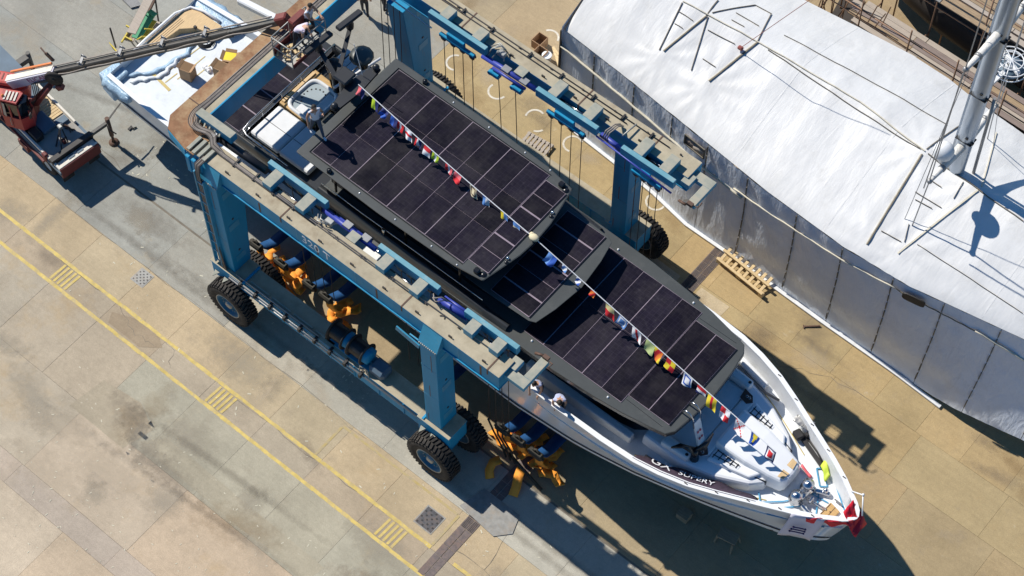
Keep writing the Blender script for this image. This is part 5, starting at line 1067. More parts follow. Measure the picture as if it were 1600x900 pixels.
tag(b.build('coiled_hose', 'dark_metal'), 'coil of dark hose on the aft deck near the teak bench', 'hose')
b = MB(); b.tube([P(-15.3, 1.3, 3.45), P(-15.0, 1.2, 3.6), P(-14.7, 1.4, 3.3), P(-14.55, 1.7, 3.2)], .02, 6); b.box(P(-15.32, 1.32, 3.47), (.1, .1, .12)); tag(b.build('power_lead', 'dark_metal'), 'black power lead trailing across the aft deck', 'cable')
b = MB()
for i in range(5): b.ball(P(-13.95+.07*i, .35+.05*math.sin(i*3), 3.17), .09+.02*(i % 2), u=7, v=5)
tag(b.build('crumpled_plastic', 'gel_white'), 'crumpled clear plastic on the aft deck between the boxes', 'plastic')
# signal flags
t = thing('flag_bunting', 'line of coloured signal flags stretched from mast to bow', 'bunting', P(-5.4, 0, 8.5))
A0 = Vector(at(560, 132, 9.7)); A1 = Vector(at(835, 372, 8.62)); A2 = Vector(at(1212, 706, 6.5))
def cat(p, q, t_, sag): return p+(q-p)*t_-Vector((0, 0, sag*4*t_*(1-t_)))
b = MB(); b.tube([cat(A0, A1, k/24, .10) for k in range(25)]+[cat(A1, A2, k/24, .03) for k in range(1, 25)], .016, 5); b.build('line', 'gel_white', t)
b = MB(); b.ball(A1+Vector((-.02, 0, .02)), .16, (1.2, .9, .6), u=9, v=6); b.ball(A1+Vector((-.15, .05, .0)), .10, u=7, v=5); b.build('rolled_flags', 'flag_cream', t)
fl_seq = [(0.02, 'pink,navy', 'V'), (.10, 'green,navy', 'V'), (.16, 'navy,blue', 'H'), (.21, 'blue,navy', 'V'), (.245, 'red,white,red', 'V'), (.29, 'white,red,white', 'H'), (.345, 'red,white,navy', 'V'), (.40, 'red,white', 'H'), (.445, 'green,white,green', 'V'), (.52, 'red,white,pink', 'V'), (.575, 'pink,red', 'H'), (.66, 'cream,brown,cream', 'O'), (.73, 'sky,white', 'V'), (.83, 'yellow,sky', 'V'), (.90, 'sky,cream', 'H')]
fl_seq2 = [(.08, 'sky,blue', 'V'), (.13, 'white,sky', 'K'), (.19, 'white,blue', 'K'), (.25, 'red,orange', 'K'), (.32, 'paleyellow,red', 'H'), (.375, 'sky,white,sky', 'O'), (.43, 'white,red,white', 'V'), (.49, 'palegreen,palegreen', 'H'), (.525, 'yellow,red,orange', 'D'), (.575, 'red,yellow', 'Q'), (.645, 'white,blue,white', 'O'), (.70, 'red,white,navy', 'H'), (.745, 'yellow,red,yellow', 'V'), (.80, 'red,white', 'Q'), (.86, 'white,red', 'X'), (.92, 'blue,yellow,blue', 'W'), (.985, 'navy,white,red', 'O')]
def flag(c0, dirv, cols, mode, sz, seed):
    r_ = random.Random(seed); n = 8; cols = cols.split(','); b = MB(); d = dirv.normalized()
    amp, fr_, cur = r_.uniform(.015, .06), r_.uniform(.4, 1.0), r_.uniform(-.35, .35); wind = Vector((r_.uniform(.1, .45), -r_.uniform(.35, 1.0), 0)); drop = (Vector((0, 0, -1))*.75+wind*.75).normalized()
    if mode == 'K': sz *= .55
    rows = [[c0+d*sz*(i/n-.5)*(1-.5*(j/n if mode in ('W', 'D') else 0))+drop*sz*1.12*j/n+d.cross(drop)*amp*math.sin(i*fr_+j*.5+seed)*(.25+j/n)+d*sz*cur*(j/n)**2 for j in range(n+1)] for i in range(n+1)]
    b.grid(rows); b.bm.faces.ensure_lookup_table()
    for k, f in enumerate(b.bm.faces):
        i, j = k//n, k % n; u, v = (i+.5)/n, (j+.5)/n; m = len(cols); q = 0
        if mode == 'V': q = min(m-1, int(u*m))
        elif mode == 'H': q = min(m-1, int(v*m))
        elif mode == 'O': e = max(abs(u-.5), abs(v-.5)); q = 0 if e > .36 else (1 if (m < 3 or e > .2) else 2)
        elif mode == 'Q': q = (int(u*2)+int(v*2)) % 2
        elif mode == 'X': q = 1 if abs(abs(u-.5)-abs(v-.5)) < .1 else 0
        elif mode in ('D', 'K'): q = int(u*2+v*2) % m
        elif mode == 'W': q = 1 if abs(u-.5) < .3-.3*v else 0
        f.material_index = q
    return b.build('flag', ['flag_'+c for c in cols], t)
for k, (tt, cs, md_) in enumerate(fl_seq):
    p = cat(A0, A1, tt, .10); flag(p, A1-A0, cs, md_, .30, k)
for k, (tt, cs, md_) in enumerate(fl_seq2):
    p = cat(A1, A2, tt, .03); flag(p, A2-A1, cs, md_, .37, k+40)
t = thing('trestle', 'small wooden trestle in the shade beside the bow', 'trestle', (12.25, -3.1, 0))
b = MB(); b.box((12.25, -3.1, .55), (.7, .45, .06), R=Matrix.Rotation(.2, 3, 'Z'), bev=.01); b.build('trestle_top', 'old_wood', t)
for sx in (-.3, .3):
    for sy in (-.18, .18): b = MB(); b.bar((12.25+sx, -3.1+sy, .53), (12.25+sx*1.15, -3.1+sy*1.6, 0), .06, .06); b.build('leg', 'old_wood', t)
t = tag(MB().span(10.3, 10.75, -3.5, -3.1, 0, .35, bev=.03).span(10.3, 10.75, -3.5, -3.1, .352, .36).build('wooden_crate', 'old_wood'), 'small wooden crate under the near side of the bow', 'crate')
# ------------------------------------------------------------------ truck crane
# local axes: u along the carrier toward the photo's lower right, w across to its far side
T0 = Vector((-17.75, -6.35, 0)); TU = Vector((1, -0.13, 0)).normalized(); TW_ = Vector((0.13, 1, 0)).normalized()
def Tp(u, w_, z): q = T0+TU*u+TW_*w_; return Vector((q.x, q.y, z))
RT = Matrix((TU, TW_, Vector((0, 0, 1)))).transposed()
K = thing('truck_crane', 'red and white truck crane with long grey telescopic boom over the stern', 'crane', T0)
def kp(name, fn, mats, parent=K, **k): b = MB(); fn(b); return b.build(name, mats, parent, **k)
def tb(b, u0, u1, w0, w1, z0, z1, **k): b.box(Tp((u0+u1)/2, (w0+w1)/2, (z0+z1)/2), (abs(u1-u0), abs(w1-w0), abs(z1-z0)), R=RT, **k)
kp('chassis', lambda b: (tb(b, -4.6, 1.85, -.55, .55, .55, 1.0), tb(b, -4.6, 2.0, -.95, .95, 1.0, 1.16)), 'truck_blue')
dk = kp('carrier_deck', lambda b: (tb(b, -.75, 1.9, -.82, .82, 1.162, 1.22),), 'truck_deck')
kp('wooden_deck', lambda b: [tb(b, -1.3+.13*k, -1.19+.13*k, .1, .78, 1.225, 1.26) for k in range(9)], 'pine', dk)
kp('cover_panel', lambda b: (tb(b, -.7, .25, -.38, .22, 1.23, 1.42, bev=.03), tb(b, .0, .32, .25, .75, 1.23, 1.34, bev=.02)), 'truck_blue', dk)
kp('dark_well', lambda b: (tb(b, -.6, .25, -.8, -.42, 1.222, 1.24),), 'dark_metal', dk)
for w_ in (-.86, .86): kp('side_rail', lambda b: tb(b, -2.4 if w_ > 0 else -1.9, .55 if w_ > 0 else 1.95, w_-.05, w_+.05, 1.16, 1.32, bev=.015), 'offwhite')
kp('side_step', lambda b: (tb(b, -2.0, 1.0, -1.06, -.98, .9, 1.0), tb(b, -.6, .0, -1.12, -.96, .55, .9), tb(b, .9, 1.15, -1.0, -.82, 1.0, 1.42, bev=.04)), 'red_dark')
kp('rear_bumper', lambda b: (tb(b, 1.86, 2.02, -.9, .9, .75, 1.32, bev=.02),), 'red_dark')
kp('bumper_board', lambda b: (tb(b, 1.62, 1.86, -.85, .85, 1.222, 1.27), tb(b, 1.87, 1.95, -.88, .88, 1.322, 1.35)), 'offwhite')
for w0 in (-.35, .05): kp('tail_lamp', lambda b: tb(b, 1.66, 1.8, w0, w0+.28, 1.272, 1.30), 'truck_blue')
kp('outrigger_beam', lambda b: (tb(b, 1.36, 1.58, -.95, .95, 1.24, 1.46, bev=.01),), 'dark_metal')
ob_ = kp('outrigger_arm', lambda b: (tb(b, 1.40, 1.54, .95, 1.72, 1.27, 1.42, bev=.01),), 'boom_grey')
kp('outrigger_jack', lambda b: (b.tube([Tp(1.47, 1.74, 1.62), Tp(1.47, 1.74, .5)], .09, 10), b.tube([Tp(1.47, 1.74, .6), Tp(1.47, 1.74, .06)], .055, 10), b.lathe([(.2, 0), (.2, .05), (.08, .1)], Matrix.Translation(Tp(1.47, 1.74, 0)), n=14)), 'brown_metal', ob_)
kp('jack_handle', lambda b: (b.tube([Tp(1.5, 1.66, 1.4), Tp(1.75, 1.6, 1.3), Tp(1.95, 1.72, 1.1)], .025, 6), b.bar(Tp(1.42, 1.85, 1.45), Tp(1.3, 2.25, 1.5), .06, .03), b.bar(Tp(1.3, 2.25, 1.5), Tp(1.18, 2.6, 1.5), .05, .02)), 'dark_metal', ob_)
kp('outrigger_beam', lambda b: (tb(b, -3.6, -3.3, -1.5, 1.5, .8, 1.05, bev=.02), b.tube([Tp(-3.45, 1.5, 1.2), Tp(-3.45, 1.5, .05)], .09, 10), b.tube([Tp(-3.45, -1.5, 1.2), Tp(-3.45, -1.5, .05)], .09, 10)), 'boom_grey')
kp('tripod_frame', lambda b: (b.bar(Tp(1.1, .1, 1.25), Tp(.72, .18, 1.75), .05, .05), b.bar(Tp(.95, -.35, 1.25), Tp(.72, .12, 1.75), .05, .05), b.bar(Tp(1.25, -.3, 1.28), Tp(.74, .1, 1.75), .05, .05), b.bar(Tp(.98, -.15, 1.5), Tp(1.02, .15, 1.45), .04, .04)), 'dark_metal')
kp('tripod_head', lambda b: (b.box(Tp(.7, .15, 1.8), (.22, .16, .14), R=RT, bev=.03), b.box(Tp(.66, .26, 1.84), (.1, .1, .1), R=RT, bev=.02)), 'galv')
kp('valve_box', lambda b: (b.box(Tp(1.0, 0, 1.3), (.16, .14, .2), R=RT, bev=.03),), 'red_dark')
for u in (-3.9, -2.6, .9):
    for w_ in (-.78, .78):
        wt = bpy.data.objects.new('wheel', None); COL.objects.link(wt); wt.parent = K; ORG[wt.name] = ORG[K.name]
        mt = Matrix.Translation(Tp(u, w_, .5)) @ RT.to_4x4() @ Matrix.Rotation(PI/2, 4, 'X')
        b = MB(); b.lathe([(.28, -.14), (.44, -.16), (.5, -.1), (.5, .1), (.44, .16), (.28, .14)], mt, n=24); b.build('tyre', 'black_rubber', wt)
        b = MB(); b.lathe([(.28, -.12), (.2, -.05), (.001, -.05)], mt, n=20); b.lathe([(.28, .12), (.2, .05), (.001, .05)], mt, n=20); b.build('rim', 'offwhite', wt)
# slewing upper
BD = Vector(at(440, 33, 9.3))-Vector(at(14, 129, 2.7)); B0 = Vector(at(14, 129, 2.7)); BD.normalize(); BS = Vector((-BD.y, BD.x, 0)).normalized(); BU = BD.cross(BS)
if BU.z < 0: BU = -BU
RB = Matrix((BD, BS, BU)).transposed()
def Bp(l, s, h): return B0+BD*l+BS*s+BU*h
kp('slew_base', lambda b: (b.lathe([(.6, 1.2), (.6, 1.5), (.5, 1.55)], Matrix.Translation((B0.x+.5, B0.y-.1, 0)), n=24), b.box((B0.x+.4, B0.y-.25, 1.75), (1.5, .9, .5), R=Matrix.Rotation(.35, 3, 'Z'), bev=.06)), 'red_dark')
HD = Vector((BD.x, BD.y, 0)).normalized(); HS = Vector((-HD.y, HD.x, 0)); RH = Matrix((HD, HS, Vector((0, 0, 1)))).transposed()
def Hp(l, s, z): q = Vector((B0.x, B0.y, 0))+HD*(l*.84+.3)+HS*(s*.84+.0); return Vector((q.x, q.y, z))
kp('counterweight', lambda b: (b.prism([tuple(Hp(*p, 0)[:2]) for p in ((-1.6, -.55), (-.2, -.55), (.3, .35), (.1, .95), (-1.3, .95), (-1.6, .7))], 1.5, 2.15),), 'red_faded', bevel=.08)
kp('engine_hood', lambda b: (b.prism([tuple(Hp(*p, 0)[:2]) for p in ((-1.5, .15), (.1, .15), (.25, .4), (.1, .85), (-1.4, .85))], 2.15, 2.4),), 'red_faded', bevel=.1)
kp('hood_trim', lambda b: b.tube([Hp(-1.6, 1.0, 2.0), Hp(-1.0, 1.02, 2.05), Hp(.1, 1.0, 2.05), Hp(.32, .7, 2.05)], .05, 6), 'boom_grey')
kp('hood_lamp', lambda b: (b.box(Hp(.42, .95, 2.15), (.25, .1, .14), R=RH, bev=.02),), 'dark_metal')
# operator's cab
cb = kp('cab', lambda b: (b.prism([tuple(Hp(*p, 0)[:2]) for p in ((-.35, -1.35), (.55, -1.45), (.95, -1.1), (.85, -.62), (-.35, -.58))], 1.45, 2.15), b.prism([tuple(Hp(*p, 0)[:2]) for p in ((-.3, -1.25), (.5, -1.32), (.62, -.7), (-.3, -.66))], 2.95, 3.05), *[b.bar(p, q, .06, .06) for p, q in ((Hp(-.32, -1.32, 2.15), Hp(-.28, -1.22, 2.96)), (Hp(.52, -1.42, 2.15), Hp(.48, -1.28, 2.96)), (Hp(.9, -1.08, 2.15), Hp(.6, -1.0, 2.96)), (Hp(.82, -.64, 2.15), Hp(.58, -.72, 2.96)), (Hp(-.32, -.62, 2.15), Hp(-.28, -.7, 2.96)), (Hp(.1, -1.38, 2.15), Hp(.1, -1.26, 2.96)))]), 'red_paint')
kp('cab_roof_grille', lambda b: [b.bar(Hp(-.1+.16*k, -1.22, 3.075), Hp(-.1+.16*k, -.74, 3.075), .07, .03) for k in range(4)], 'offwhite', cb)
kp('cab_window', lambda b: (b.prism([tuple(Hp(*p, 0)[:2]) for p in ((-.27, -1.28), (.5, -1.36), (.86, -1.06), (.78, -.68), (-.27, -.64))], 2.15, 2.94, taper=None),), 'glass_dark', cb)
kp('side_pane', lambda b: (b.bar(Hp(-.25, -1.345, 2.2), Hp(-.25, -1.255, 2.9), .02, .3, up=(1, 0, 0)),), 'grey_metal', cb)
# boom
bm0 = kp('boom_base', lambda b: (b.bar(Bp(.1, 0, 0), Bp(2.5, 0, 0), .36, .42),), 'lilac_white', bevel=.02)
kp('boom_cap', lambda b: (b.bar(Bp(.05, .02, .225), Bp(2.45, .02, .225), .28, .03),), 'offwhite', bm0)
kp('hose_duct', lambda b: (b.bar(Bp(.3, .22, .31), Bp(2.4, .2, .29), .07, .08), ), 'orange_paint', bm0)
lettering('boom_lettering', 'ELICAM', .3, Bp(1.6, -.185, .04), BD, BU, 'violet_text', K)
lettering('boom_lettering', 'NOLEGGI', .17, Bp(1.65, -.185, -.14), BD, BU, 'violet_text', K)
kp('hose_reel', lambda b: (b.lathe([(.05, -.05), (.34, -.06), (.36, 0), (.34, .06), (.05, .05)], Matrix.Translation(Bp(2.5, -.34, .02)) @ RB.to_4x4() @ Matrix.Rotation(PI/2, 4, 'X'), n=24), b.lathe([(.001, .09), (.07, .08), (.07, .0)], Matrix.Translation(Bp(2.5, -.34, .02)) @ RB.to_4x4() @ Matrix.Rotation(PI/2, 4, 'X'), n=12)), 'black_rubber', bm0)
L1 = (Vector(at(440, 33, 9.3))-B0).length
b1 = kp('boom_section', lambda b: (b.bar(Bp(2.4, 0, 0), Bp(L1-2.2, 0, 0), .24, .29),), 'boom_grey', bevel=.02)
b2 = kp('boom_section', lambda b: (b.bar(Bp(L1-2.25, 0, .01), Bp(L1-.1, 0, .01), .20, .24),), 'boom_grey', bevel=.02)
kp('boom_top_plate', lambda b: (b.bar(Bp(2.5, .04, .152), Bp(L1-2.3, .04, .152), .08, .015), b.bar(Bp(2.5, -.075, .152), Bp(L1-2.3, -.075, .152), .05, .02)), 'boom_top', b1)
kp('boom_hose', lambda b: (b.tube([Bp(2.7+(L1-3.0)*k/40, -.19-.03*math.sin(k*.9), .06-.05*abs(math.sin(k*.39))) for k in range(41)], .028, 6), b.tube([Bp(2.5+(L1-2.8)*k/30, .08, .235) for k in range(31)], .03, 6)), 'hose_pale', b1)
for l in (4.0, 5.9, 7.9, 9.9): kp('hose_bracket', lambda b: (b.bar(Bp(l, -.2, .2), Bp(l, -.2, .42), .05, .1), b.bar(Bp(l, -.26, .3), Bp(l, .2, .3), .1, .06), b.tube([Bp(l-.1, .1, .25), Bp(l, .2, .4), Bp(l+.15, .12, .25)], .03, 6)), 'grey_metal', b1)
kp('luffing_cylinder', lambda b: (b.tube([Hp(.6, -.25, 1.9), Bp(2.1, -.05, -.35)], .11, 12),), 'red_dark')
kp('winch_gear', lambda b: (b.tube([Hp(.9, -.35, 2.0), Bp(1.9, -.3, -.4)], .10, 8), b.box(Bp(2.4, -.35, -.45), (.3, .25, .25), R=RB, bev=.04)), 'red_dark')
kp('base_antenna', lambda b: (b.bar(Bp(2.45, .3, .3), Bp(2.45, .32, .75), .08, .12), b.bar(Bp(2.45, .3, .75), Bp(2.25, .5, .9), .05, .05)), 'brown_metal', b1)
BE = Bp(L1, 0, 0)
kp('boom_head', lambda b: (b.bar(BE-BD*.15, BE+BD*.35, .34, .55, bev=.05), b.bar(BE+BD*.2, BE+Vector((.75, -.15, -.3)), .2, .25, bev=.04)), 'red_dark')
# man basket at the boom head
BC = Vector(at(470, 74, 9.0))
bk = thing('work_basket', 'steel man basket with dark red rail hung at the boom tip beside the radar mast', 'basket', BC)
def bkp(name, fn, mats, **k): b = MB(); fn(b); return b.build(name, mats, bk, **k)
def q_(x, y, z): return BC+Vector((x, y, z))
bkp('floor', lambda b: b.span(BC.x-.45, BC.x+.45, BC.y-.85, BC.y+.85, 8.98, 9.03), 'galv')
bkp('top_rail', lambda b: b.tube([q_(-.45, -.85, 1.05), q_(.35, -.85, 1.05), q_(.45, -.7, 1.05), q_(.45, .85, 1.05), q_(-.45, .85, 1.05), q_(-.45, -.85, 1.05)], .024, 6), 'galv')
bkp('middle_rail', lambda b: b.tube([q_(-.45, -.85, .55), q_(.45, -.85, .55), q_(.45, .85, .55), q_(-.45, .85, .55), q_(-.45, -.85, .55)], .02, 6), 'galv')
for x, y in ((-.45, -.85), (.45, -.85), (.45, 0), (.45, .85), (-.45, .85), (-.45, 0)): bkp('post', lambda b: b.tube([q_(x, y, .02), q_(x, y, 1.05)], .022, 6), 'galv')
for x_, h_ in ((-.46, .35), (.46, .2)): bkp('toe_board', lambda b: b.span(BC.x+x_-.01, BC.x+x_+.01, BC.y-.85, BC.y+.85, 9.03, 9.03+h_), 'red_dark')
bkp('control_panel', lambda b: (b.box(q_(-.3, .3, .95), (.3, .7, .5), bev=.05),), 'red_dark')
r_ = random.Random(5)
tb2 = MB()
for k in range(26): tb2.box(q_(r_.uniform(-.38, .38), r_.uniform(-.78, -.2), .08+r_.uniform(0, .12)), (r_.uniform(.06, .16), r_.uniform(.05, .1), .07), R=Matrix.Rotation(r_.uniform(0, 3), 3, 'Z'))
tag(tb2.build('basket_tools', 'pine'), 'heap of tools and timber offcuts in the work basket', 'tools', kind='stuff')

# crane: hoses, mirrors, lamps and grab rails
for k in range(4): kp('hydraulic_hose', lambda b: b.tube([Hp(.5+.06*k, -.45, 2.0), Hp(.9+.05*k, -.35+.05*k, 2.25), Bp(1.2+.1*k, -.24, -.1), Bp(1.9+.1*k, -.22, -.18+.03*k)], .02, 6), 'hose')
kp('cab_mirror', lambda b: (b.tube([Hp(.95, -1.2, 2.6), Hp(1.15, -1.5, 2.65)], .015, 5), b.box(Hp(1.15, -1.52, 2.65), (.05, .16, .26), R=RH, bev=.01)), 'dark_metal', cb)
kp('cab_handle', lambda b: b.tube([Hp(.05, -1.42, 1.7), Hp(.05, -1.5, 1.75), Hp(.05, -1.5, 2.1), Hp(.05, -1.42, 2.15)], .014, 5), 'galv', cb)
kp('cab_door_seam', lambda b: (b.bar(Hp(.08, -1.402, 1.5), Hp(.08, -1.402, 2.14), .012, .012),), 'dark_metal', cb)
kp('wiper', lambda b: b.tube([Hp(.93, -1.0, 2.2), Hp(.76, -.85, 2.75)], .012, 5), 'dark_metal', cb)
kp('beacon', lambda b: b.lathe([(.001, .12), (.05, .10), (.055, 0)], Matrix.Translation(Hp(-.2, -1.05, 3.05)), n=10), 'orange_paint', cb)
for k in range(5): kp('hood_louvre', lambda b: b.bar(Hp(-1.1+.2*k, .35, 2.405), Hp(-1.1+.2*k, .7, 2.405), .05, .012), 'red_dark')
for w_ in (-.6, .6): kp('mud_flap', lambda b: tb(b, 1.84, 1.86, w_-.25, w_+.25, .3, .75), 'black_rubber')
for k in range(3): kp('deck_chain', lambda b: b.tube([Tp(.2+.15*k, .4, 1.25), Tp(.5+.1*k, .55, 1.27), Tp(.8, .45+.1*k, 1.25)], .025, 5), 'brown_metal')
kp('storage_box', lambda b: (tb(b, -.2, .35, -.78, -.45, 1.245, 1.5, bev=.02),), 'dark_metal')
# ------------------------------------------------------------------ shrink-wrapped boat on the far side
S = thing('wrapped_boat_shelter', 'large white shrink-wrapped boat shelter along the far side', 'shelter', (8, 9, 0))
EV = [(-3.65, 7.29), (-.06, 6.98), (2.69, 6.69), (6.45, 6.28), (9.76, 6.11), (12.4, 6.24), (16.55, 6.98), (22, 8.1), (26, 9.1)]
FE = [(-3.5, 13.8), (2.47, 14.03), (4.78, 14.27), (7.03, 14.46), (8.61, 14.42), (9.74, 14.25), (12.02, 14.07), (17, 13.3), (22, 12.2), (26, 11.1)]
RG = [(-3.5, 10.0), (-.26, 10.03), (2.9, 10.29), (7.24, 10.42), (10.1, 10.15), (14.3, 9.9), (26, 9.9)]
BS_ = [(-3.65, 7.1), (1.4, 6.72), (3.3, 6.38), (5.3, 6.36), (9.74, 6.2), (12.9, 6.15), (15.5, 6.0), (18.4, 6.25), (22, 7.2), (26, 8.2)]
BZ = [(-4, 0.03), (13.2, 0.03), (14.5, .25), (16, .6), (18, .95), (26, 1.1)]
EZ, RZ = 5.4, 7.0
RIBS = [-3.65, -1.98, 0.0, 1.9, 3.63, 5.54, 7.77, 9.79, 11.82, 13.72, 15.76, 18.0, 20.2, 22.4]
def wrinkle(x, y, z, a): return a*(mnoise.noise((x*.7, y*.35, z*.3))+.6*mnoise.noise((x*2.3+y*.6, y*.9, z*.8+3))+.35*mnoise.noise((x*5.5+y*2.2, y*1.6-x, 7)))
def roof(b):
    rows = []; nx, ny = 230, 74; PEAKS = ((.2, 8.1), (2.3, 8.1), (10.5, 6.5), (11.6, 6.9), (12.2, 10.1), (10.0, 10.2))
    for i in range(nx+1):
        x = -3.6+26.0*i/nx; e, f_, g_ = interp(EV, x), interp(FE, x), interp(RG, x); row = []
        for j in range(ny+1):
            t = j/ny
            if t < .5: s = t*2; y = e+(g_-e)*s; z = EZ+(RZ-EZ)*(s**.85)
            else: s = (t-.5)*2; y = g_+(f_-g_)*s; z = RZ+(EZ-RZ)*(s**1.3)
            z += wrinkle(x, y, 0, .018)*min(1, s*6 if t < .5 else 1)
            # the film hangs slack between the rafters
            k = (x+3.65)/1.95; z -= .04*math.sin(PI*(k % 1))*math.sin(PI*t)
            # radiating pulls toward the props
            for (px_, py_) in PEAKS:
                d = math.hypot(x-px_, y-py_); a = math.atan2(y-py_, x-px_)
                if d < 3.2: z += .011*math.sin(a*11+px_*3+2*math.sin(d*1.3))*math.exp(-((d-1.0)/.9)**2)+.03*math.exp(-(d/.35)**2)
            row.append((x+(.12*(1-t*1.0) if i == 0 else 0), y, z))
        rows.append(row)
    b.grid(rows)
b = MB(); roof(b); rw = b.build('roof_film', 'wrap_roof', S)
for xa, xb in zip(RIBS, RIBS[1:]):
    b = MB(); rows = []; n = 14
    for i in range(n+1):
        x = xa+.01+(xb-xa-.02)*i/n; e, ba, bz = interp(EV, x), interp(BS_, x), interp(BZ, x); row = []
        for j in range(27):
            t = j/26; z = EZ-.03+(bz-EZ)*t
            bulge = .20*math.sin(PI*t)**1.5*(1 if x > 4 else .35)+.16*math.exp(-((t-.86)/.1)**2)*(1 if 5 < x < 15 else 0)
            y = e+(ba-e)*t**1.2+bulge*.6-.07*math.sin(PI*i/n)*math.sin(PI*t)
            y += wrinkle(x*1.2, z*1.4, 5, .022)+.02*math.sin((x*3+z*1.2)*2)*math.exp(-((t-.1)/.12)**2)
            row.append((x, y, z))
        rows.append(row)
    b.grid(rows); b.build('wall_film_panel', 'wrap_wall', S)
# dashed dark lath up each rib
for xr in RIBS[1:-2]:
    for j in range(9):
        t0, t1 = .02+j*.105, .02+j*.105+(.075 if xr > 6 else .09)
        if xr < 5 and j > 4: continue
        def wp(t): z = EZ-.03+(interp(BZ, xr)-EZ)*t; e, ba = interp(EV, xr), interp(BS_, xr); return Vector((xr, e+(ba-e)*t**1.2+.12*math.sin(PI*t)**1.5*(1 if xr > 4 else .35)-.03, z))
        b = MB(); b.bar(wp(t0), wp(t1), .045, .03, up=(1, 0, 0)); b.build('rib_lath', 'batten', S)
def wally(x, z): t = (EZ-.03-z)/(EZ-.03-interp(BZ, x)); e, ba = interp(EV, x), interp(BS_, x); return e+(ba-e)*t**1.2+.12*math.sin(PI*max(0, min(1, t)))**1.5*(1 if x > 4 else .35)-.07
def hline(x0, x1, z0, z1, r_, mat, name, n=24): 
    b = MB(); b.tube([(x0+(x1-x0)*k/n, wally(x0+(x1-x0)*k/n, z0+(z1-z0)*k/n), z0+(z1-z0)*k/n+.015*math.sin(k*1.7)) for k in range(n+1)], r_, 7); b.build(name, mat, S)
hline(-3.6, 5.4, 4.42, 3.8, .05, 'batten_pale', 'side_pole'); hline(5.0, 12.0, 4.05, 4.9, .03, 'batten_pale', 'side_pole'); hline(11.9, 15.2, 4.9, 4.7, .02, 'batten', 'side_pole'); hline(15.0, 21.5, 4.75, 3.6, .045, 'batten_pale', 'side_pole')
b = MB()
for k in range(40):
    x0, x1 = -3.0+.45*k, -3.0+.45*(k+1)
    if x1 < 15.4: b.bar((x0, interp(BS_, x0)-.07, .06), (x1, interp(BS_, x1)-.07, .06), .14, .07)
b.build('base_skirt', 'gel_white_dirty', S)
b = MB()
for (p, q) in (((-3.63, 7.24, 5.3), (-3.66, 7.08, .1)),): b.bar(p, q, .07, .07)
b.build('corner_post', 'dark_metal', S)
# end wall
b = MB(); b.grid([[(-3.62, 7.2+6.6*i/10, .03), (-3.64, 7.2+6.6*i/10, 2.8), (-3.58, 7.2+6.6*i/10, EZ+(RZ-EZ)*(1-abs(i-4.5)/5.5)-.1)] for i in range(11)]); b.build('end_wall_film', 'wrap_wall', S)
# window opening and porthole in the side
def opening(x0, x1, z0, z1, mat_in):
    b = MB(); b.grid([[(x, wally(x, z)-.05, z) for z in (z0, z1)] for x in (x0, (x0+x1)/2, x1)]); o = b.build('vent_opening', mat_in, S, thick=.02)
    return o
o1 = opening(2.65, 3.6, 4.62, 5.15, 'plank_dark'); b = MB(); b.grid([[(x, wally(x, z)-.075, z) for z in (4.66, 4.95)] for x in (3.05, 3.55)]); b.build('vent_board', 'plank_grey', o1, thick=.01)
b = MB()
for p, q in (((2.65, 5.15), (3.6, 5.15)), ((2.65, 4.62), (3.6, 4.62)), ((2.65, 4.62), (2.65, 5.15)), ((3.6, 4.62), (3.6, 5.15))): b.bar((p[0], wally(*p)-.09, p[1]), (q[0], wally(*q)-.09, q[1]), .05, .05)
b.build('vent_frame', 'batten', o1)
b = MB()
pts = []
for k in range(24):
    a = 2*PI*k/24; x = 12.75+.42*math.copysign(abs(math.cos(a))**.5, math.cos(a)); z = 5.0+.2*math.copysign(abs(math.sin(a))**.5, math.sin(a)); pts.append((x, wally(x, z)-.09, z))
vs = [b.bm.verts.new(p) for p in pts]; b.bm.faces.new(vs); b.build('porthole', 'dark_metal', S, thick=.05)
# battens lying on the roof film
from mathutils.bvhtree import BVHTree
dg = bpy.context.evaluated_depsgraph_get(); bpy.context.view_layer.update()
bv = BVHTree.FromPolygons([Vector(v.co)+ORG[S.name] for v in rw.data.vertices], [p.vertices[:] for p in rw.data.polygons])
def rz(x, y):
    h = bv.ray_cast(Vector((x, y, 20)), Vector((0, 0, -1))); return h[0].z if h[0] else 6.2
def lath(px0, px1, wd=.07, mat='batten', pale=True):
    """batten between two surveyed points, laid on the film"""
    def land(p):
        q = at(p[0], p[1], 6.3)
        for _ in range(6): q = at(p[0], p[1], rz(q.x, q.y)+.02)
        return q
    a, c = land(px0), land(px1); n = max(2, int((c-a).length/.35)); pts = []
    for k in range(n+1): q = a+(c-a)*k/n; pts.append(Vector((q.x, q.y, rz(q.x, q.y)+.03)))
    b = MB(); wd *= .62
    for p, q in zip(pts, pts[1:]): b.bar(p, q, wd, .035)
    b.build('roof_batten', mat, S)
    if pale:
        b = MB()
        for p, q in zip(pts, pts[1:]): d = (q-p).normalized(); s = Vector((-d.y, d.x, 0))*wd*.9; b.bar(p+s-Vector((0, 0, .012)), q+s-Vector((0, 0, .012)), wd*.9, .03)
        b.build('batten_tape', 'batten_pale', S)
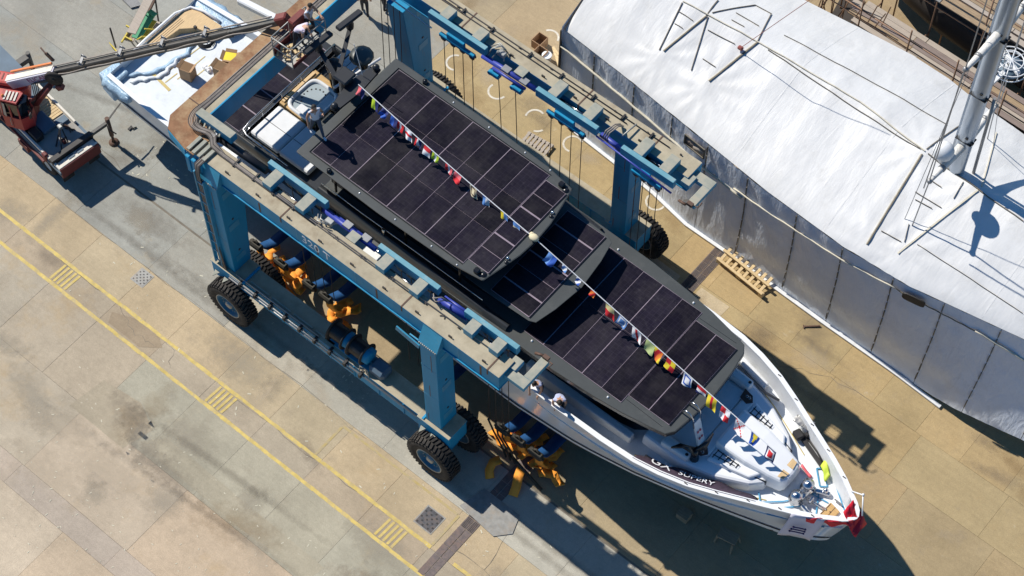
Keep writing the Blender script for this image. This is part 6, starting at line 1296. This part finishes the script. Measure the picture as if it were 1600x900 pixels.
for p, q, wd, m_ in (((1067, 2), (1185, 66), .06, 'batten_pale'), ((1185, 66), (1345, 160), .06, 'batten_pale'), ((1200, 78), (1438, 233), .035, 'batten'), ((1345, 160), (1445, 236), .07, 'batten_pale'), ((1450, 240), (1530, 297), .05, 'batten'), ((1530, 297), (1599, 346), .05, 'batten'),
                     ((1030, 78), (1066, 4), .05, 'batten'), ((1037, 80), (1104, 25), .07, 'batten'), ((1080, 110), (1106, 26), .05, 'batten'), ((1108, 127), (1184, 66), .08, 'batten'), ((1104, 24), (1122, 0), .06, 'batten'), ((1113, 20), (1180, 8), .035, 'batten'), ((1184, 64), (1205, 22), .05, 'batten'), ((1180, 8), (1206, 22), .025, 'batten'),
                     ((1106, 47), (1148, 69), .03, 'batten'), ((1098, 92), (1118, 105), .03, 'batten'), ((1060, 18), (1083, 33), .025, 'batten'), ((1054, 37), (1067, 45), .025, 'batten'), ((1150, 20), (1186, 41), .025, 'batten'), ((1143, 31), (1163, 42), .025, 'batten'),
                     ((1355, 382), (1441, 241), .07, 'batten'), ((1403, 396), (1528, 297), .10, 'batten_pale'), ((1430, 300), (1471, 325), .03, 'batten'), ((1377, 361), (1408, 378), .03, 'batten'), ((1413, 378), (1420, 350), .03, 'batten'), ((1430, 312), (1456, 326), .03, 'batten'), ((1490, 310), (1505, 284), .03, 'batten'), ((1448, 233), (1503, 194), .05, 'batten'), ((1534, 292), (1557, 207), .06, 'batten_pale'), ((1452, 280), (1471, 293), .03, 'batten')):
    lath(p, q, wd, m_, wd >= .07 and m_ == 'batten')
# heat-welded seams of the film: from eave to ridge, a little off the straight
for xs_ in (4.75, 8.9, 15.0):
    e, g_, f_ = interp(EV, xs_), interp(RG, xs_), interp(FE, xs_)
    for y0_, y1_ in ((e+.05, g_), (g_, f_-.1)):
        b = MB(); n_ = 16; pts = []
        for k in range(n_+1): y = y0_+(y1_-y0_)*k/n_; x = xs_; pts.append(Vector((x, y, rz(x, y)+.002)))
        for p, q in zip(pts, pts[1:]): b.bar(p, q, .05, .006)
        b.build('film_seam', 'wrap_roof', S)
# thin black lashing lines over the film
for p, q in (((1433, 382), (1598, 490)), ((1225, 55), (1480, 195))):
    lath(p, q, .016, 'batten', False)
tag(MB().box(at(1157, 75, 6.9), (.2, .16, .12), bev=.03).tube([at(1157, 75, 6.95), at(1200, 45, 9.0), at(1265, 0, 11.0)], .012, 5).build('guy_wire_anchor', 'brown_bag'), 'small brown anchor with a guy wire on the white roof', 'anchor')
# ------------------------------------------------------------------ mast of the wrapped yacht
MX, MY, MZ = 11.35, 10.2, -1.4
mt_ = thing('sailing_mast', 'tall white mast with spreaders and domes rising through the white cover', 'mast', (MX, MY, 6.6))
def mp_(name, fn, mats, parent=mt_, **k): b = MB(); fn(b); return b.build(name, mats, parent, **k)
mp_('mast_tube', lambda b: b.grid([[(MX+.30*math.cos(a), MY+.19*math.sin(a), z) for a in [2*PI*i/24 for i in range(25)]] for z in (6.2, 9, 12, 15, 18, 22, 28)]), 'mast_grey')
mp_('mast_track', lambda b: b.span(MX-.36, MX-.29, MY-.05, MY+.05, 7.0, 28), 'mast_white')
mp_('forestay_track', lambda b: b.tube([(MX+.55, MY+.3, 6.4), (MX+.42, MY+.24, 11.2)], .06, 8), 'grey_metal')
for z in (8.8, 11.3, 14.4):
    mp_('mast_band', lambda b: (b.span(MX-.31, MX+.31, MY-.2, MY+.2, z, z+.02), b.box((MX+.1, MY-.2, z+.3), (.1, .05, .05)), b.box((MX+.3, MY-.1, z+.1), (.1, .08, .08))), 'dark_metal')
# spreaders: at 9.9 m and 15.8 m, near side toward -y, far side toward +y
for z, L in ((8.5, 2.0), (14.6, 1.9)):
    for s in (-1, 1):
        sp_ = mp_('spreader', lambda b: b.tube([(MX, MY+s*.15, z), (MX-.02, MY+s*L*.55, z-.02), (MX-.05, MY+s*L, z+.0)], [.17, .13, .07], 10), 'wrap_bag')
        mp_('spreader_tip', lambda b: b.ball((MX-.05, MY+s*L, z), .10, u=8, v=6), 'grey_metal', sp_); mp_('tape_band', lambda b: b.tube([(MX-.02, MY+s*L*.62, z), (MX-.02, MY+s*L*.68, z)], .135, 10), 'grey_metal', sp_)
        mp_('shroud', lambda b: b.tube([(MX-.05, MY+s*(L+.02), z+6.0 if z < 12 else z+8), (MX-.05, MY+s*(L+.02), z), (MX-.05, MY+s*2.35, 6.1 if z < 12 else 8.5)], .022, 5), 'grey_metal')
mp_('shroud', lambda b: (b.tube([(MX-.4, MY-2.3, 6.1), (MX-.2, MY-.1, 18)], .012, 5), b.tube([(MX+.3, MY+2.2, 6.0), (MX+.1, MY+.2, 15)], .012, 5)), 'grey_metal')
mp_('satellite_dome', lambda b: (b.ball((MX-.25, MY-1.0, 8.95), .36, (1, 1, 1.05), 20, 14), b.tube([(MX-.2, MY-.95, 8.5), (MX-.25, MY-1.0, 8.7)], .2, 14)), 'mast_white')
RC = Vector((MX+.15, MY+1.45, 11.6))
rd = mp_('radar_guard', lambda b: (*[b.tube([(RC.x+r1*math.cos(2*PI*k/28), RC.y+r1*math.sin(2*PI*k/28), RC.z+h) for k in range(29)], .022, 6) for r1, h in ((.62, -.15), (.62, .12), (.4, .2))], *[b.tube([(RC.x+.62*math.cos(a), RC.y+.62*math.sin(a), RC.z-.15), (RC.x+.62*math.cos(a), RC.y+.62*math.sin(a), RC.z+.12), (RC.x+.4*math.cos(a), RC.y+.4*math.sin(a), RC.z+.2), (RC.x, RC.y, RC.z+.22)], .018, 5) for a in [2*PI*k/10 for k in range(10)]]), 'mast_white')
mp_('radar_scanner', lambda b: (b.bar(RC+Vector((-.45, .22, .06)), RC+Vector((.45, -.22, .06)), .16, .14, bev=.03), b.lathe([(.16, -.2), (.2, -.08), (.12, .02)], Matrix.Translation(RC), n=14)), 'mast_white')
mp_('radar_bracket', lambda b: b.bar((MX, MY+.15, 11.4), RC+Vector((0, -.3, -.12)), .14, .12), 'mast_white')
mp_('radar_plate', lambda b: b.lathe([(.001, -.17), (.5, -.17), (.5, -.15), (.001, -.15)], Matrix.Translation(RC), n=24), 'truck_blue')
# ------------------------------------------------------------------ hull under scaffolding, far corner
XS2 = [2.0, 4.0, 6.0, 9.0, 12.0, 16.0, 21.0]
b = MB(); b.grid([[(x, 19.6+.10*(x-8)-2.4*math.exp(-((x-14)/9)**2)*(1 if j > 1 else .5)+(1.5 if j == 0 else 0)+.9*max(0, 5-x)*.5, z) for j, z in enumerate((.8, 1.6, 2.6, 3.6))] for x in XS2])
b.grid([[(x, 15.3+.6*max(0, 5-x)+.5*j, .25+.55*j) for j in range(4)] for x in XS2])  # low dark sheet added to stand for the shadow on the ground
b.grid([[(x, 19.6+.10*(x-8)-2.4*math.exp(-((x-14)/9)**2)+.9*max(0, 5-x)*.5, 3.6), (x, 26, 3.6)] for x in XS2])
tag(b.build('dark_hull_and_shade', 'scaff_dark', thick=.05), 'dark hull of a boat under repair behind the scaffolding, with a dark sheet for ground shade', 'boat')
SCF = thing('scaffolding', 'timber and tube scaffolding round the dark hull in the far corner', 'scaffolding', (8, 18, 0))
def sp2(name, fn, mats, **k): b = MB(); fn(b); return b.build(name, mats, SCF, **k)
r2 = random.Random(21)
def walkway(y0, n, z, x0, x1, mat, dy=.24, skew=0.0):
    for k in range(n):
        x = x0-r2.uniform(0, .6)
        while x < x1:
            L = 2.9+r2.uniform(-.2, .2)
            sp2('plank', lambda b: b.box((x+L/2, y0+k*dy+skew*(x+L/2-8), z+r2.uniform(0, .02)), (L-.03, dy-.02, .045), R=Matrix.Rotation(math.atan(skew), 3, 'Z')), r2.choice((mat, mat, 'plank_grey', 'old_wood')))
            x += L
walkway(16.1, 5, 3.0, 3.6, 15, 'plank_dark', .25, -.02); walkway(17.8, 5, 5.0, 3.6, 15.5, 'plank_grey', .26, -.02); walkway(20.6, 2, 5.4, 4.5, 16, 'plank_grey', .26, -.02)
walkway(17.5, 1, 5.02, 3.4, 7.2, 'galv', .3, -.02)
for x in (2.2, 3.9, 6.1, 8.2, 10.3, 12.4):
    for y in (15.95, 17.6, 18.95):
        yy = y-.02*(x-8)
        sp2('upright', lambda b: b.tube([(x, yy, 0), (x, yy, 6.6 if y > 16 else 4.6)], .035, 6), 'tube_rust')
    sp2('cross_tube', lambda b: (b.tube([(x, 15.8, 2.9), (x, 17.7, 2.9)], .03, 6), b.tube([(x, 17.4, 4.9), (x, 19.2, 4.9)], .03, 6)), 'tube_rust')
for y, zs in ((15.95, (1.5, 3.5, 4.0)), (17.6, (4.4, 5.5, 6.0)), (18.95, (5.9, 6.4))):
    for z in zs: sp2('ledger_tube', lambda b: b.tube([(1.5, y+.13, z), (15.5, y-.15, z)], .026, 6), 'tube_rust')
for k in range(14): x = 1.2+r2.uniform(0, 3.2); sp2('brace', lambda b: b.tube([(x, 16+r2.uniform(-.3, .6), .1), (x+r2.uniform(-1.2, 1.2), 16.5+r2.uniform(-.4, .9), 4.2)], .024, 5), 'tube_rust')
for k in range(5): x = 4.5+1.8*k; sp2('brace', lambda b: b.tube([(x, 15.9, .1), (x+1.7, 15.9, 2.9)], .024, 5), 'tube_rust')
for k in range(6): sp2('loose_timber', lambda b: b.bar((1.6+.35*k, 15.7+.25*k, .12+.1*k), (3.6+.4*k, 16.4+.1*k, .3+.12*k), .12, .05), 'pine' if k % 2 else 'old_wood')
gp = MB()
for k, (x, y) in enumerate(((9.3, 20.5), (9.8, 21.2), (10.5, 21.6), (10.2, 20.2), (11.2, 20.9))): gp.box((x, y, 5.75), (.75, .5, .04), R=Matrix.Rotation(.3*k, 3, 'Z'))
gp.build('green_sheet', 'pale_green', SCF)
sp2('green_floor', lambda b: b.span(8.8, 14, 20, 24, 5.62, 5.68), 'green_paint')
# ------------------------------------------------------------------ pallets, timber and odds and ends
def pallet(c, L, Wd, rz, label, nslat, mat, name='pallet', h=.14, tilt=0.0):
    t = thing(name, label, 'pallet', c, 'pallets'); R = Matrix.Rotation(rz, 3, 'Z') @ Matrix.Rotation(tilt, 3, 'X'); c = Vector(c)
    for k in range(nslat):
        b = MB(); b.box(c+R @ Vector((-L/2+(k+.5)*L/nslat, 0, h-.012)), (L/nslat*.66, Wd, .024), R=R, bev=.003); b.build('slat', mat, t)
    for k in range(3):
        b = MB(); b.box(c+R @ Vector((0, -Wd/2+.05+k*(Wd-.1)/2, h/2-.012)), (L, .09, h-.026), R=R, bev=.003); b.build('stringer', mat, t)
    return t
pallet((-3.35, 5.45, 0), 1.2, .8, .1, 'weathered slatted pallet lying beside the yacht on the far side', 7, 'plank_grey')
t = thing('timber_lattice', 'pale pine timber frame with cross battens leaning on the white shelter', 'pallet', (6.25, 6.05, 0))
for v in (-.42, 0, .42):
    b = MB(); b.box((6.27, 6.1+v-.02, .32+.12*v), (2.25, .10, .09), R=Matrix.Rotation(-.085, 3, 'Z') @ Matrix.Rotation(.25, 3, 'X'), bev=.006); b.build('rail', 'pine', t)
for k in range(8):
    b = MB(); b.box((5.3+k*.275, 6.19-k*.0235, .24), (.12, .92, .045), R=Matrix.Rotation(-.085, 3, 'Z') @ Matrix.Rotation(.25, 3, 'X'), bev=.005); b.build('batten', 'pine', t)
for (x, y) in ((5.25, 5.8), (7.3, 5.62), (6.2, 5.74)):
    b = MB(); b.box((x, y, .1), (.2, .16, .2), R=Matrix.Rotation(-.085, 3, 'Z'), bev=.01); b.build('foot_block', 'pine', t)
# open crates in the corner by the shelter
t = thing('compartment_crate', 'open plywood crate with compartments at the corner of the shelter', 'crate', (-5.95, 8.95, 0))
for k in range(3):
    x, y = -6.35+.42*k, 9.35-.5*k
    b = MB()
    for dx, dy, sx, sy in ((-.22, 0, .03, .5), (.22, 0, .03, .5), (0, -.25, .44, .03), (0, .25, .44, .03)): b.box((x+dx, y+dy, .22), (sx, sy, .44), bev=.004)
    b.build('compartment', 'cardboard', t); b = MB(); b.box((x, y, .03), (.40, .46, .04)); b.build('compartment_floor', 'cardboard_in', t)
t = thing('leaning_pallet', 'pale narrow pallet standing against the corner of the shelter', 'pallet', (-5.1, 9.1, 0))
for k in range(3):
    b = MB(); b.bar((-5.75+.22*k, 9.45-.1*k, .25), (-4.55+.18*k, 8.5-.1*k, .55), .09, .05); b.build('board', 'pine', t)
for k in range(4):
    f = k/3; b = MB(); b.bar((-5.75+1.2*f, 9.45-.95*f, .30+.3*f), (-5.3+1.12*f, 9.25-.95*f, .33+.3*f), .10, .03); b.build('slat', 'pine', t)
for p, lb in (((-5.65, 8.95, 0), 'white paint tub inside the corner crate'), ((-5.2, 8.35, 0), 'white bucket below the leaning pallet')):
    b = MB(); b.lathe([(.001, 0), (.16, 0), (.2, .35), (.21, .36), (.18, .37), (.001, .33)], Matrix.Translation(p), n=16); t = tag(b.build('paint_tub', 'gel_white'), lb, 'bucket', 'white tubs by the shelter corner')
b = MB(); b.ball((-4.1, 8.6, .62), .36, (.8, .8, 1.5), 12, 8); b.ball((-4.05, 8.3, .25), .3, (1, 1, .8), 10, 6); tag(b.build('red_sack', 'brown_bag'), 'dull red sack standing against the shelter corner', 'sack')
# small stands beside the yacht on the far side
t = thing('equipment_trolley', 'yellow topped equipment trolley between yacht and far hoist leg', 'trolley', (.2, 2.95, 0))
b = MB(); b.span(-.4, .75, 2.5, 2.85, .9, 1.0, bev=.02); b.span(-.3, .65, 2.55, 2.8, 1.0, 1.25, bev=.06); b.build('tank', 'yellow_rail', t); b = MB()
for x in (-.3, .65):
    for y in (2.55, 2.8): b.bar((x, y, 0), (x, y, .9), .05, .05)
b.build('frame', 'brown_metal', t); b = MB(); b.box((.45, 2.68, 1.35), (.3, .25, .18), bev=.04); b.build('pump', 'truck_blue', t)
b = MB(); b.tube([(-4.9+.1*k, 2.1+.03*math.sin(k), 4.7+.15*math.sin(k*.8)) for k in range(22)], .05, 6); tag(b.build('black_hose_loop', 'hose'), 'black hose looping along the far rail of the yacht', 'hose')
t = thing('folding_step', 'grey folding step beside the far front wheel', 'step', (3.9, 3.05, 0))
b = MB(); b.span(3.55, 4.15, 2.75, 3.25, .5, .55, bev=.01); b.build('seat', 'grey_metal', t)
for x in (3.6, 4.1):
    for y in (2.8, 3.2): b = MB(); b.bar((x, y, 0), (x, y, .5), .04, .04); b.build('leg', 'dark_metal', t)
tag(MB().box((4.75, 2.95, .2), (.45, .4, .4), bev=.03).box((4.75, 2.95, .42), (.3, .3, .04), bev=.01).build('tool_case', 'dark_metal'), 'dark tool case on the ground by the far front wheel', 'case')
tag(MB().tube([(-16.1, -3.85, .03), (-15.95, -3.9, .05), (-15.9, -3.75, .03)], .03, 6).box((-16.05, -3.95, .03), (.1, .18, .05)).build('dropped_clamp', 'dark_metal'), 'small black clamp dropped on the concrete beyond the crane', 'clamp')
tag(MB().bar((9.3, 5.55, .03), (9.75, 5.95, .05), .05, .05).bar((9.25, 5.6, .03), (9.35, 5.5, .03), .04, .04).build('iron_pin', 'brown_metal'), 'rusty iron pin sticking out under the white shelter', 'pin')
# ------------------------------------------------------------------ access stairs by the stern
t = thing('access_stairs', 'green and yellow access stairs with grey gangway behind the stern', 'stairs', (-18.3, -.6, 0))
def st(name, fn, mats, **k): b = MB(); fn(b); return b.build(name, mats, t, **k)
a0, a1 = at(205, 52, 1.9), at(243, -22, 1.9)
st('gangway_plank', lambda b: b.bar(a0, a1, .36, .06), 'plank_grey')
st('gangway_beam', lambda b: b.bar(at(212, 58, 1.4), at(250, -18, 1.4), .1, .12), 'brown_metal')
st('mid_plank', lambda b: b.bar(at(200, 64, 1.2), at(226, 18, 1.2), .42, .05), 'plank_grey')
st('yellow_edge', lambda b: (b.bar(at(190, 66, 1.3), at(222, 15, 1.3), .05, .08), b.bar(at(196, 58, 1.3), at(206, 63, 1.3), .05, .08), b.bar(at(197, 40, 1.3), at(207, 45, 1.3), .05, .08)), 'yellow_rail')
st('side_plank', lambda b: b.bar(at(202, 60, 1.2), at(228, 17, 1.2), .3, .05), 'brown_bag' if False else 'old_wood')
gp_ = st('green_board', lambda b: b.bar(at(212, 60, 1.5), at(237, 20, 1.5), .38, .05), 'green_paint')
st('green_cap', lambda b: b.bar(at(233, 17, 1.6), at(243, 24, 1.6), .2, .05), 'green_paint')
for k in range(5): st('tread', lambda b: b.bar(at(221+9*k, 62+1*k, 1.3-.22*k), at(241+9*k, 32+3*k, 1.3-.22*k), .22, .04), 'yellow_rail' if k % 2 == 0 else 'plank_grey')
for k in range(7): st('baluster', lambda b: b.bar(at(204+8*k, 64, 1.2-.1*k), at(212+8*k, 74, .6-.06*k), .05, .05), 'galv')
st('handrail', lambda b: (b.tube([at(226, 45, 2.0), at(262, 48, 1.2)], .03, 6), b.tube([at(214, 62, 2.1), at(222, 57, 2.3), at(258, 60, 1.4)], .03, 6)), 'yellow_rail')
st('support_pole', lambda b: (b.tube([at(242, -6, 2.6), at(248, 36, .1)], .035, 6), b.tube([at(172, 44, 2.2), at(181, 74, .1)], .035, 6), b.tube([at(219, 10, 1.9), at(221, 20, 1.2), at(226, 16, 1.5)], .03, 6)), 'dark_metal')
st('pole_foot', lambda b: (b.box(at(252, 43, .15), (.3, .3, .3), bev=.03),), 'dark_metal')
st('yellow_flap', lambda b: b.grid([[at(170+13*i+3*j, 66+14*i+5*j, .9+.15*i) for j in range(3)] for i in range(2)]), 'yellow_rail', thick=.03)
st('grey_leg', lambda b: (b.bar(at(182, 108, .3), at(186, 78, 1.4), .16, .12), b.bar(at(190, 108, .1), at(191, 98, .6), .2, .2)), 'plank_grey')
b = MB()
pa, pb = at(188, -4, .06), at(204, 12, .06)
for k in range(13): q = pa+(pb-pa)*k/12; b.bar(q, q+Vector((.25, .42, 0)), .035, .04)
tag(b.build('floor_grating', 'grey_metal'), 'flat steel grating on the ground beside the gangway', 'grating')
tag(MB().box(at(287, 22, .2), (.35, .2, .4), R=Matrix.Rotation(.5, 3, 'Z'), bev=.02).bar(at(285, 26, .1), at(290, 14, .7), .08, .08).build('timber_prop', 'old_wood'), 'short timber prop standing by the teak quarter of the stern', 'prop')
# white launch alongside the port quarter, seen past the crossbeam
b = MB(); b.bar(at(373, 0, 1.2), at(432, 30, 1.2), .3, .3, bev=.05); tag(b.build('white_pipe', 'gel_white'), 'thick white pipe beyond the stern walkway', 'pipe')
# ------------------------------------------------------------------ people
def person(label, loc, rz, shirt, trousers, lean=0.0, arms='down', stride=0.12, hair=True, shoe='shoe', h=1.76, headturn=0.0, knee=0.0):
    k = h/1.76; J = {}; E_ = []
    def add(n, p, r_, par=None, m=0): J[n] = (Vector(p)*k, r_*k, m); E_.append((par, n)) if par else None
    cl, sl = math.cos(lean), math.sin(lean); pz = .95-knee*.12
    def up_(x, y, z): dz = z-.95; return (x*cl+dz*sl, y, pz-x*sl+dz*cl)      # upper body pivots at the hips
    add('pel', (0, 0, pz), .135, None, 1); add('wst', up_(0, 0, 1.10), .125, 'pel', 0); add('chs', up_(.01, 0, 1.32), .155, 'wst', 0); add('nck', up_(0, 0, 1.49), .062, 'chs', 2); add('hd0', up_(.015, 0, 1.575), .07, 'nck', 2)
    for s, sg in (('l', 1), ('r', -1)):
        st_ = stride*sg
        add('hip'+s, (0, .095*sg, pz-.05), .095, 'pel', 1); add('kne'+s, (st_*.5+knee*.25+.02, .11*sg, .50-knee*.05), .066, 'hip'+s, 1); add('ank'+s, (st_, .12*sg, .09), .045, 'kne'+s, 1); add('toe'+s, (st_+.17, .135*sg, .045), .045, 'ank'+s, 3)
        add('sho'+s, up_(0, .185*sg, 1.43), .062, 'chs', 0)
        if arms == 'down': e, w_ = up_(-.02, .25*sg, 1.14), up_(.08, .25*sg, .90)
        elif arms == 'rail': e, w_ = up_(.16, .22*sg, 1.22), up_(.38, .16*sg, 1.06)
        elif arms == 'work': e, w_ = up_(.2, .22*sg, 1.24), up_(.42, .10*sg, 1.28)
        else: e, w_ = (up_(.05, .28*sg, 1.2), up_(.22, .2*sg, 1.34)) if sg > 0 else (up_(-.05, .26*sg, 1.15), up_(.1, .3*sg, .95))
        add('elb'+s, e, .046, 'sho'+s, 0 if arms == 'down' else 2); add('wri'+s, w_, .033, 'elb'+s, 2)
        d = (Vector(w_)-Vector(e)).normalized(); sd_ = d.cross(Vector((0, 0, 1)));
        if sd_.length < .1: sd_ = Vector((0, 1, 0))
        sd_.normalize(); nd = d.cross(sd_)
        add('plm'+s, Vector(w_)+d*.075, .030, 'wri'+s, 2)
        for q in range(4):
            bp = Vector(w_)+d*.10+sd_*(.024*(q-1.5)); ln = (.062, .074, .07, .055)[q]
            add('fa%d'%q+s, bp, .0095, 'plm'+s, 2); add('fb%d'%q+s, bp+d*ln*.6+nd*.012, .009, 'fa%d'%q+s, 2); add('fc%d'%q+s, bp+d*ln+nd*.035, .008, 'fb%d'%q+s, 2)
        tp = Vector(w_)+d*.035+sd_*.03*sg; add('th0'+s, tp, .012, 'plm'+s, 2); add('th1'+s, tp+d*.04+sd_*.03*sg, .010, 'th0'+s, 2)
    names = list(J); me = bpy.data.meshes.new('body'); me.from_pydata([J[n][0] for n in names], [(names.index(a), names.index(c)) for a, c in E_], [])
    ob = bpy.data.objects.new('tmp', me); COL.objects.link(ob); ob.modifiers.new('s', 'SKIN'); sv = me.skin_vertices[0].data
    for i, n in enumerate(names): sv[i].radius = (J[n][1], J[n][1]*(1.25 if n in ('chs', 'wst', 'pel') else 1)) if n in ('chs', 'wst', 'pel') else (J[n][1], J[n][1]); sv[i].use_root = (n == 'pel')
    md_ = ob.modifiers.new('u', 'SUBSURF'); md_.levels = 1; md_.render_levels = 1
    bpy.context.view_layer.update()
    me2 = bpy.data.meshes.new_from_object(ob.evaluated_get(bpy.context.evaluated_depsgraph_get())); bpy.data.objects.remove(ob)
    segs = [(J[a][0], J[c][0], J[c][2]) for a, c in E_]
    bm_ = bmesh.new(); bm_.from_mesh(me2)
    for f in bm_.faces:
        c = f.calc_center_median(); best = None
        for a, e, m in segs:
            ab = e-a; t_ = max(0, min(1, (c-a).dot(ab)/max(1e-9, ab.length_squared))); dd = (c-a-ab*t_).length
            if best is None or dd < best[0]: best = (dd, m)
        f.material_index = best[1]; f.smooth = True
    hp = J['hd0'][0]; hc = hp+(Vector((sl, 0, cl))*.085+Vector((cl, 0, -sl))*.02)*k
    Rh = Matrix.Rotation(lean, 4, 'Y') @ Matrix.Rotation(headturn, 4, 'Z')
    def ell(off, r_, sc, m):
        rr = bmesh.ops.create_uvsphere(bm_, u_segments=12, v_segments=8, radius=r_*k, matrix=Matrix.Translation(hc) @ Rh @ Matrix.Translation(Vector(off)*k) @ Matrix.Diagonal((*sc, 1)))
        for f in set(f for v in rr['verts'] for f in v.link_faces): f.material_index = m; f.smooth = True
    ell((0, 0, 0), .1, (.98, .80, 1.2), 2); ell((.1, 0, -.005), .018, (1, .8, 1.3), 2); ell((0, .082, -.005), .025, (.6, .4, 1.2), 2); ell((0, -.082, -.005), .025, (.6, .4, 1.2), 2)
    ell((.088, .035, .02), .010, (.6, 1, .7), 4); ell((.088, -.035, .02), .010, (.6, 1, .7), 4); ell((.09, 0, -.052), .014, (.5, 1.6, .4), 4)
    me3 = bpy.data.meshes.new('person'); bm_.to_mesh(me3); bm_.free(); bpy.data.meshes.remove(me2)
    for m in (shirt, trousers, 'skin', shoe, 'hair'): me3.materials.append(MATS[m])
    o = bpy.data.objects.new('person', me3); COL.objects.link(o); o.location = loc; o.rotation_euler = (0, 0, rz); tag(o, label, 'person', 'people in the yard')
    if hair:
        b = MB(); rr = bmesh.ops.create_uvsphere(b.bm, u_segments=12, v_segments=8, radius=.108*k, matrix=Matrix.Translation(hc) @ Rh @ Matrix.Translation(Vector((-.012, 0, .02))*k) @ Matrix.Diagonal((1.0, .84, 1.15, 1)))
        bmesh.ops.delete(b.bm, geom=[v for v in b.bm.verts if (Rh.inverted() @ (v.co-hc)).z < -.01*k or ((Rh.inverted() @ (v.co-hc)).x > .06*k and (Rh.inverted() @ (v.co-hc)).z < .07*k)], context='VERTS')
        for f in b.bm.faces: f.smooth = True
        hh = b.build('hair', 'hair'); hh.parent = o
    return o
person('person in white t-shirt and dark trousers striding on the main roof edge', (-5.68, -3.42, 8.51), -.35, 'shirt_white', 'trousers_grey', arms='one', stride=.26, shoe='shoe_white', lean=.08)
person('person in white shirt leaning over the near rail, hand on the rail', P(5.12, -2.76, 4.5), -1.35, 'shirt_blue', 'trousers_dark', lean=.5, arms='rail', stride=.1)
person('person in pale blue shirt bending down on the near side deck', P(5.95, -2.70, 4.56), -.9, 'shirt_blue', 'trousers_dark', lean=.75, arms='rail', stride=.1)
person('person in lilac shirt bending in the work basket', (BC.x-.05, BC.y-.05, 9.03), .3, 'shirt_lilac', 'trousers_dark', lean=.9, arms='work')
person('person in grey vest standing upright in the work basket', (BC.x-.12, BC.y+.62, 9.03), .2, 'shirt_white', 'trousers_dark', lean=.2, arms='work')
person('leftmost of three people on the ground at the top edge, all in black', (-12.72, 6.05, 0), 2.2, 'shirt_dark', 'trousers_dark', stride=.16)
person('middle of three people on the ground at the top edge, dark clothes', (-12.35, 6.75, 0), 1.6, 'shirt_dark', 'trousers_dark', stride=.12)
person('rightmost of three people on the ground at the top edge, pale shirt', (-11.7, 6.75, 0), 2.6, 'shirt_white', 'trousers_dark', stride=.1)
